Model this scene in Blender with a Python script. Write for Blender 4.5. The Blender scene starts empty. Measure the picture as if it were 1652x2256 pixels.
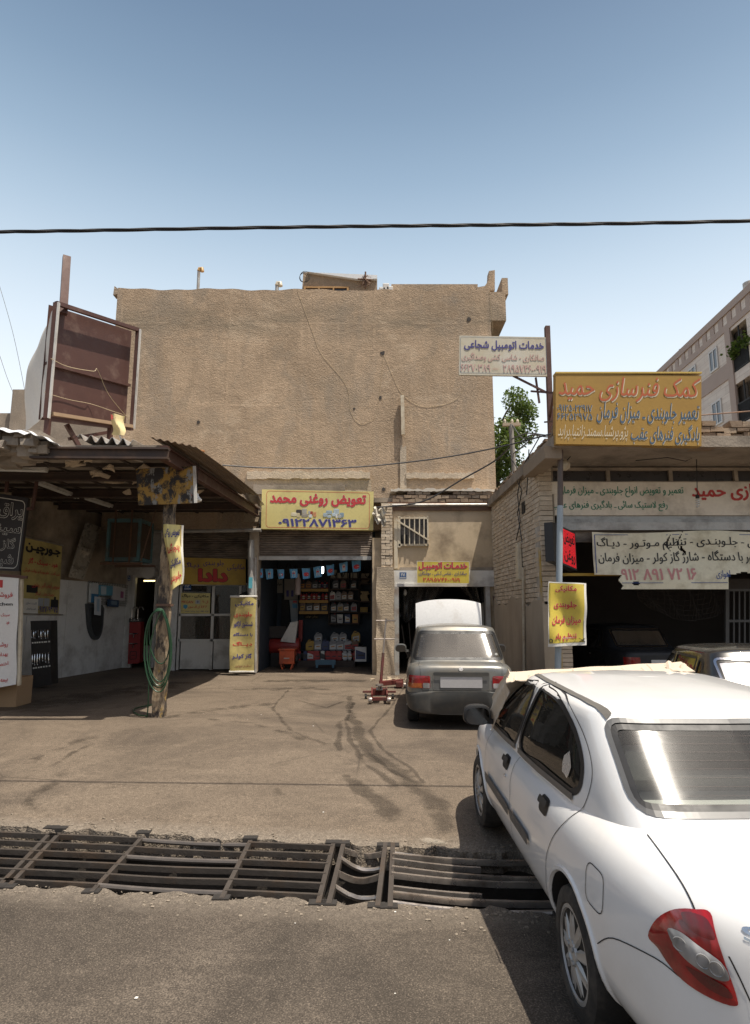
import bpy, bmesh, math, random
from math import radians, sin, cos, pi, sqrt, atan, tan, atan2
from mathutils import Vector, Matrix
from mathutils.bvhtree import BVHTree
V = Vector
RND = random.Random(11)
SC = bpy.context.scene
COL = SC.collection
# ------------------------------------------------------------------ camera
CAMZ = 1.68; PITCH = radians(9.07); FPX = 1360.0
cam_d = bpy.data.cameras.new('camera'); cam = bpy.data.objects.new('camera', cam_d); COL.objects.link(cam)
cam.location = (0, 0, CAMZ); cam.rotation_euler = (radians(90) + PITCH, 0, 0)
cam_d.sensor_fit = 'HORIZONTAL'; cam_d.sensor_width = 36.0; cam_d.lens = 36.0 * FPX / 1652.0
cam_d.clip_start = 0.05; cam_d.clip_end = 3000
SC.camera = cam
# ------------------------------------------------------------------ light
SUNV = V((0.27, -0.20, 1.0)).normalized()
w = bpy.data.worlds.new('World'); SC.world = w; w.use_nodes = True
nt = w.node_tree; bg = nt.nodes['Background']
sky = nt.nodes.new('ShaderNodeTexSky'); sky.sky_type = 'NISHITA'; sky.sun_disc = False
sky.sun_elevation = math.asin(SUNV.z); sky.sun_rotation = atan2(SUNV.x, SUNV.y)
sky.altitude = 200; sky.air_density = 1.2; sky.dust_density = 6.0; sky.ozone_density = 1.0
# summer dust haze: the sky pales towards the horizon
tcw = nt.nodes.new('ShaderNodeTexCoord'); sxw = nt.nodes.new('ShaderNodeSeparateXYZ'); nt.links.new(tcw.outputs['Generated'], sxw.inputs[0])
rpw = nt.nodes.new('ShaderNodeValToRGB'); nt.links.new(sxw.outputs[2], rpw.inputs[0]); rpw.color_ramp.interpolation = 'LINEAR'; ew = rpw.color_ramp.elements
def haze_at(z):   # radiance of the hazy sky by height, smooth from the horizon to the zenith
    K = [(0, (12.2, 12.5, 12.5)), (.26, (11.8, 12.4, 12.7)), (.36, (10.1, 11.2, 12.0)), (.46, (7.5, 9.0, 10.3)), (.56, (4.6, 6.2, 7.8)), (.66, (2.6, 3.9, 5.4)), (.76, (1.4, 2.3, 3.6)), (1.0, (.5, .9, 1.7))]
    for (p, c), (q, d) in zip(K, K[1:]):
        if z <= q: f = (z - p) / (q - p); return [u + (v - u) * f for u, v in zip(c, d)]
    return K[-1][1]
N_ = 16
for i_ in range(N_):
    z_ = i_ / (N_ - 1); c_ = [sum(haze_at(min(1, max(0, z_ + k * .02)))[j] for k in range(-3, 4)) / 7 for j in range(3)]
    e_ = ew[0] if i_ == 0 else (ew[-1] if i_ == N_ - 1 else ew.new(z_)); e_.position = z_; e_.color = (*c_, 1)
mrw = nt.nodes.new('ShaderNodeMapRange'); mrw.inputs[1].default_value = -.25; mrw.inputs[2].default_value = .5; mrw.inputs[3].default_value = .16; mrw.inputs[4].default_value = .74; nt.links.new(sxw.outputs[1], mrw.inputs[0])  # haze kept strong ahead and thinned behind the camera, added to deepen the shade
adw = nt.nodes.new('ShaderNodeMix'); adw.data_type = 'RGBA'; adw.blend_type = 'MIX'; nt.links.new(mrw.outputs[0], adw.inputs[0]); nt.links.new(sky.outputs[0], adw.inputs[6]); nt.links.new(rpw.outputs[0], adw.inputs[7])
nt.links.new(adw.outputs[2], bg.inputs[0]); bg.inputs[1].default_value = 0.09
sl = bpy.data.lights.new('sun', 'SUN'); sun = bpy.data.objects.new('sun', sl); COL.objects.link(sun)
sl.energy = 5.0; sl.angle = radians(0.5); sl.color = (1.0, 0.92, 0.80)
sun.rotation_euler = SUNV.to_track_quat('Z', 'Y').to_euler(); sun.location = (5, -5, 30)
vs = SC.view_settings; vs.view_transform = 'Standard'; vs.look = 'None'; vs.exposure = 0.26; vs.gamma = 1.0
vs.use_curve_mapping = False
SC.cycles.max_bounces = 8; SC.cycles.transparent_max_bounces = 12; SC.cycles.diffuse_bounces = 4
SC.cycles.use_denoising = True; SC.cycles.denoising_prefilter = 'NONE'; SC.cycles.sample_clamp_indirect = 2.5

# ------------------------------------------------------------------ pixel -> place (survey of the photograph, 1652 px wide)
CA, SA = cos(PITCH), sin(PITCH)
def ray(px, py):
    xr = (px - 826) / FPX; zr = -(py - 1128) / FPX
    return V((xr, CA - zr * SA, SA + zr * CA))
def P(px, py, Y):
    d = ray(px, py); return V((0, 0, CAMZ)) + d * (Y / d.y)
def zg(Y, X=0):
    """height of the ground: the road lies lower than the forecourt"""
    pts = [(-500, -.23), (4.6, -.22), (5.6, -.11), (9.0, 0), (500, 0)]
    for (a, za), (b, zb) in zip(pts, pts[1:]):
        if Y <= b: return za + (zb - za) * (Y - a) / (b - a)
    return 0
def G(px, py, z=None):
    d = ray(px, py); h = 0.0 if z is None else z
    for _ in range(30):
        p = V((0, 0, CAMZ)) + d * ((h - CAMZ) / d.z)
        if z is not None: return p
        h = zg(p.y)
    return p
def zat(py, Y): return P(826, py, Y).z

# ------------------------------------------------------------------ mesh helpers
ORG = {}
def nrm(v): return v.normalized() if v.length > 1e-9 else V((0, 0, 1))
class MB:
    def __init__(s): s.v = []; s.f = []; s.mi = []; s.cur = 0
    def face(s, idx): s.f.append(tuple(idx)); s.mi.append(s.cur)
    def add(s, verts, faces):
        o = len(s.v); s.v += [V(p) for p in verts]
        for f in faces: s.face([i + o for i in f])
    def box(s, x0, x1, y0, y1, z0, z1):
        s.add([(x0, y0, z0), (x1, y0, z0), (x1, y1, z0), (x0, y1, z0), (x0, y0, z1), (x1, y0, z1), (x1, y1, z1), (x0, y1, z1)],
              [(0, 3, 2, 1), (4, 5, 6, 7), (0, 1, 5, 4), (1, 2, 6, 5), (2, 3, 7, 6), (3, 0, 4, 7)]); return s
    def hexa(s, a):  # 8 corners, same order as box
        s.add(a, [(0, 3, 2, 1), (4, 5, 6, 7), (0, 1, 5, 4), (1, 2, 6, 5), (2, 3, 7, 6), (3, 0, 4, 7)]); return s
    def pbox(s, x0, y0, x1, y1, Y, th):
        """box whose front face covers a surveyed rectangle at distance Y"""
        a = P(x0, y1, Y); b = P(x1, y0, Y); c = P(x1, y1, Y); d = P(x0, y0, Y)
        return s.box((a.x + d.x) / 2, (b.x + c.x) / 2, Y, Y + th, (a.z + c.z) / 2, (b.z + d.z) / 2)
    def bar(s, p, q, wd, ht=None, up=V((0, 0, 1))):
        p = V(p); q = V(q); ht = ht or wd; d = nrm(q - p); u = d.cross(up)
        if u.length < 1e-4: u = d.cross(V((1, 0, 0)))
        u = nrm(u); w_ = nrm(u.cross(d))
        o = [(-1, -1), (1, -1), (1, 1), (-1, 1)]
        vs_ = [p + u * a * wd / 2 + w_ * b * ht / 2 for a, b in o] + [q + u * a * wd / 2 + w_ * b * ht / 2 for a, b in o]
        s.add(vs_, [(0, 1, 2, 3), (7, 6, 5, 4), (0, 4, 5, 1), (1, 5, 6, 2), (2, 6, 7, 3), (3, 7, 4, 0)]); return s
    def tube(s, pts, r, n=8, closed=False):
        pts = [V(p) for p in pts]; m = len(pts); rs = r if isinstance(r, (list, tuple)) else [r] * m
        o = len(s.v); prev = None
        for i, p in enumerate(pts):
            if closed: d = nrm(pts[(i + 1) % m] - pts[i - 1])
            else: d = nrm(pts[min(i + 1, m - 1)] - pts[max(i - 1, 0)])
            if prev is None:
                u = d.cross(V((0, 0, 1)))
                if u.length < 1e-3: u = d.cross(V((1, 0, 0)))
            else: u = prev - d * prev.dot(d)
            u = nrm(u); prev = u; w_ = d.cross(u)
            for k in range(n):
                a = 2 * pi * k / n; s.v.append(p + (u * cos(a) + w_ * sin(a)) * rs[i])
        for i in range(m if closed else m - 1):
            j = (i + 1) % m
            for k in range(n):
                k2 = (k + 1) % n; s.face((o + i * n + k, o + i * n + k2, o + j * n + k2, o + j * n + k))
        if not closed:
            s.face([o + k for k in range(n)][::-1]); s.face([o + (m - 1) * n + k for k in range(n)])
        return s
    def lathe(s, prof, c=(0, 0, 0), axis='Z', n=20):
        """prof: list of (radius, height) along the axis"""
        c = V(c); o = len(s.v)
        ax = {'Z': (V((1, 0, 0)), V((0, 1, 0)), V((0, 0, 1))), 'X': (V((0, 1, 0)), V((0, 0, 1)), V((1, 0, 0))), 'Y': (V((0, 0, 1)), V((1, 0, 0)), V((0, 1, 0)))}[axis]
        for r, h in prof:
            for k in range(n):
                a = 2 * pi * k / n; s.v.append(c + ax[0] * r * cos(a) + ax[1] * r * sin(a) + ax[2] * h)
        for i in range(len(prof) - 1):
            for k in range(n):
                k2 = (k + 1) % n; s.face((o + i * n + k, o + i * n + k2, o + (i + 1) * n + k2, o + (i + 1) * n + k))
        if prof[0][0] > 1e-5: s.face([o + k for k in range(n)][::-1])
        if prof[-1][0] > 1e-5: s.face([o + (len(prof) - 1) * n + k for k in range(n)])
        return s
    def sheet(s, fn, nu, nv, th=0.004):
        """thin curved slab: fn(u,v)->point, thickness th behind the front"""
        o = len(s.v); fr = []; bk = []; e = 1e-3
        for j in range(nv + 1):
            for i in range(nu + 1):
                u, v = i / nu, j / nv; p = V(fn(u, v))
                du = V(fn(min(u + e, 1), v)) - V(fn(max(u - e, 0), v)); dv = V(fn(u, min(v + e, 1))) - V(fn(u, max(v - e, 0)))
                nn = nrm(du.cross(dv)); fr.append(p); bk.append(p - nn * th)
        s.v += fr + bk; N = (nu + 1) * (nv + 1); W = nu + 1
        for j in range(nv):
            for i in range(nu):
                a = o + j * W + i; s.face((a, a + 1, a + W + 1, a + W)); s.face((a + N, a + N + W, a + N + W + 1, a + N + 1))
        rim = [i for i in range(nu)] + [nu + j * W for j in range(nv)] + [nv * W + nu - i for i in range(nu)] + [(nv - j) * W for j in range(nv)]
        for k in range(len(rim)):
            a, b = o + rim[k], o + rim[(k + 1) % len(rim)]; s.face((a, a + N, b + N, b))
        return s
    def prism(s, poly, off):
        """poly: 3-D outline, extruded by the vector off"""
        off = V(off); o = len(s.v); n = len(poly); s.v += [V(p) for p in poly] + [V(p) + off for p in poly]
        s.face([o + i for i in range(n)][::-1]); s.face([o + n + i for i in range(n)])
        for i in range(n): j = (i + 1) % n; s.face((o + i, o + j, o + n + j, o + n + i))
        return s
    def bricks(s, origin, du, dn, Lu, Hz, bl=.22, bh=.065, bd=.1, gap=.012, jit=.006, rnd=None, ragged=0, rows_u=None):
        """courses of separate jittered bricks along du (unit), facing dn"""
        rnd = rnd or RND; origin = V(origin); du = V(du); dn = V(dn); z = 0; r = 0
        while z + bh <= Hz + 1e-6:
            u = -(bl / 2 if r % 2 else 0)
            while u < Lu:
                a = max(u, 0); b = min(u + bl - gap, Lu)
                if b - a > .03 and (rows_u is None or rows_u(a, z)) and not (ragged and z + bh * 1.6 > Hz and rnd.random() < ragged):
                    j = lambda: rnd.uniform(-jit, jit)
                    p = rnd.uniform(-jit, jit) * 1.3; q = []
                    for zz in (z + j(), z + bh - gap + j()):
                        q += [origin + du * (a + j()) + dn * (p) + V((0, 0, zz)), origin + du * (b + j()) + dn * (p + j() * .5) + V((0, 0, zz)),
                              origin + du * (b + j()) - dn * bd + V((0, 0, zz)), origin + du * (a + j()) - dn * bd + V((0, 0, zz))]
                    s.hexa(q)
                u += bl
            z += bh; r += 1
        return s
    def build(s, name, mats, parent=None, smooth=False, bevel=0, label=None, cat=None, group=None, kind=None, base=None, sub=0, auto=None):
        mats = mats if isinstance(mats, (list, tuple)) else [mats]
        if parent is not None: org = ORG[parent]
        elif base is not None: org = V(base)
        else:
            lo = V((min(p.x for p in s.v), min(p.y for p in s.v), min(p.z for p in s.v))); hi = V((max(p.x for p in s.v), max(p.y for p in s.v), 0))
            org = V(((lo.x + hi.x) / 2, (lo.y + hi.y) / 2, lo.z))
        me = bpy.data.meshes.new(name); me.from_pydata([p - org for p in s.v], [], s.f)
        for m in mats: me.materials.append(m)
        if len(mats) > 1: me.polygons.foreach_set('material_index', s.mi)
        if bevel or auto is None: pass
        bm = bmesh.new(); bm.from_mesh(me)
        if len(s.f) < 60000: bmesh.ops.recalc_face_normals(bm, faces=bm.faces)
        if bevel:
            bmesh.ops.remove_doubles(bm, verts=bm.verts, dist=1e-5)
            ed = [e for e in bm.edges if len(e.link_faces) == 2 and e.calc_face_angle(0) > .5]
            bmesh.ops.bevel(bm, geom=ed, offset=bevel, segments=2, profile=.6, affect='EDGES', clamp_overlap=True)
        if smooth:
            for f in bm.faces: f.smooth = True
            lim = radians(smooth if not isinstance(smooth, bool) else 40)
            for e in bm.edges: e.smooth = not (len(e.link_faces) == 2 and e.calc_face_angle(0) > lim)
        bm.to_mesh(me); bm.free(); me.update()
        o = bpy.data.objects.new(name, me); COL.objects.link(o)
        if parent is not None: o.parent = parent; ORG[o] = org
        else: o.location = org; ORG[o] = org
        tag(o, label, cat, group, kind); return o
def build_each(mb, name, m, parent, **kw):
    """every separate piece of mb becomes a part of its own"""
    par = list(range(len(mb.v)))
    def find(i):
        while par[i] != i: par[i] = par[par[i]]; i = par[i]
        return i
    for f in mb.f:
        for a in f[1:]: par[find(a)] = find(f[0])
    grp = {}
    for f in mb.f: grp.setdefault(find(f[0]), []).append(f)
    out = []
    for fs in grp.values():
        q = MB(); ids = {}
        for f in fs:
            for i in f:
                if i not in ids: ids[i] = len(q.v); q.v.append(mb.v[i])
            q.face([ids[i] for i in f])
        out.append(q.build(name, m, parent, **kw))
    return out
def tag(o, label=None, cat=None, group=None, kind=None):
    if label: o['label'] = label
    if cat: o['category'] = cat
    if group: o['group'] = group
    if kind: o['kind'] = kind
    return o
def thing(name, label, cat, loc=(0, 0, 0), group=None):
    o = bpy.data.objects.new(name, None); COL.objects.link(o); o.location = loc; o.empty_display_size = .1; ORG[o] = V(loc)
    return tag(o, label, cat, group)
def copy_thing(o, loc=None, rot=None, label=None, mats=None):
    c = o.copy(); COL.objects.link(c)
    if loc is not None: c.location = loc
    if rot is not None: c.rotation_euler = rot
    if label: c['label'] = label
    for ch in list(o.children):
        d = ch.copy(); COL.objects.link(d); d.parent = c
        for g in list(ch.children):
            e = g.copy(); COL.objects.link(e); e.parent = d
    return c

# ------------------------------------------------------------------ materials
def nd(nt, t, **kw):
    n = nt.nodes.new(t)
    for k, v in kw.items():
        if k in n.inputs: n.inputs[k].default_value = v
        else: setattr(n, k, v)
    return n
def ramp(nt, src, stops):
    r = nt.nodes.new('ShaderNodeValToRGB'); nt.links.new(src, r.inputs[0]); e = r.color_ramp.elements
    while len(e) < len(stops): e.new(.5)
    for i, (p, c) in enumerate(stops): e[i].position = p; e[i].color = (*c[:3], 1) if not isinstance(c, (int, float)) else (c, c, c, 1)
    return r.outputs[0]
def mixc(nt, fac, a, b, mode='MIX'):
    m = nt.nodes.new('ShaderNodeMix'); m.data_type = 'RGBA'; m.blend_type = mode
    for s_, v in ((m.inputs[0], fac), (m.inputs[6], a), (m.inputs[7], b)):
        if isinstance(v, bpy.types.NodeSocket): nt.links.new(v, s_)
        elif isinstance(v, (int, float)): s_.default_value = v
        else: s_.default_value = (*v[:3], 1)
    return m.outputs[2]
def coords(nt, world=False):
    if world: return nd(nt, 'ShaderNodeNewGeometry').outputs['Position']
    return nd(nt, 'ShaderNodeTexCoord').outputs['Object']
def mapping(nt, src, scale=(1, 1, 1), loc=(0, 0, 0), rot=(0, 0, 0)):
    m = nd(nt, 'ShaderNodeMapping'); m.inputs['Scale'].default_value = scale; m.inputs['Location'].default_value = loc; m.inputs['Rotation'].default_value = rot
    nt.links.new(src, m.inputs[0]); return m.outputs[0]
def noise(nt, src, scale, detail=4, rough=.55, dist=0):
    n = nd(nt, 'ShaderNodeTexNoise', Scale=scale, Detail=detail, Roughness=rough, Distortion=dist); nt.links.new(src, n.inputs['Vector']); return n.outputs[0]
def bumpn(nt, h, strength, dist=.02, prev=None):
    b = nd(nt, 'ShaderNodeBump', Strength=strength, Distance=dist); nt.links.new(h, b.inputs['Height'])
    if prev is not None: nt.links.new(prev, b.inputs['Normal'])
    return b.outputs[0]
def newmat(name):
    m = bpy.data.materials.new(name); m.use_nodes = True; return m, m.node_tree, m.node_tree.nodes['Principled BSDF']
CACHE = {}
def mat(name, col, rough=.6, metal=0, var=.18, scale=6, bump=0, bscale=60, dirt=None, dscale=3, damt=.5, coat=0, spec=.5, world=False, stretch=(1, 1, 1)):
    """mottled paint / plaster / metal with optional dirt patches"""
    if name in CACHE: return CACHE[name]
    m, t, b = newmat(name); co = mapping(t, coords(t, world), stretch)
    c = mixc(t, noise(t, co, scale, 6), [x * (1 - var) for x in col], [min(1, x * (1 + var)) for x in col])
    c = mixc(t, ramp(t, noise(t, co, scale * 9, 3), [(.35, 0), (.75, .35 if var else 0)]), c, [x * .8 for x in col])
    if dirt is not None:
        c = mixc(t, ramp(t, noise(t, mapping(t, co, (1, 1, 1), (3.1, 1.7, .4)), dscale, 8, .65), [(.62 - damt * .3, 0), (.8 - damt * .15, .9)]), c, dirt)
    t.links.new(c, b.inputs['Base Color']); b.inputs['Metallic'].default_value = metal
    r = ramp(t, noise(t, co, scale * 2, 5), [(.25, max(0, rough - .1)), (.75, min(1, rough + .1))]); t.links.new(r, b.inputs['Roughness'])
    b.inputs['Coat Weight'].default_value = coat; b.inputs['Coat Roughness'].default_value = .06; b.inputs['Specular IOR Level'].default_value = spec
    if bump: t.links.new(bumpn(t, noise(t, co, bscale, 6, .6), bump, .01), b.inputs['Normal'])
    CACHE[name] = m; return m
def emit(name, col, strength):
    m, t, b = newmat(name); b.inputs['Base Color'].default_value = (*col, 1); b.inputs['Emission Color'].default_value = (*col, 1); b.inputs['Emission Strength'].default_value = strength; return m
def glass(name, tint, gloss=1.0, rough=.03, fr=1.5, dust=0, dustc=(.5, .45, .38)):
    m, t, b = newmat(name); t.nodes.remove(b); out = t.nodes['Material Output']
    tr = nd(t, 'ShaderNodeBsdfTransparent'); tr.inputs[0].default_value = (*tint, 1)
    gl = nd(t, 'ShaderNodeBsdfGlossy', Roughness=rough); gl.inputs[0].default_value = (gloss, gloss, gloss, 1)
    f = nd(t, 'ShaderNodeFresnel', IOR=fr); mx = nd(t, 'ShaderNodeMixShader'); t.links.new(f.outputs[0], mx.inputs[0]); t.links.new(tr.outputs[0], mx.inputs[1]); t.links.new(gl.outputs[0], mx.inputs[2])
    res = mx.outputs[0]
    if dust:
        df = nd(t, 'ShaderNodeBsdfDiffuse'); df.inputs[0].default_value = (*dustc, 1); m2 = nd(t, 'ShaderNodeMixShader')
        co = coords(t); t.links.new(ramp(t, noise(t, co, 3, 6), [(.2, dust * .5), (.9, dust * 1.5)]), m2.inputs[0]); t.links.new(res, m2.inputs[1]); t.links.new(df.outputs[0], m2.inputs[2]); res = m2.outputs[0]
    t.links.new(res, out.inputs[0]); return m

# ------------------------------------------------------------------ lettering
_L = {}
def _reg(ch, base, four=True): _L[ch] = [chr(base), chr(base + 1)] + ([chr(base + 2), chr(base + 3)] if four else [])
for ch, b4, f4 in [('ا', 0xFE8D, 0), ('آ', 0xFE81, 0), ('ب', 0xFE8F, 1), ('پ', 0xFB56, 1), ('ت', 0xFE95, 1), ('ج', 0xFE9D, 1), ('چ', 0xFB7A, 1), ('ح', 0xFEA1, 1), ('خ', 0xFEA5, 1),
                   ('د', 0xFEA9, 0), ('ذ', 0xFEAB, 0), ('ر', 0xFEAD, 0), ('ز', 0xFEAF, 0), ('ژ', 0xFB8A, 0), ('س', 0xFEB1, 1), ('ش', 0xFEB5, 1), ('ص', 0xFEB9, 1), ('ض', 0xFEBD, 1), ('ط', 0xFEC1, 1),
                   ('ظ', 0xFEC5, 1), ('ع', 0xFEC9, 1), ('غ', 0xFECD, 1), ('ف', 0xFED1, 1), ('ق', 0xFED5, 1), ('ک', 0xFB8E, 1), ('گ', 0xFB92, 1), ('ل', 0xFEDD, 1), ('م', 0xFEE1, 1), ('ن', 0xFEE5, 1),
                   ('و', 0xFEED, 0), ('ه', 0xFEE9, 1), ('ی', 0xFBFC, 1), ('ئ', 0xFE89, 1), ('ﻻ', 0xFEFB, 0)]: _reg(ch, b4, f4)
_L['ـ'] = ['ـ'] * 4
def shape(s):
    """join the letters and put them in reading order for a left-to-right setter"""
    s = s.replace('لا', 'ﻻ'); out = []
    for i, c in enumerate(s):
        if c not in _L: out.append(c); continue
        pv = i > 0 and s[i - 1] in _L and len(_L[s[i - 1]]) == 4
        nx = i + 1 < len(s) and s[i + 1] in _L and len(_L[c]) == 4
        f = _L[c]; out.append(f[3] if pv and nx else f[1] if pv else f[2] if nx else f[0])
    res = []; run = []
    for c in out:
        if c.isdigit() or c in '۰۱۲۳۴۵۶۷۸۹' or ('A' <= c <= 'z'): run.append(c)
        else: res += [''.join(run)] if run else []; run = []; res.append(c)
    if run: res.append(''.join(run))
    return ''.join(reversed(res))
TXC = {}
def contours(s, shear, rtl):
    key = ('c', s, shear, rtl)
    if key in TXC: return TXC[key]
    c = bpy.data.curves.new('lettering', 'FONT'); c.body = shape(s) if rtl else s; c.shear = shear
    o = bpy.data.objects.new('lettering', c); COL.objects.link(o); dg = bpy.context.evaluated_depsgraph_get(); dg.update()
    cv = o.evaluated_get(dg).to_curve(dg); out = []
    for sp in cv.splines:
        P_ = sp.bezier_points; n = len(P_); pts = []
        for i in range(n):
            A, B = P_[i], P_[(i + 1) % n]; p0, p1, p2, p3 = A.co, A.handle_right, B.handle_left, B.co; st = (p1 - p0).length + (p2 - p1).length + (p3 - p2).length - (p3 - p0).length > .0015; m = 4 if st else 1
            for k in range(m): t = k / m; q = p0 * (1 - t) ** 3 + p1 * 3 * t * (1 - t) ** 2 + p2 * 3 * t * t * (1 - t) + p3 * t ** 3; pts.append((q.x, q.y))
        cl = []
        for p in pts:
            if not cl or abs(p[0] - cl[-1][0]) + abs(p[1] - cl[-1][1]) > 1e-4: cl.append(p)
        if len(cl) > 2 and abs(cl[0][0] - cl[-1][0]) + abs(cl[0][1] - cl[-1][1]) < 1e-4: cl.pop()
        if len(cl) > 2: out.append(cl)
    o.to_curve_clear() if hasattr(o, 'to_curve_clear') else None
    bpy.data.objects.remove(o); bpy.data.curves.remove(c)
    TXC[key] = out; return out
def spans(s, bold, shear, rtl, N=46):
    """the inked part of a line of writing as thin horizontal slices (non-zero winding, so overlapping strokes stay solid)"""
    key = (s, round(bold, 4), shear, rtl)
    if key in TXC: return TXC[key]
    cs = contours(s, shear, rtl); E = [(q[i - 1], q[i]) for q in cs for i in range(len(q))]
    ya, yb = min(p[1] for q in cs for p in q) - bold, max(p[1] for q in cs for p in q) + bold; H = (yb - ya) / N; base = []
    for i in range(N):
        yc = ya + (i + .5) * H; cr = []
        for (x0, y0), (x1, y1) in E:
            if (y0 <= yc) != (y1 <= yc): cr.append((x0 + (x1 - x0) * (yc - y0) / (y1 - y0), 1 if y1 > y0 else -1))
        cr.sort(); w_ = 0; sp = []
        for x, d in cr:
            if w_ == 0: st = x
            w_ += d
            if w_ == 0: sp.append((st, x))
        base.append(sp)
    rects = []
    for i in range(N):
        al = []
        for j in range(N):
            dy = abs(i - j) * H
            if dy <= bold + 1e-9: e = sqrt(max(0, bold * bold - dy * dy)); al += [(a - e, b + e) for a, b in base[j]]
        al.sort(); m = []
        for a, b in al:
            if m and a <= m[-1][1]: m[-1][1] = max(m[-1][1], b)
            else: m.append([a, b])
        rects += [(a, b, ya + i * H, ya + (i + 1) * H) for a, b in m if b - a > 1e-4]
    TXC[key] = rects; return rects
def letter(parent, surf, s, box, m, bold=.02, halo=None, shear=0, rtl=True, lift=.004, shift=(0, 0), name='lettering'):
    """set one line of writing on the surface surf(u,v); box = left, top, right, bottom as fractions from the top left"""
    bold = max(bold, 0); l, t_, r, b = box; passes = [(bold, m, lift + .003, (0, 0))]
    if halo:
        hs = halo if isinstance(halo, list) else [halo]
        for k, (hm, hb) in enumerate(hs): passes.insert(0, (bold + hb, hm, lift - .0016 * k, shift if k == 0 else (0, 0)))
    R0 = spans(s, bold, shear, rtl); x0 = min(q[0] for q in R0); x1 = max(q[1] for q in R0); y0 = min(q[2] for q in R0); y1 = max(q[3] for q in R0); e = 2e-3
    def at(x, y, lf, sh):
        u = l + (x - x0) / (x1 - x0) * (r - l) + sh[0]; v = 1 - (b + (y - y0) / (y1 - y0) * (t_ - b)) + sh[1]
        p = V(surf(u, v)); du = V(surf(u + e, v)) - V(surf(u - e, v)); dv = V(surf(u, v + e)) - V(surf(u, v - e)); return p + nrm(du.cross(dv)) * lf
    for bo, mm, lf, sh in passes:
        mb = MB()
        for a, c, ya, yb in spans(s, bo, shear, rtl): mb.add([at(a, ya, lf, sh), at(c, ya, lf, sh), at(c, yb, lf, sh), at(a, yb, lf, sh)], [(0, 1, 2, 3)])
        mb.build(name, mm, parent)
def quad(tl, tr, br, bl):
    return lambda u, v: (V(bl) * (1 - u) + V(br) * u) * (1 - v) + (V(tl) * (1 - u) + V(tr) * u) * v
def pquad(c, Y):
    Ys = Y if isinstance(Y, (list, tuple)) else [Y] * 4
    return quad(*[P(a, b, y) for (a, b), y in zip(c, Ys)])
def flat(mb, surf, box, lift=.003):
    l, t_, r, b = box; e = 1e-3; q = []
    for u, v in ((l, 1 - b), (r, 1 - b), (r, 1 - t_), (l, 1 - t_)):
        p = V(surf(u, v)); n = nrm((V(surf(u + e, v)) - V(surf(u - e, v))).cross(V(surf(u, v + e)) - V(surf(u, v - e)))); q.append(p + n * lift)
    mb.add(q, [(0, 1, 2, 3)])
def outline(mb, surf, box, wu, wv, rad=0, lift=.003, n=6):
    """rounded border line on a surface"""
    l, t_, r, b = box; e = 1e-3; asp = wu / wv
    def ring(i):
        l2, r2, t2, b2 = l + i * wu, r - i * wu, t_ + i * wv, b - i * wv; ru = max(rad - i * wu, 1e-4); rv = ru / asp; out = []
        for cx, cy, a0 in ((r2 - ru, b2 - rv, 0), (l2 + ru, b2 - rv, 90), (l2 + ru, t2 + rv, 180), (r2 - ru, t2 + rv, 270)):
            for k in range(n + 1):
                a = radians(a0 + 90 * k / n); out.append((cx + ru * cos(a), cy + rv * sin(a)))
        return out
    A, B = ring(0), ring(1); o = len(mb.v)
    for u, t2 in A + B:
        v = 1 - t2; p = V(surf(u, v)); nn = nrm((V(surf(u + e, v)) - V(surf(u - e, v))).cross(V(surf(u, v + e)) - V(surf(u, v - e)))); mb.v.append(p + nn * lift)
    N = len(A)
    for i in range(N): j = (i + 1) % N; mb.face((o + i, o + j, o + N + j, o + N + i))
ORD = ['leftmost', 'second', 'third', 'fourth', 'fifth', 'sixth', 'seventh', 'eighth', 'ninth', 'tenth', 'eleventh', 'twelfth', 'thirteenth', 'fourteenth']
def nth(i, n): return 'leftmost' if i == 0 else 'rightmost' if i == n - 1 else ORD[i] + ' from left'
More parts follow.
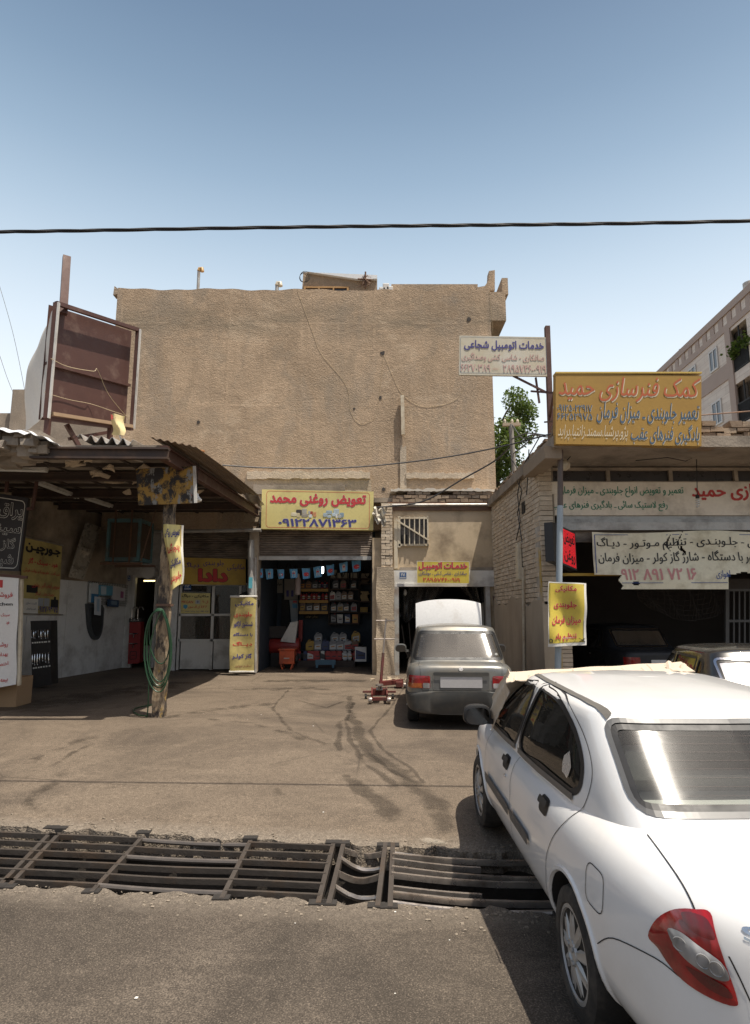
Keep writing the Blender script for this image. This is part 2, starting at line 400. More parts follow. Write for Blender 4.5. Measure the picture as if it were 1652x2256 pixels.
# ================================================================== THE SETTING
def groundmat(name, base, dark, light, apron=None, oil=1.0, line=None):
    m, t, b = newmat(name); co = coords(t, True)
    c = mixc(t, ramp(t, noise(t, co, .55, 7, .62, .6), [(.32, 0), (.7, 1)]), base, light)
    c = mixc(t, ramp(t, noise(t, mapping(t, co, (1, 1, 1), (7, 3, 0)), .42, 8, .68, 1.2), [(.46, 0), (.64, .8 * oil)]), c, dark)
    c = mixc(t, ramp(t, noise(t, mapping(t, co, (1, 1, 1), (2, 9, 0)), 2.6, 6, .6, .4), [(.56, 0), (.72, .55 * oil)]), c, [x * .55 for x in base])
    vo = nd(t, 'ShaderNodeTexVoronoi', Scale=1.7); t.links.new(mixc(t, .12, co, noise(t, co, 3, 3)), vo.inputs['Vector'])
    c = mixc(t, ramp(t, noise(t, mapping(t, co, (1, 1, 1), (5, 2, 7)), 7.5, 4, .5), [(.60, 0), (.70, .55)]), c, [x * .45 for x in base]); c = mixc(t, ramp(t, noise(t, mapping(t, co, (.35, 1.2, 1), (1, 5, 3)), 3.0, 6, .6), [(.56, 0), (.7, .4)]), c, [min(1, x * 1.3) for x in light]); spots = nd(t, 'ShaderNodeTexVoronoi', Scale=3.1); t.links.new(co, spots.inputs['Vector'])
    c = mixc(t, ramp(t, spots.outputs['Distance'], [(.04, .6), (.11, 0)]), c, [x * .4 for x in base])
    c = mixc(t, ramp(t, noise(t, co, 24, 5, .7), [(.40, .55), (.62, 0)]), c, [x * .62 for x in base]); g = noise(t, co, 110, 4, .75); c = mixc(t, ramp(t, g, [(.40, .85), (.53, 0)]), c, [x * .38 for x in base]); c = mixc(t, ramp(t, g, [(.56, 0), (.68, .7)]), c, [min(1, x * 1.8) for x in light])
    crack = nd(t, 'ShaderNodeTexVoronoi', Scale=.45); crack.feature = 'DISTANCE_TO_EDGE'
    t.links.new(mixc(t, .18, co, nd(t, 'ShaderNodeTexNoise', Scale=2.2, Detail=6).outputs[1]), crack.inputs['Vector'])
    ck = ramp(t, crack.outputs['Distance'], [(.0, .75), (.006, 0)]); ck2 = mixc(t, ramp(t, noise(t, co, .5, 2), [(.5, 0), (.56, 1)]), (0, 0, 0), ck); c = mixc(t, ck2, c, [x * .35 for x in base])
    h = noise(t, co, 60, 6, .7)
    nrm_ = bumpn(t, h, .55, .006)
    if line is not None:   # crumbled concrete along the channel: distance from the line Y = a + k X
        a, k, s0, s1 = line; sx = nd(t, 'ShaderNodeSeparateXYZ'); t.links.new(co, sx.inputs[0])
        mm = nd(t, 'ShaderNodeMath', operation='MULTIPLY_ADD'); t.links.new(sx.outputs[0], mm.inputs[0]); mm.inputs[1].default_value = -k; t.links.new(sx.outputs[1], mm.inputs[2])
        wob = nd(t, 'ShaderNodeMath', operation='MULTIPLY_ADD'); t.links.new(noise(t, co, 4, 5, .7), wob.inputs[0]); wob.inputs[1].default_value = .35; t.links.new(mm.outputs[0], wob.inputs[2])
        mr = nd(t, 'ShaderNodeMapRange'); t.links.new(wob.outputs[0], mr.inputs[0]); mr.inputs[1].default_value = a + s0 + .17; mr.inputs[2].default_value = a + s1 + .17
        peb = nd(t, 'ShaderNodeTexVoronoi', Scale=75); t.links.new(co, peb.inputs['Vector'])
        pc = mixc(t, ramp(t, noise(t, co, 30, 4), [(.35, 0), (.65, 1)]), [x * 1.0 for x in apron], [min(1, x * 1.75) for x in apron])
        pc = mixc(t, ramp(t, peb.outputs['Distance'], [(.3, 0), (.65, .5)]), pc, [x * .5 for x in apron])
        c = mixc(t, mr.outputs[0], c, pc)
        b2 = bumpn(t, peb.outputs['Distance'], .6, .012, nrm_)
        mv = nd(t, 'ShaderNodeMix'); mv.data_type = 'VECTOR'; t.links.new(mr.outputs[0], mv.inputs[0]); t.links.new(nrm_, mv.inputs[4]); t.links.new(b2, mv.inputs[5]); nrm_ = mv.outputs[1]
    t.links.new(c, b.inputs['Base Color']); t.links.new(nrm_, b.inputs['Normal']); b.inputs['Roughness'].default_value = .8; b.inputs['Specular IOR Level'].default_value = .35
    return m
zc0 = -.205
nA, nB = G(0, 1950, -.22), G(850, 1990, -.22); fA, fB = G(0, 1836, -.17), G(850, 1872, -.17)
kc = ((nB.y - nA.y) / (nB.x - nA.x) + (fB.y - fA.y) / (fB.x - fA.x)) / 2
nearY = lambda x: nA.y + kc * (x - nA.x)
farY = lambda x: fA.y + kc * (x - fA.x)
M_road = groundmat('asphalt_road', (.088, .071, .055), (.034, .028, .022), (.158, .129, .10), (.135, .112, .088), 1.0, (nearY(0), kc, -.30, -.03))
M_fore = groundmat('concrete_forecourt', (.158, .122, .089), (.075, .058, .044), (.225, .177, .13), (.165, .137, .107), 1.25, (farY(0), kc, .26, .04))
xs = [-400, -120, -40, -15, -8, -5.5] + [-4.2 + .045 * i for i in range(190)] + [5.5, 8, 15, 40, 120, 400]
def jag(x, s): return .028 * sin(x * 9.1 + s) + .02 * sin(x * 23.7 + 2 * s) + .012 * sin(x * 57 + s * 3) + .01 * sin(x * 111 + s)
mb = MB()
rowsY = [-400, -60, -10, 0, 2.5]
for x in xs: mb.v += [V((x, y, zg(y))) for y in rowsY] + [V((x, nearY(x) - d + (jag(x, 1) if d < .2 else 0), zg(nearY(x) - d))) for d in (.6, .06, .0)] + [V((x, nearY(x) + jag(x, 1) + .02, -.30))]
NR = 9
for i in range(len(xs) - 1):
    for j in range(NR - 1): mb.face((i * NR + j, (i + 1) * NR + j, (i + 1) * NR + j + 1, i * NR + j + 1))
road = mb.build('road', M_road, kind='structure', base=(0, 0, -.23))
mb = MB()
rowsY = [5.6, 6.5, 7.5, 9.0, 12, 20, 60, 400]
for x in xs: mb.v += [V((x, farY(x) + jag(x, 4) - .02, -.30))] + [V((x, farY(x) + d + (jag(x, 4) if d < .2 else 0), zg(farY(x) + d))) for d in (0, .08)] + [V((x, max(y, farY(x) + .1), zg(y))) for y in rowsY]
NR = 11
for i in range(len(xs) - 1):
    for j in range(NR - 1): mb.face((i * NR + j, (i + 1) * NR + j, (i + 1) * NR + j + 1, i * NR + j + 1))
forecourt = mb.build('forecourt', M_fore, kind='structure', base=(0, 0, 0))
mb = MB()
def chan(u, v):
    x = -9 + 18 * u; a, b_ = nearY(x) - .03, farY(x) + .03; y = a + (b_ - a) * v
    return V((x, y, -.72 + .10 * sin(x * 2.1) * sin(v * 5) + .03 * sin(x * 7.7 + v * 9)))
for i in range(91):
    x = -9 + 18 * i / 90; mb.v += [V((x, nearY(x) - .05, -.245))] + [chan(i / 90, j / 8) for j in range(9)] + [V((x, farY(x) + .05, -.2))]
for i in range(90):
    for j in range(10): mb.face((i * 11 + j, (i + 1) * 11 + j, (i + 1) * 11 + j + 1, i * 11 + j + 1))
M_mud = mat('channel_mud', (.05, .042, .034), .85, 0, .4, 6, .9, 30)
mb.build('drain_channel', M_mud, kind='structure', smooth=True)
# wet oil trails and stains on the forecourt
M_oil, t_, b_ = newmat('oil_stain'); co = coords(t_, True); b_.inputs['Base Color'].default_value = (.034, .028, .022, 1); b_.inputs['Roughness'].default_value = .5
tr_ = nd(t_, 'ShaderNodeBsdfTransparent'); mx_ = nd(t_, 'ShaderNodeMixShader'); at_ = nd(t_, 'ShaderNodeVertexColor'); at_.layer_name = 'edge'
ad_ = nd(t_, 'ShaderNodeMath', operation='MULTIPLY_ADD'); t_.links.new(noise(t_, co, 3.2, 9, .62, .3), ad_.inputs[0]); ad_.inputs[1].default_value = 2.4; ad_.inputs[2].default_value = -1.3
ad2 = nd(t_, 'ShaderNodeMath', operation='ADD'); t_.links.new(ad_.outputs[0], ad2.inputs[0]); t_.links.new(at_.outputs[0], ad2.inputs[1])
t_.links.new(ramp(t_, ad2.outputs[0], [(.34, 0), (.74, .32)]), mx_.inputs[0]); t_.links.new(tr_.outputs[0], mx_.inputs[1]); t_.links.new(b_.outputs[0], mx_.inputs[2]); t_.links.new(mx_.outputs[0], t_.nodes['Material Output'].inputs[0])
M_lime = M_oil.copy(); M_lime.name = 'lime_splash'; M_lime.node_tree.nodes['Principled BSDF'].inputs['Base Color'].default_value = (.50, .45, .37, 1)
def trail(pts, wd, hgt=.005, nm='oil_stain', k_=1.0, mt=None):
    w_ = [G(*p) for p in pts]; dense = []
    for a, b in zip(w_, w_[1:]):
        n = max(2, int((b - a).length / .12)); dense += [a.lerp(b, k / n) for k in range(n)]
    dense.append(w_[-1]); mb = MB(); col = []; n = len(dense)
    for i, p in enumerate(dense):
        d = nrm(dense[min(i + 1, n - 1)] - dense[max(i - 1, 0)]); s = V((d.y, -d.x, 0)); k = wd[0] + (wd[1] - wd[0]) * i / (n - 1); wob = .15 * k * sin(i * .7 + wd[0] * 40)
        endf = min(1, i / 3, (n - 1 - i) / 3)
        for j in range(7):
            f = (j - 3) / 3; q = p + s * (k * f + wob); q.z = zg(q.y) + hgt; mb.v.append(q); col.append((1 - abs(f) ** 1.5) * endf)
    for i in range(n - 1):
        for j in range(6): mb.face((i * 7 + j, i * 7 + j + 1, i * 7 + j + 8, i * 7 + j + 7))
    o = mb.build(nm, mt or M_oil, forecourt); at = o.data.color_attributes.new('edge', 'FLOAT_COLOR', 'POINT')
    for i, c in enumerate(col): c = c - (1 - k_); at.data[i].color = (c, c, c, 1)
trail([(772, 1530), (770, 1570), (786, 1600), (795, 1635), (830, 1670), (885, 1705), (930, 1740), (965, 1790), (990, 1840), (1010, 1870)], (.10, .20))
trail([(780, 1545), (762, 1590), (772, 1630), (800, 1680), (850, 1715), (900, 1750)], (.05, .07), .0065); trail([(900, 1500), (860, 1560), (815, 1610), (840, 1650), (900, 1690), (955, 1745)], (.035, .05), .0085); trail([(640, 1540), (720, 1560), (770, 1540)], (.05, .06), .0075); trail([(0, 1742), (90, 1700), (170, 1655), (240, 1625)], (.06, .10), .0068, k_=.75)
trail([(775, 1530), (700, 1525)], (.10, .04), .007); trail([(772, 1580), (750, 1590), (745, 1640), (752, 1668)], (.10, .06), .007)
trail([(745, 1700), (800, 1740), (850, 1780), (880, 1830)], (.10, .22), .008); trail([(800, 1650), (850, 1690), (905, 1720), (950, 1735)], (.04, .06), .009)
trail([(30, 1700), (150, 1640), (260, 1610), (360, 1600)], (.2, .3), .006, k_=.6); trail([(420, 1580), (560, 1595), (700, 1640)], (.12, .25), .006, k_=.6); trail([(120, 1830), (60, 1760), (180, 1680)], (.16, .2), .007, k_=.6)
trail([(560, 1700), (640, 1760), (560, 1800)], (.1, .16), .006, k_=.55); trail([(480, 1520), (620, 1518), (760, 1516)], (.5, .6), .010, k_=.8); trail([(330, 1590), (460, 1565), (640, 1545)], (.35, .5), .0045, k_=.65); trail([(930, 1840), (900, 1880), (960, 1890)], (.2, .25), .011)

trail([(-60, 1570), (120, 1548), (260, 1525), (420, 1500)], (1.2, 1.0), .0042, k_=.9); trail([(560, 1500), (680, 1500), (830, 1500)], (.45, .5), .0055, k_=.95); trail([(640, 1515), (600, 1560), (640, 1610), (740, 1650)], (.05, .09), .0095, k_=.8)
trail([(860, 1845), (915, 1852), (965, 1858), (1000, 1866)], (.05, .11), .013, 'lime_splash', .95, M_lime); trail([(780, 1848), (840, 1842), (880, 1850)], (.05, .07), .0135, 'lime_splash', .85, M_lime)
# ================================================================== shared building materials
def nd_range(t, src, a, b):
    m = nd(t, 'ShaderNodeMapRange'); t.links.new(src, m.inputs[0]); m.inputs[1].default_value = a; m.inputs[2].default_value = b; return m.outputs[0]
def stucco(name, base, lines=True, patch=(.30, .27, .23), bumpk=.9):
    m, t, b = newmat(name); co = coords(t, True)
    sw = nd(t, 'ShaderNodeSeparateXYZ'); t.links.new(co, sw.inputs[0]); cb = nd(t, 'ShaderNodeCombineXYZ'); t.links.new(sw.outputs[0], cb.inputs[0]); t.links.new(sw.outputs[2], cb.inputs[1])
    uv = mixc(t, .05, cb.outputs[0], nd(t, 'ShaderNodeTexNoise', Scale=1.4, Detail=4).outputs[1])
    c = mixc(t, ramp(t, noise(t, co, .7, 8, .65, .5), [(.33, 0), (.68, 1)]), [x * .70 for x in base], [x * 1.14 for x in base])
    c = mixc(t, ramp(t, noise(t, mapping(t, co, (1.6, 1, .5), (4, 0, 2)), .5, 8, .66, .8), [(.5, 0), (.68, .75)]), c, patch)
    c = mixc(t, ramp(t, noise(t, mapping(t, co, (5, 1, .35)), 1.0, 5, .6), [(.5, 0), (.75, .5)]), c, [x * .66 for x in base])
    h0 = noise(t, co, 38, 8, .8, .2); h1 = noise(t, co, 5, 6, .65); vor = nd(t, 'ShaderNodeTexVoronoi', Scale=16); t.links.new(mapping(t, co, (1, 1, 1.6)), vor.inputs['Vector'])
    c = mixc(t, ramp(t, h0, [(.34, .6), (.53, 0)]), c, [x * .45 for x in base]); c = mixc(t, ramp(t, noise(t, co, 14, 6, .7), [(.5, 0), (.7, .5)]), c, [min(1, x * 1.25) for x in base])
    n_ = bumpn(t, h1, .35 * bumpk, .09); n_ = bumpn(t, h0, .9 * bumpk, .035, n_); n_ = bumpn(t, vor.outputs['Distance'], .4 * bumpk, .02, n_)
    if lines:   # old weather band under the parapet, patch repairs, grey cement smears
        zw = nd(t, 'ShaderNodeMath', operation='MULTIPLY_ADD'); t.links.new(noise(t, co, .9, 5, .6), zw.inputs[0]); zw.inputs[1].default_value = .9; t.links.new(sw.outputs[2], zw.inputs[2])
        wb = mixc(t, ramp(t, noise(t, mapping(t, co, (.5, 1, 2.2), (3, 3, 3)), 1.1, 6, .65), [(.38, 0), (.6, 1)]), (0, 0, 0), ramp(t, nd_range(t, zw.outputs[0], 10.1, 11.3), [(0, 0), (.3, .75), (.6, .6), (1, 0)])); c = mixc(t, wb, c, (.235, .20, .15))
        c = mixc(t, ramp(t, noise(t, mapping(t, co, (.8, 1, .9), (1.7, 0, 5)), .8, 9, .7, .5), [(.54, 0), (.60, .5)]), c, (.34, .275, .205)); c = mixc(t, ramp(t, noise(t, mapping(t, co, (.7, 1, 1.1), (6.1, 0, 2)), .7, 9, .68, .4), [(.58, 0), (.63, .42)]), c, (.60, .48, .35))
        c = mixc(t, ramp(t, noise(t, mapping(t, co, (.8, 1, 7)), 2.4, 6, .65), [(.48, 0), (.66, .4)]), c, [x * .72 for x in base])
        br = nd(t, 'ShaderNodeTexBrick', Scale=1.0); t.links.new(uv, br.inputs['Vector']); br.inputs['Mortar Size'].default_value = .06; br.inputs['Mortar Smooth'].default_value = 1.0
        br.inputs['Brick Width'].default_value = 1.02; br.inputs['Row Height'].default_value = 2.4; br.offset = .0; br.inputs['Color1'].default_value = (0, 0, 0, 1); br.inputs['Color2'].default_value = (0, 0, 0, 1); br.inputs['Mortar'].default_value = (1, 1, 1, 1)
        k = mixc(t, ramp(t, noise(t, co, .9, 4), [(.46, 0), (.64, .7)]), (0, 0, 0), br.outputs[0]); c = mixc(t, mixc(t, .4, (0, 0, 0), k), c, [min(1, x * 1.22) for x in base]); n_ = bumpn(t, k, .22, .05, n_)
    t.links.new(c, b.inputs['Base Color']); t.links.new(n_, b.inputs['Normal']); b.inputs['Roughness'].default_value = .95; b.inputs['Specular IOR Level'].default_value = .15
    return m
M_stucco = stucco('mud_stucco', (.52, .393, .275))
M_stucco2 = stucco('pale_plaster', (.55, .45, .33), False, (.35, .3, .24), .5)
M_plas = mat('cream_plaster', (.56, .45, .31), .9, 0, .12, 3, .35, 40, (.2, .15, .1), 1.3, .5)
M_white = mat('limewash', (.70, .69, .655), .8, 0, .08, 2, .3, 30, (.28, .25, .22), 1.2, .5)
M_beige = mat('beige_wall_paint', (.42, .345, .26), .85, 0, .14, 2, .3, 30, (.1, .085, .07), 1.1, .7)
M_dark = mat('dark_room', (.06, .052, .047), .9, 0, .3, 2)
M_blue = mat('blue_wall_paint', (.043, .058, .078), .8, 0, .25, 2, .2, 30, (.04, .05, .06), 1.6, .6)
M_rust = mat('rusty_steel', (.16, .095, .065), .65, .3, .35, 5, .3, 60, (.26, .13, .06), 3, .4)
M_brown = mat('brown_primer_steel', (.095, .043, .033), .55, .1, .2, 4, .1, 60, (.2, .13, .1), 2.5, .3)
M_grey = mat('grey_painted_steel', (.42, .42, .40), .5, .2, .15, 4, .05, 40, (.22, .14, .09), 2.5, .5)
M_shut = mat('shutter_steel', (.30, .245, .20), .5, .35, .25, 3, .1, 40, (.05, .04, .035), 1.5, .8, stretch=(1, 1, 3))
M_shut2 = mat('pale_shutter_steel', (.5, .49, .46), .45, .3, .15, 3, .05, 40, (.1, .08, .07), 1.5, .5)
M_conc = mat('old_concrete', (.33, .28, .225), .95, 0, .25, 3, .8, 25, (.13, .11, .09), 1.5, .6)
M_brick = None
def brickmat(name, a, b2, c3):
    m, t, b = newmat(name); co = coords(t, True); g = nd(t, 'ShaderNodeNewGeometry')
    c = ramp(t, g.outputs['Random Per Island'], [(0, a), (.45, b2), (.9, c3), (1, [x * .8 for x in a])])
    c = mixc(t, ramp(t, noise(t, co, 6, 6, .65), [(.4, 0), (.75, .6)]), c, [x * .55 for x in b2]); t.links.new(c, b.inputs['Base Color'])
    t.links.new(bumpn(t, noise(t, co, 45, 6, .7), .7, .012), b.inputs['Normal']); b.inputs['Roughness'].default_value = .95; b.inputs['Specular IOR Level'].default_value = .1; return m
M_brick = brickmat('old_brick', (.36, .27, .19), (.28, .205, .15), (.42, .33, .24)); M_brickw = brickmat('limewashed_brick', (.66, .55, .42), (.57, .47, .35), (.72, .62, .49))
M_tin = mat('galvanised_sheet', (.46, .44, .41), .45, .5, .15, 4, .05, 40, (.25, .15, .09), 2, .5)
M_alu = mat('white_aluminium', (.66, .64, .60), .4, .1, .06, 3, 0, 40, (.3, .27, .23), 2, .4)
M_black = mat('black_rubber', (.018, .017, .016), .7, 0, .3, 6)
M_pvc = mat('cream_pvc', (.62, .55, .42), .45, 0, .08, 5, 0, 40, (.35, .25, .15), 3, .4)
G_win = glass('dusty_window_glass', (.55, .57, .57), 1, .02, 1.5, .10)

# ================================================================== MAIN BUILDING
WY = 17.2
mainb = thing('apartment_block', 'windowless mud plastered block with flat roof rising behind the shops', 'building', (-2.2, 17.2, 0))
xl, xr = P(248, 800, WY).x, P(1086, 860, WY).x; ztop = zat(640, WY); zbot = zat(1168, WY)
mb = MB(); N = 120; topz = lambda x: ztop + .05 * (xr - x) / 11 + .025 * sin(x * 2.3) + .015 * sin(x * 7.1)
# front wall as a thick slab with a slightly uneven top edge
fr = [];
for i in range(N + 1):
    x = xl + (xr - xl) * i / N; fr.append((x, topz(x)))
o = 0
for x, z in fr: mb.v += [V((x, WY, zbot)), V((x, WY, 5.4)), V((x, WY, 5.48)), V((x, WY, z)), V((x, WY + .3, z)), V((x, WY + .3, zbot))]
for i in range(N):
    a, b = i * 6, (i + 1) * 6
    for j in range(6): k = (j + 1) % 6; mb.face((a + j, b + j, b + k, a + k))
mb.face(range(6)); mb.face([N * 6 + j for j in range(6)][::-1])
mb.box(xl, xl + .3, WY + .3, 27, 4.5, ztop + .02); mb.box(xr - .3, xr, WY + .3, 27, 4.5, ztop - .05); mb.box(xl + .3, xr - .3, 26.7, 27, 0, ztop)
mb.build('wall', M_stucco, mainb)
mb = MB(); mb.box(xl + .3, xr - .3, WY + .3, 26.7, ztop - .6, ztop - .4); mb.box(xl + .3, xr - .3, WY + .3, 26.7, 4.35, 4.5); mb.build('roof', M_conc, mainb)
mb = MB(); mb.pbox(1078, 643, 1114, 706, WY - .005, 1.25); mb.build('corner_balcony', M_stucco, mainb)
mb = MB(); a = P(1103, 622, WY + .3); mb.box(a.x - .02, a.x + .16, WY + .05, WY + 1.2, ztop - .1, a.z); mb.build('balcony_parapet', M_stucco, mainb)
mb = MB(); o1 = [P(1075, 640, 17.9), P(1090, 640, 17.9), P(1090, 595, 17.9), P(1077, 597, 17.9), P(1076, 618, 17.9), P(1068, 630, 17.9), P(1050, 633, 17.9), P(1050, 640, 17.9)]
mb.prism([V((p.x, p.y, p.z - (.25 if p.z < ztop + .2 else 0))) for p in o1], (0, .3, 0)); a, b = P(862, 626, 18.2), P(1052, 622, 18.2); mb.box(a.x, b.x, 18.2, 18.5, ztop - .5, a.z); mb.build('rear_parapet', M_stucco, mainb)
mb = MB(); mb.prism([P(249, 650, WY + .2), P(272, 645, WY + .2), P(262, 638, WY + .2), P(252, 630, WY + .2)], (0, .25, 0)); mb.build('broken_parapet', M_stucco, mainb)
# roof room
mb = MB(); Yr = 18.6; pl = [P(664, 660, Yr), P(828, 660, Yr), P(830, 614, Yr), P(740, 607, Yr), P(668, 599, Yr)]; mb.prism(pl, (0, 3, 0)); rr = mb.build('roof_room', M_stucco, mainb)
mb = MB(); mb.prism([P(690, 600, Yr - .12), P(831, 606, Yr - .12), P(831, 614, Yr - .12), P(790, 615, Yr - .12), P(735, 607, Yr - .12), P(675, 598, Yr - .12)], (0, 3.3, 0)); mb.build('tarpaulin', mat('white_tarpaulin', (.75, .77, .78), .5, 0, .08, 3), rr)
mb = MB()
for a, b in (((669, 631), (768, 634)), ((669, 634), (673, 650)), ((701, 634), (704, 650)), ((733, 634), (736, 650)), ((764, 634), (768, 650))): mb.pbox(a[0], a[1], b[0], b[1], Yr - .06, .06)
mb.build('window_frame', mat('ochre_frame', (.45, .26, .10), .6), rr)
mb = MB(); mb.pbox(673, 634, 764, 650, Yr - .02, .02); mb.build('window_pane', mat('dark_pane', (.03, .03, .035), .2, 0, .1), rr)
def vent(px, ptop, pbase, r, Y, hook):
    a, b = P(px, pbase, Y), P(px + 2, ptop, Y); a.z -= .5; mb = MB(); mb.tube([a, V((a.x, Y, b.z))], r, 10); o = mb.build('vent_pipe', M_grey, mainb, smooth=True)
    mb = MB(); mb.tube([V((a.x, Y, b.z - .02)), V((a.x + .02, Y, b.z + .06)), V((a.x + .09, Y, b.z + .07)), V((a.x + .11, Y, b.z - .04))], r * 1.25, 10); mb.build('pipe_elbow', hook, o, smooth=True)
vent(436, 596, 640, .045, WY + .5, mat('ochre_pvc', (.55, .33, .12), .5)); vent(610, 628, 640, .055, WY + .5, M_pvc)
mb = MB(); Yc = 18.4; a = P(672, 612, Yc)
for k in range(3): mb.tube([a + V(((.12 + .02 * k) * cos(i * pi / 8) - .06 + .03 * k, -.03 * k, (.15 + .02 * k) * sin(i * pi / 8))) for i in range(16)], .008, 5, True)
mb.build('cable_coil', M_black, label='coil of black cable hung on the corner of the roof room', cat='cable coil')
mb = MB(); a = P(805, 622, 18.45); mb.tube([a + V((0, 0, -.2)), a + V((0, 0, .36))], .03, 6); mb.tube([a + V((-.25, 0, .12)), a + V((.2, 0, .08))], .025, 6)
for i in range(16): mb.tube([a + V((RND.uniform(-.12, .12), RND.uniform(-.1, .1), RND.uniform(-.1, .2))), a + V((RND.uniform(-.3, .3), RND.uniform(-.1, .1), RND.uniform(-.2, .2)))], .01, 4)
mb.build('aerial_mast', M_rust, label='rusty aerial stub with tangled wire at the right end of the roof room', cat='aerial')
mb = MB()
for i in range(3):
    a = P(842 + 8 * i, 634 - (3 if i == 1 else 0), 18.0); mb.box(a.x - .1, a.x + .1, 17.9, 18.2, ztop - .45, a.z + RND.uniform(-.04, .12))
mb.build('paint_bucket', M_alu, bevel=.02, label='white bucket and rags on the roof right of the roof room', cat='bucket')
# ledges of chipped pale plaster, patches, small holes
def ragged(mb, x0, x1, z0, z1, Y, th, amp=.05, n=40):
    t_ = [(x0 + (x1 - x0) * i / n, z1 + RND.uniform(-amp, amp)) for i in range(n + 1)]; b_ = [(x0 + (x1 - x0) * i / n, z0 + RND.uniform(-amp, amp) * .6) for i in range(n + 1)]
    mb.prism([V((x, Y, z)) for x, z in b_] + [V((x, Y, z)) for x, z in reversed(t_)], (0, th, 0))
mb = MB(); ragged(mb, P(545, 1045, WY).x, P(815, 1045, WY).x, zat(1056, WY), zat(1040, WY), WY - .09, .1, .03); ragged(mb, P(894, 1045, WY).x, P(1043, 1045, WY).x, zat(1055, WY), zat(1043, WY), WY - .09, .1, .03)
mb.build('chipped_ledge', stucco('ledge_plaster', (.62, .52, .40), False, (.5, .42, .32), .6), mainb)
mb = MB(); ragged(mb, P(540, 1060, WY).x, P(818, 1060, WY).x, zat(1150, WY), zat(1056, WY), WY - .025, .03, .01); mb.build('lintel_band', M_stucco2, mainb)
mb = MB(); ragged(mb, P(560, 1075, WY).x, P(760, 1075, WY).x, zat(1090, WY), zat(1070, WY), WY - .12, .1, .02); mb.build('broken_ledge', M_conc, mainb)
mb = MB(); a, b = P(886, 872, WY - .1), P(888, 958, WY - .1); mb.bar(a, b, .1, .1); mb.build('wall_duct', M_pvc, mainb)
mb = MB(); ragged(mb, P(881, 1010, WY).x, P(895, 1010, WY).x, zat(1082, WY), zat(985, WY), WY - .05, .06, .05, 8); mb.build('pipe_chase', stucco('chase', (.58, .49, .38), False), mainb)
mb = MB()
for px, py, s in ((843, 778, .07), (838, 876, .05), (845, 1078, .05), (1032, 704, .07), (437, 930, .05), (780, 900, .03)):
    a = P(px, py, WY); mb.prism([V((a.x + s * cos(k * .9) * RND.uniform(.7, 1.2), WY - .012, a.z + s * sin(k * .9) * RND.uniform(.7, 1.2))) for k in range(7)], (0, .01, 0))
mb.build('putlog_hole', M_dark, mainb)
def sag(p, q, drop, n=20):
    p, q = V(p), V(q); return [p.lerp(q, i / n) - V((0, 0, drop * 4 * (i / n) * (1 - i / n))) for i in range(n + 1)]
def pxline(pts, Y, r, n=5, name=None, m=None, **kw):
    Ys = Y if isinstance(Y, (list, tuple)) else [Y] * len(pts); q = [P(a, b, y) for (a, b), y in zip(pts, Ys)]; out = []
    for i in range(len(q) - 1):
        p0, p1, p2, p3 = q[max(i - 1, 0)], q[i], q[i + 1], q[min(i + 2, len(q) - 1)]
        for k in range(6):
            s = k / 6; out.append(.5 * ((2 * p1) + (p2 - p0) * s + (2 * p0 - 5 * p1 + 4 * p2 - p3) * s * s + (3 * p1 - p0 - 3 * p2 + p3) * s ** 3))
    out.append(q[-1]); return MB().tube(out, r, n).build(name, m, smooth=True, **kw)
M_cable = mat('grey_cable', (.05, .05, .052), .6, 0, .1); M_wire = mat('pale_wire', (.52, .42, .26), .6, 0, .1)
pxline([(655, 640), (690, 735), (708, 780), (762, 848), (772, 905), (790, 932), (812, 930), (830, 905), (845, 780)], WY - .008, .0032, 5, 'dangling_wire', M_wire, label='pale wire drooping down the mud plaster wall from the roof edge', cat='wire')
pxline([(845, 780), (870, 840), (886, 868), (920, 893), (960, 895), (1005, 880), (1022, 850)], WY - .008, .003, 5, 'dangling_wire', M_wire, label='thin wire looped across the wall from a hole to the white duct', cat='wire')
pxline([(1078, 640), (1082, 690), (1086, 735)], WY - .008, .003, 5, 'dangling_wire', M_wire, label='short wire running down the right end of the plaster wall', cat='wire')

# ================================================================== ROOMS of the ground floor (dark, real boxes)
def room(name, x0, x1, y0, y1, h, mb_, parent, wallm):
    m = MB(); m.box(x0 - .1, x0, y0, y1, 0, h); m.box(x1, x1 + .1, y0, y1, 0, h); m.box(x0 - .1, x1 + .1, y1, y1 + .1, 0, h); m.box(x0 - .1, x1 + .1, y0, y1 + .1, h, h + .1); return m.build(name, wallm, parent)
# ---- oil change shop
oil = thing('oil_change_shop', 'open fronted oil change shop with blue back wall under the raised shutter', 'shop', (-1.7, 17, 0))
ox0, ox1 = P(566, 1300, 17).x, P(818, 1300, 17).x
mb = MB(); mb.pbox(545, 1168, 566, 1482, 16.95, .5); mb.build('left_pillar', M_beige, oil)
mb = MB(); mb.pbox(820, 1185, 842, 1490, 16.9, .6); mb.build('right_pillar', M_plas, oil)
room('interior', ox0, ox1, 17.5, 20.6, 4.2, None, oil, M_blue)
mb = MB(); mb.box(ox0, ox1, 17.0, 17.5, zat(1168, 17), 4.4); mb.build('lintel', M_dark, oil)
def shutter(x0, x1, z0, z1, Y, parent, m, pitch=.065):
    mb = MB(); z = z0; i = 0
    while z < z1:
        zz = min(z + pitch, z1); mb.prism([V((x0, Y, z + .004)), V((x0, Y - .02, z + pitch * .35)), V((x0, Y - .02, z + pitch * .7)), V((x0, Y, zz))], (x1 - x0, 0, 0)); z = zz
    mb.box(x0, x1, Y + .002, Y + .02, z0, z1); return mb.build('shutter', m, parent)
sh = shutter(ox0 - .02, ox1 + .02, zat(1228, 17.1), zat(1165, 17.1), 17.1, oil, M_shut)
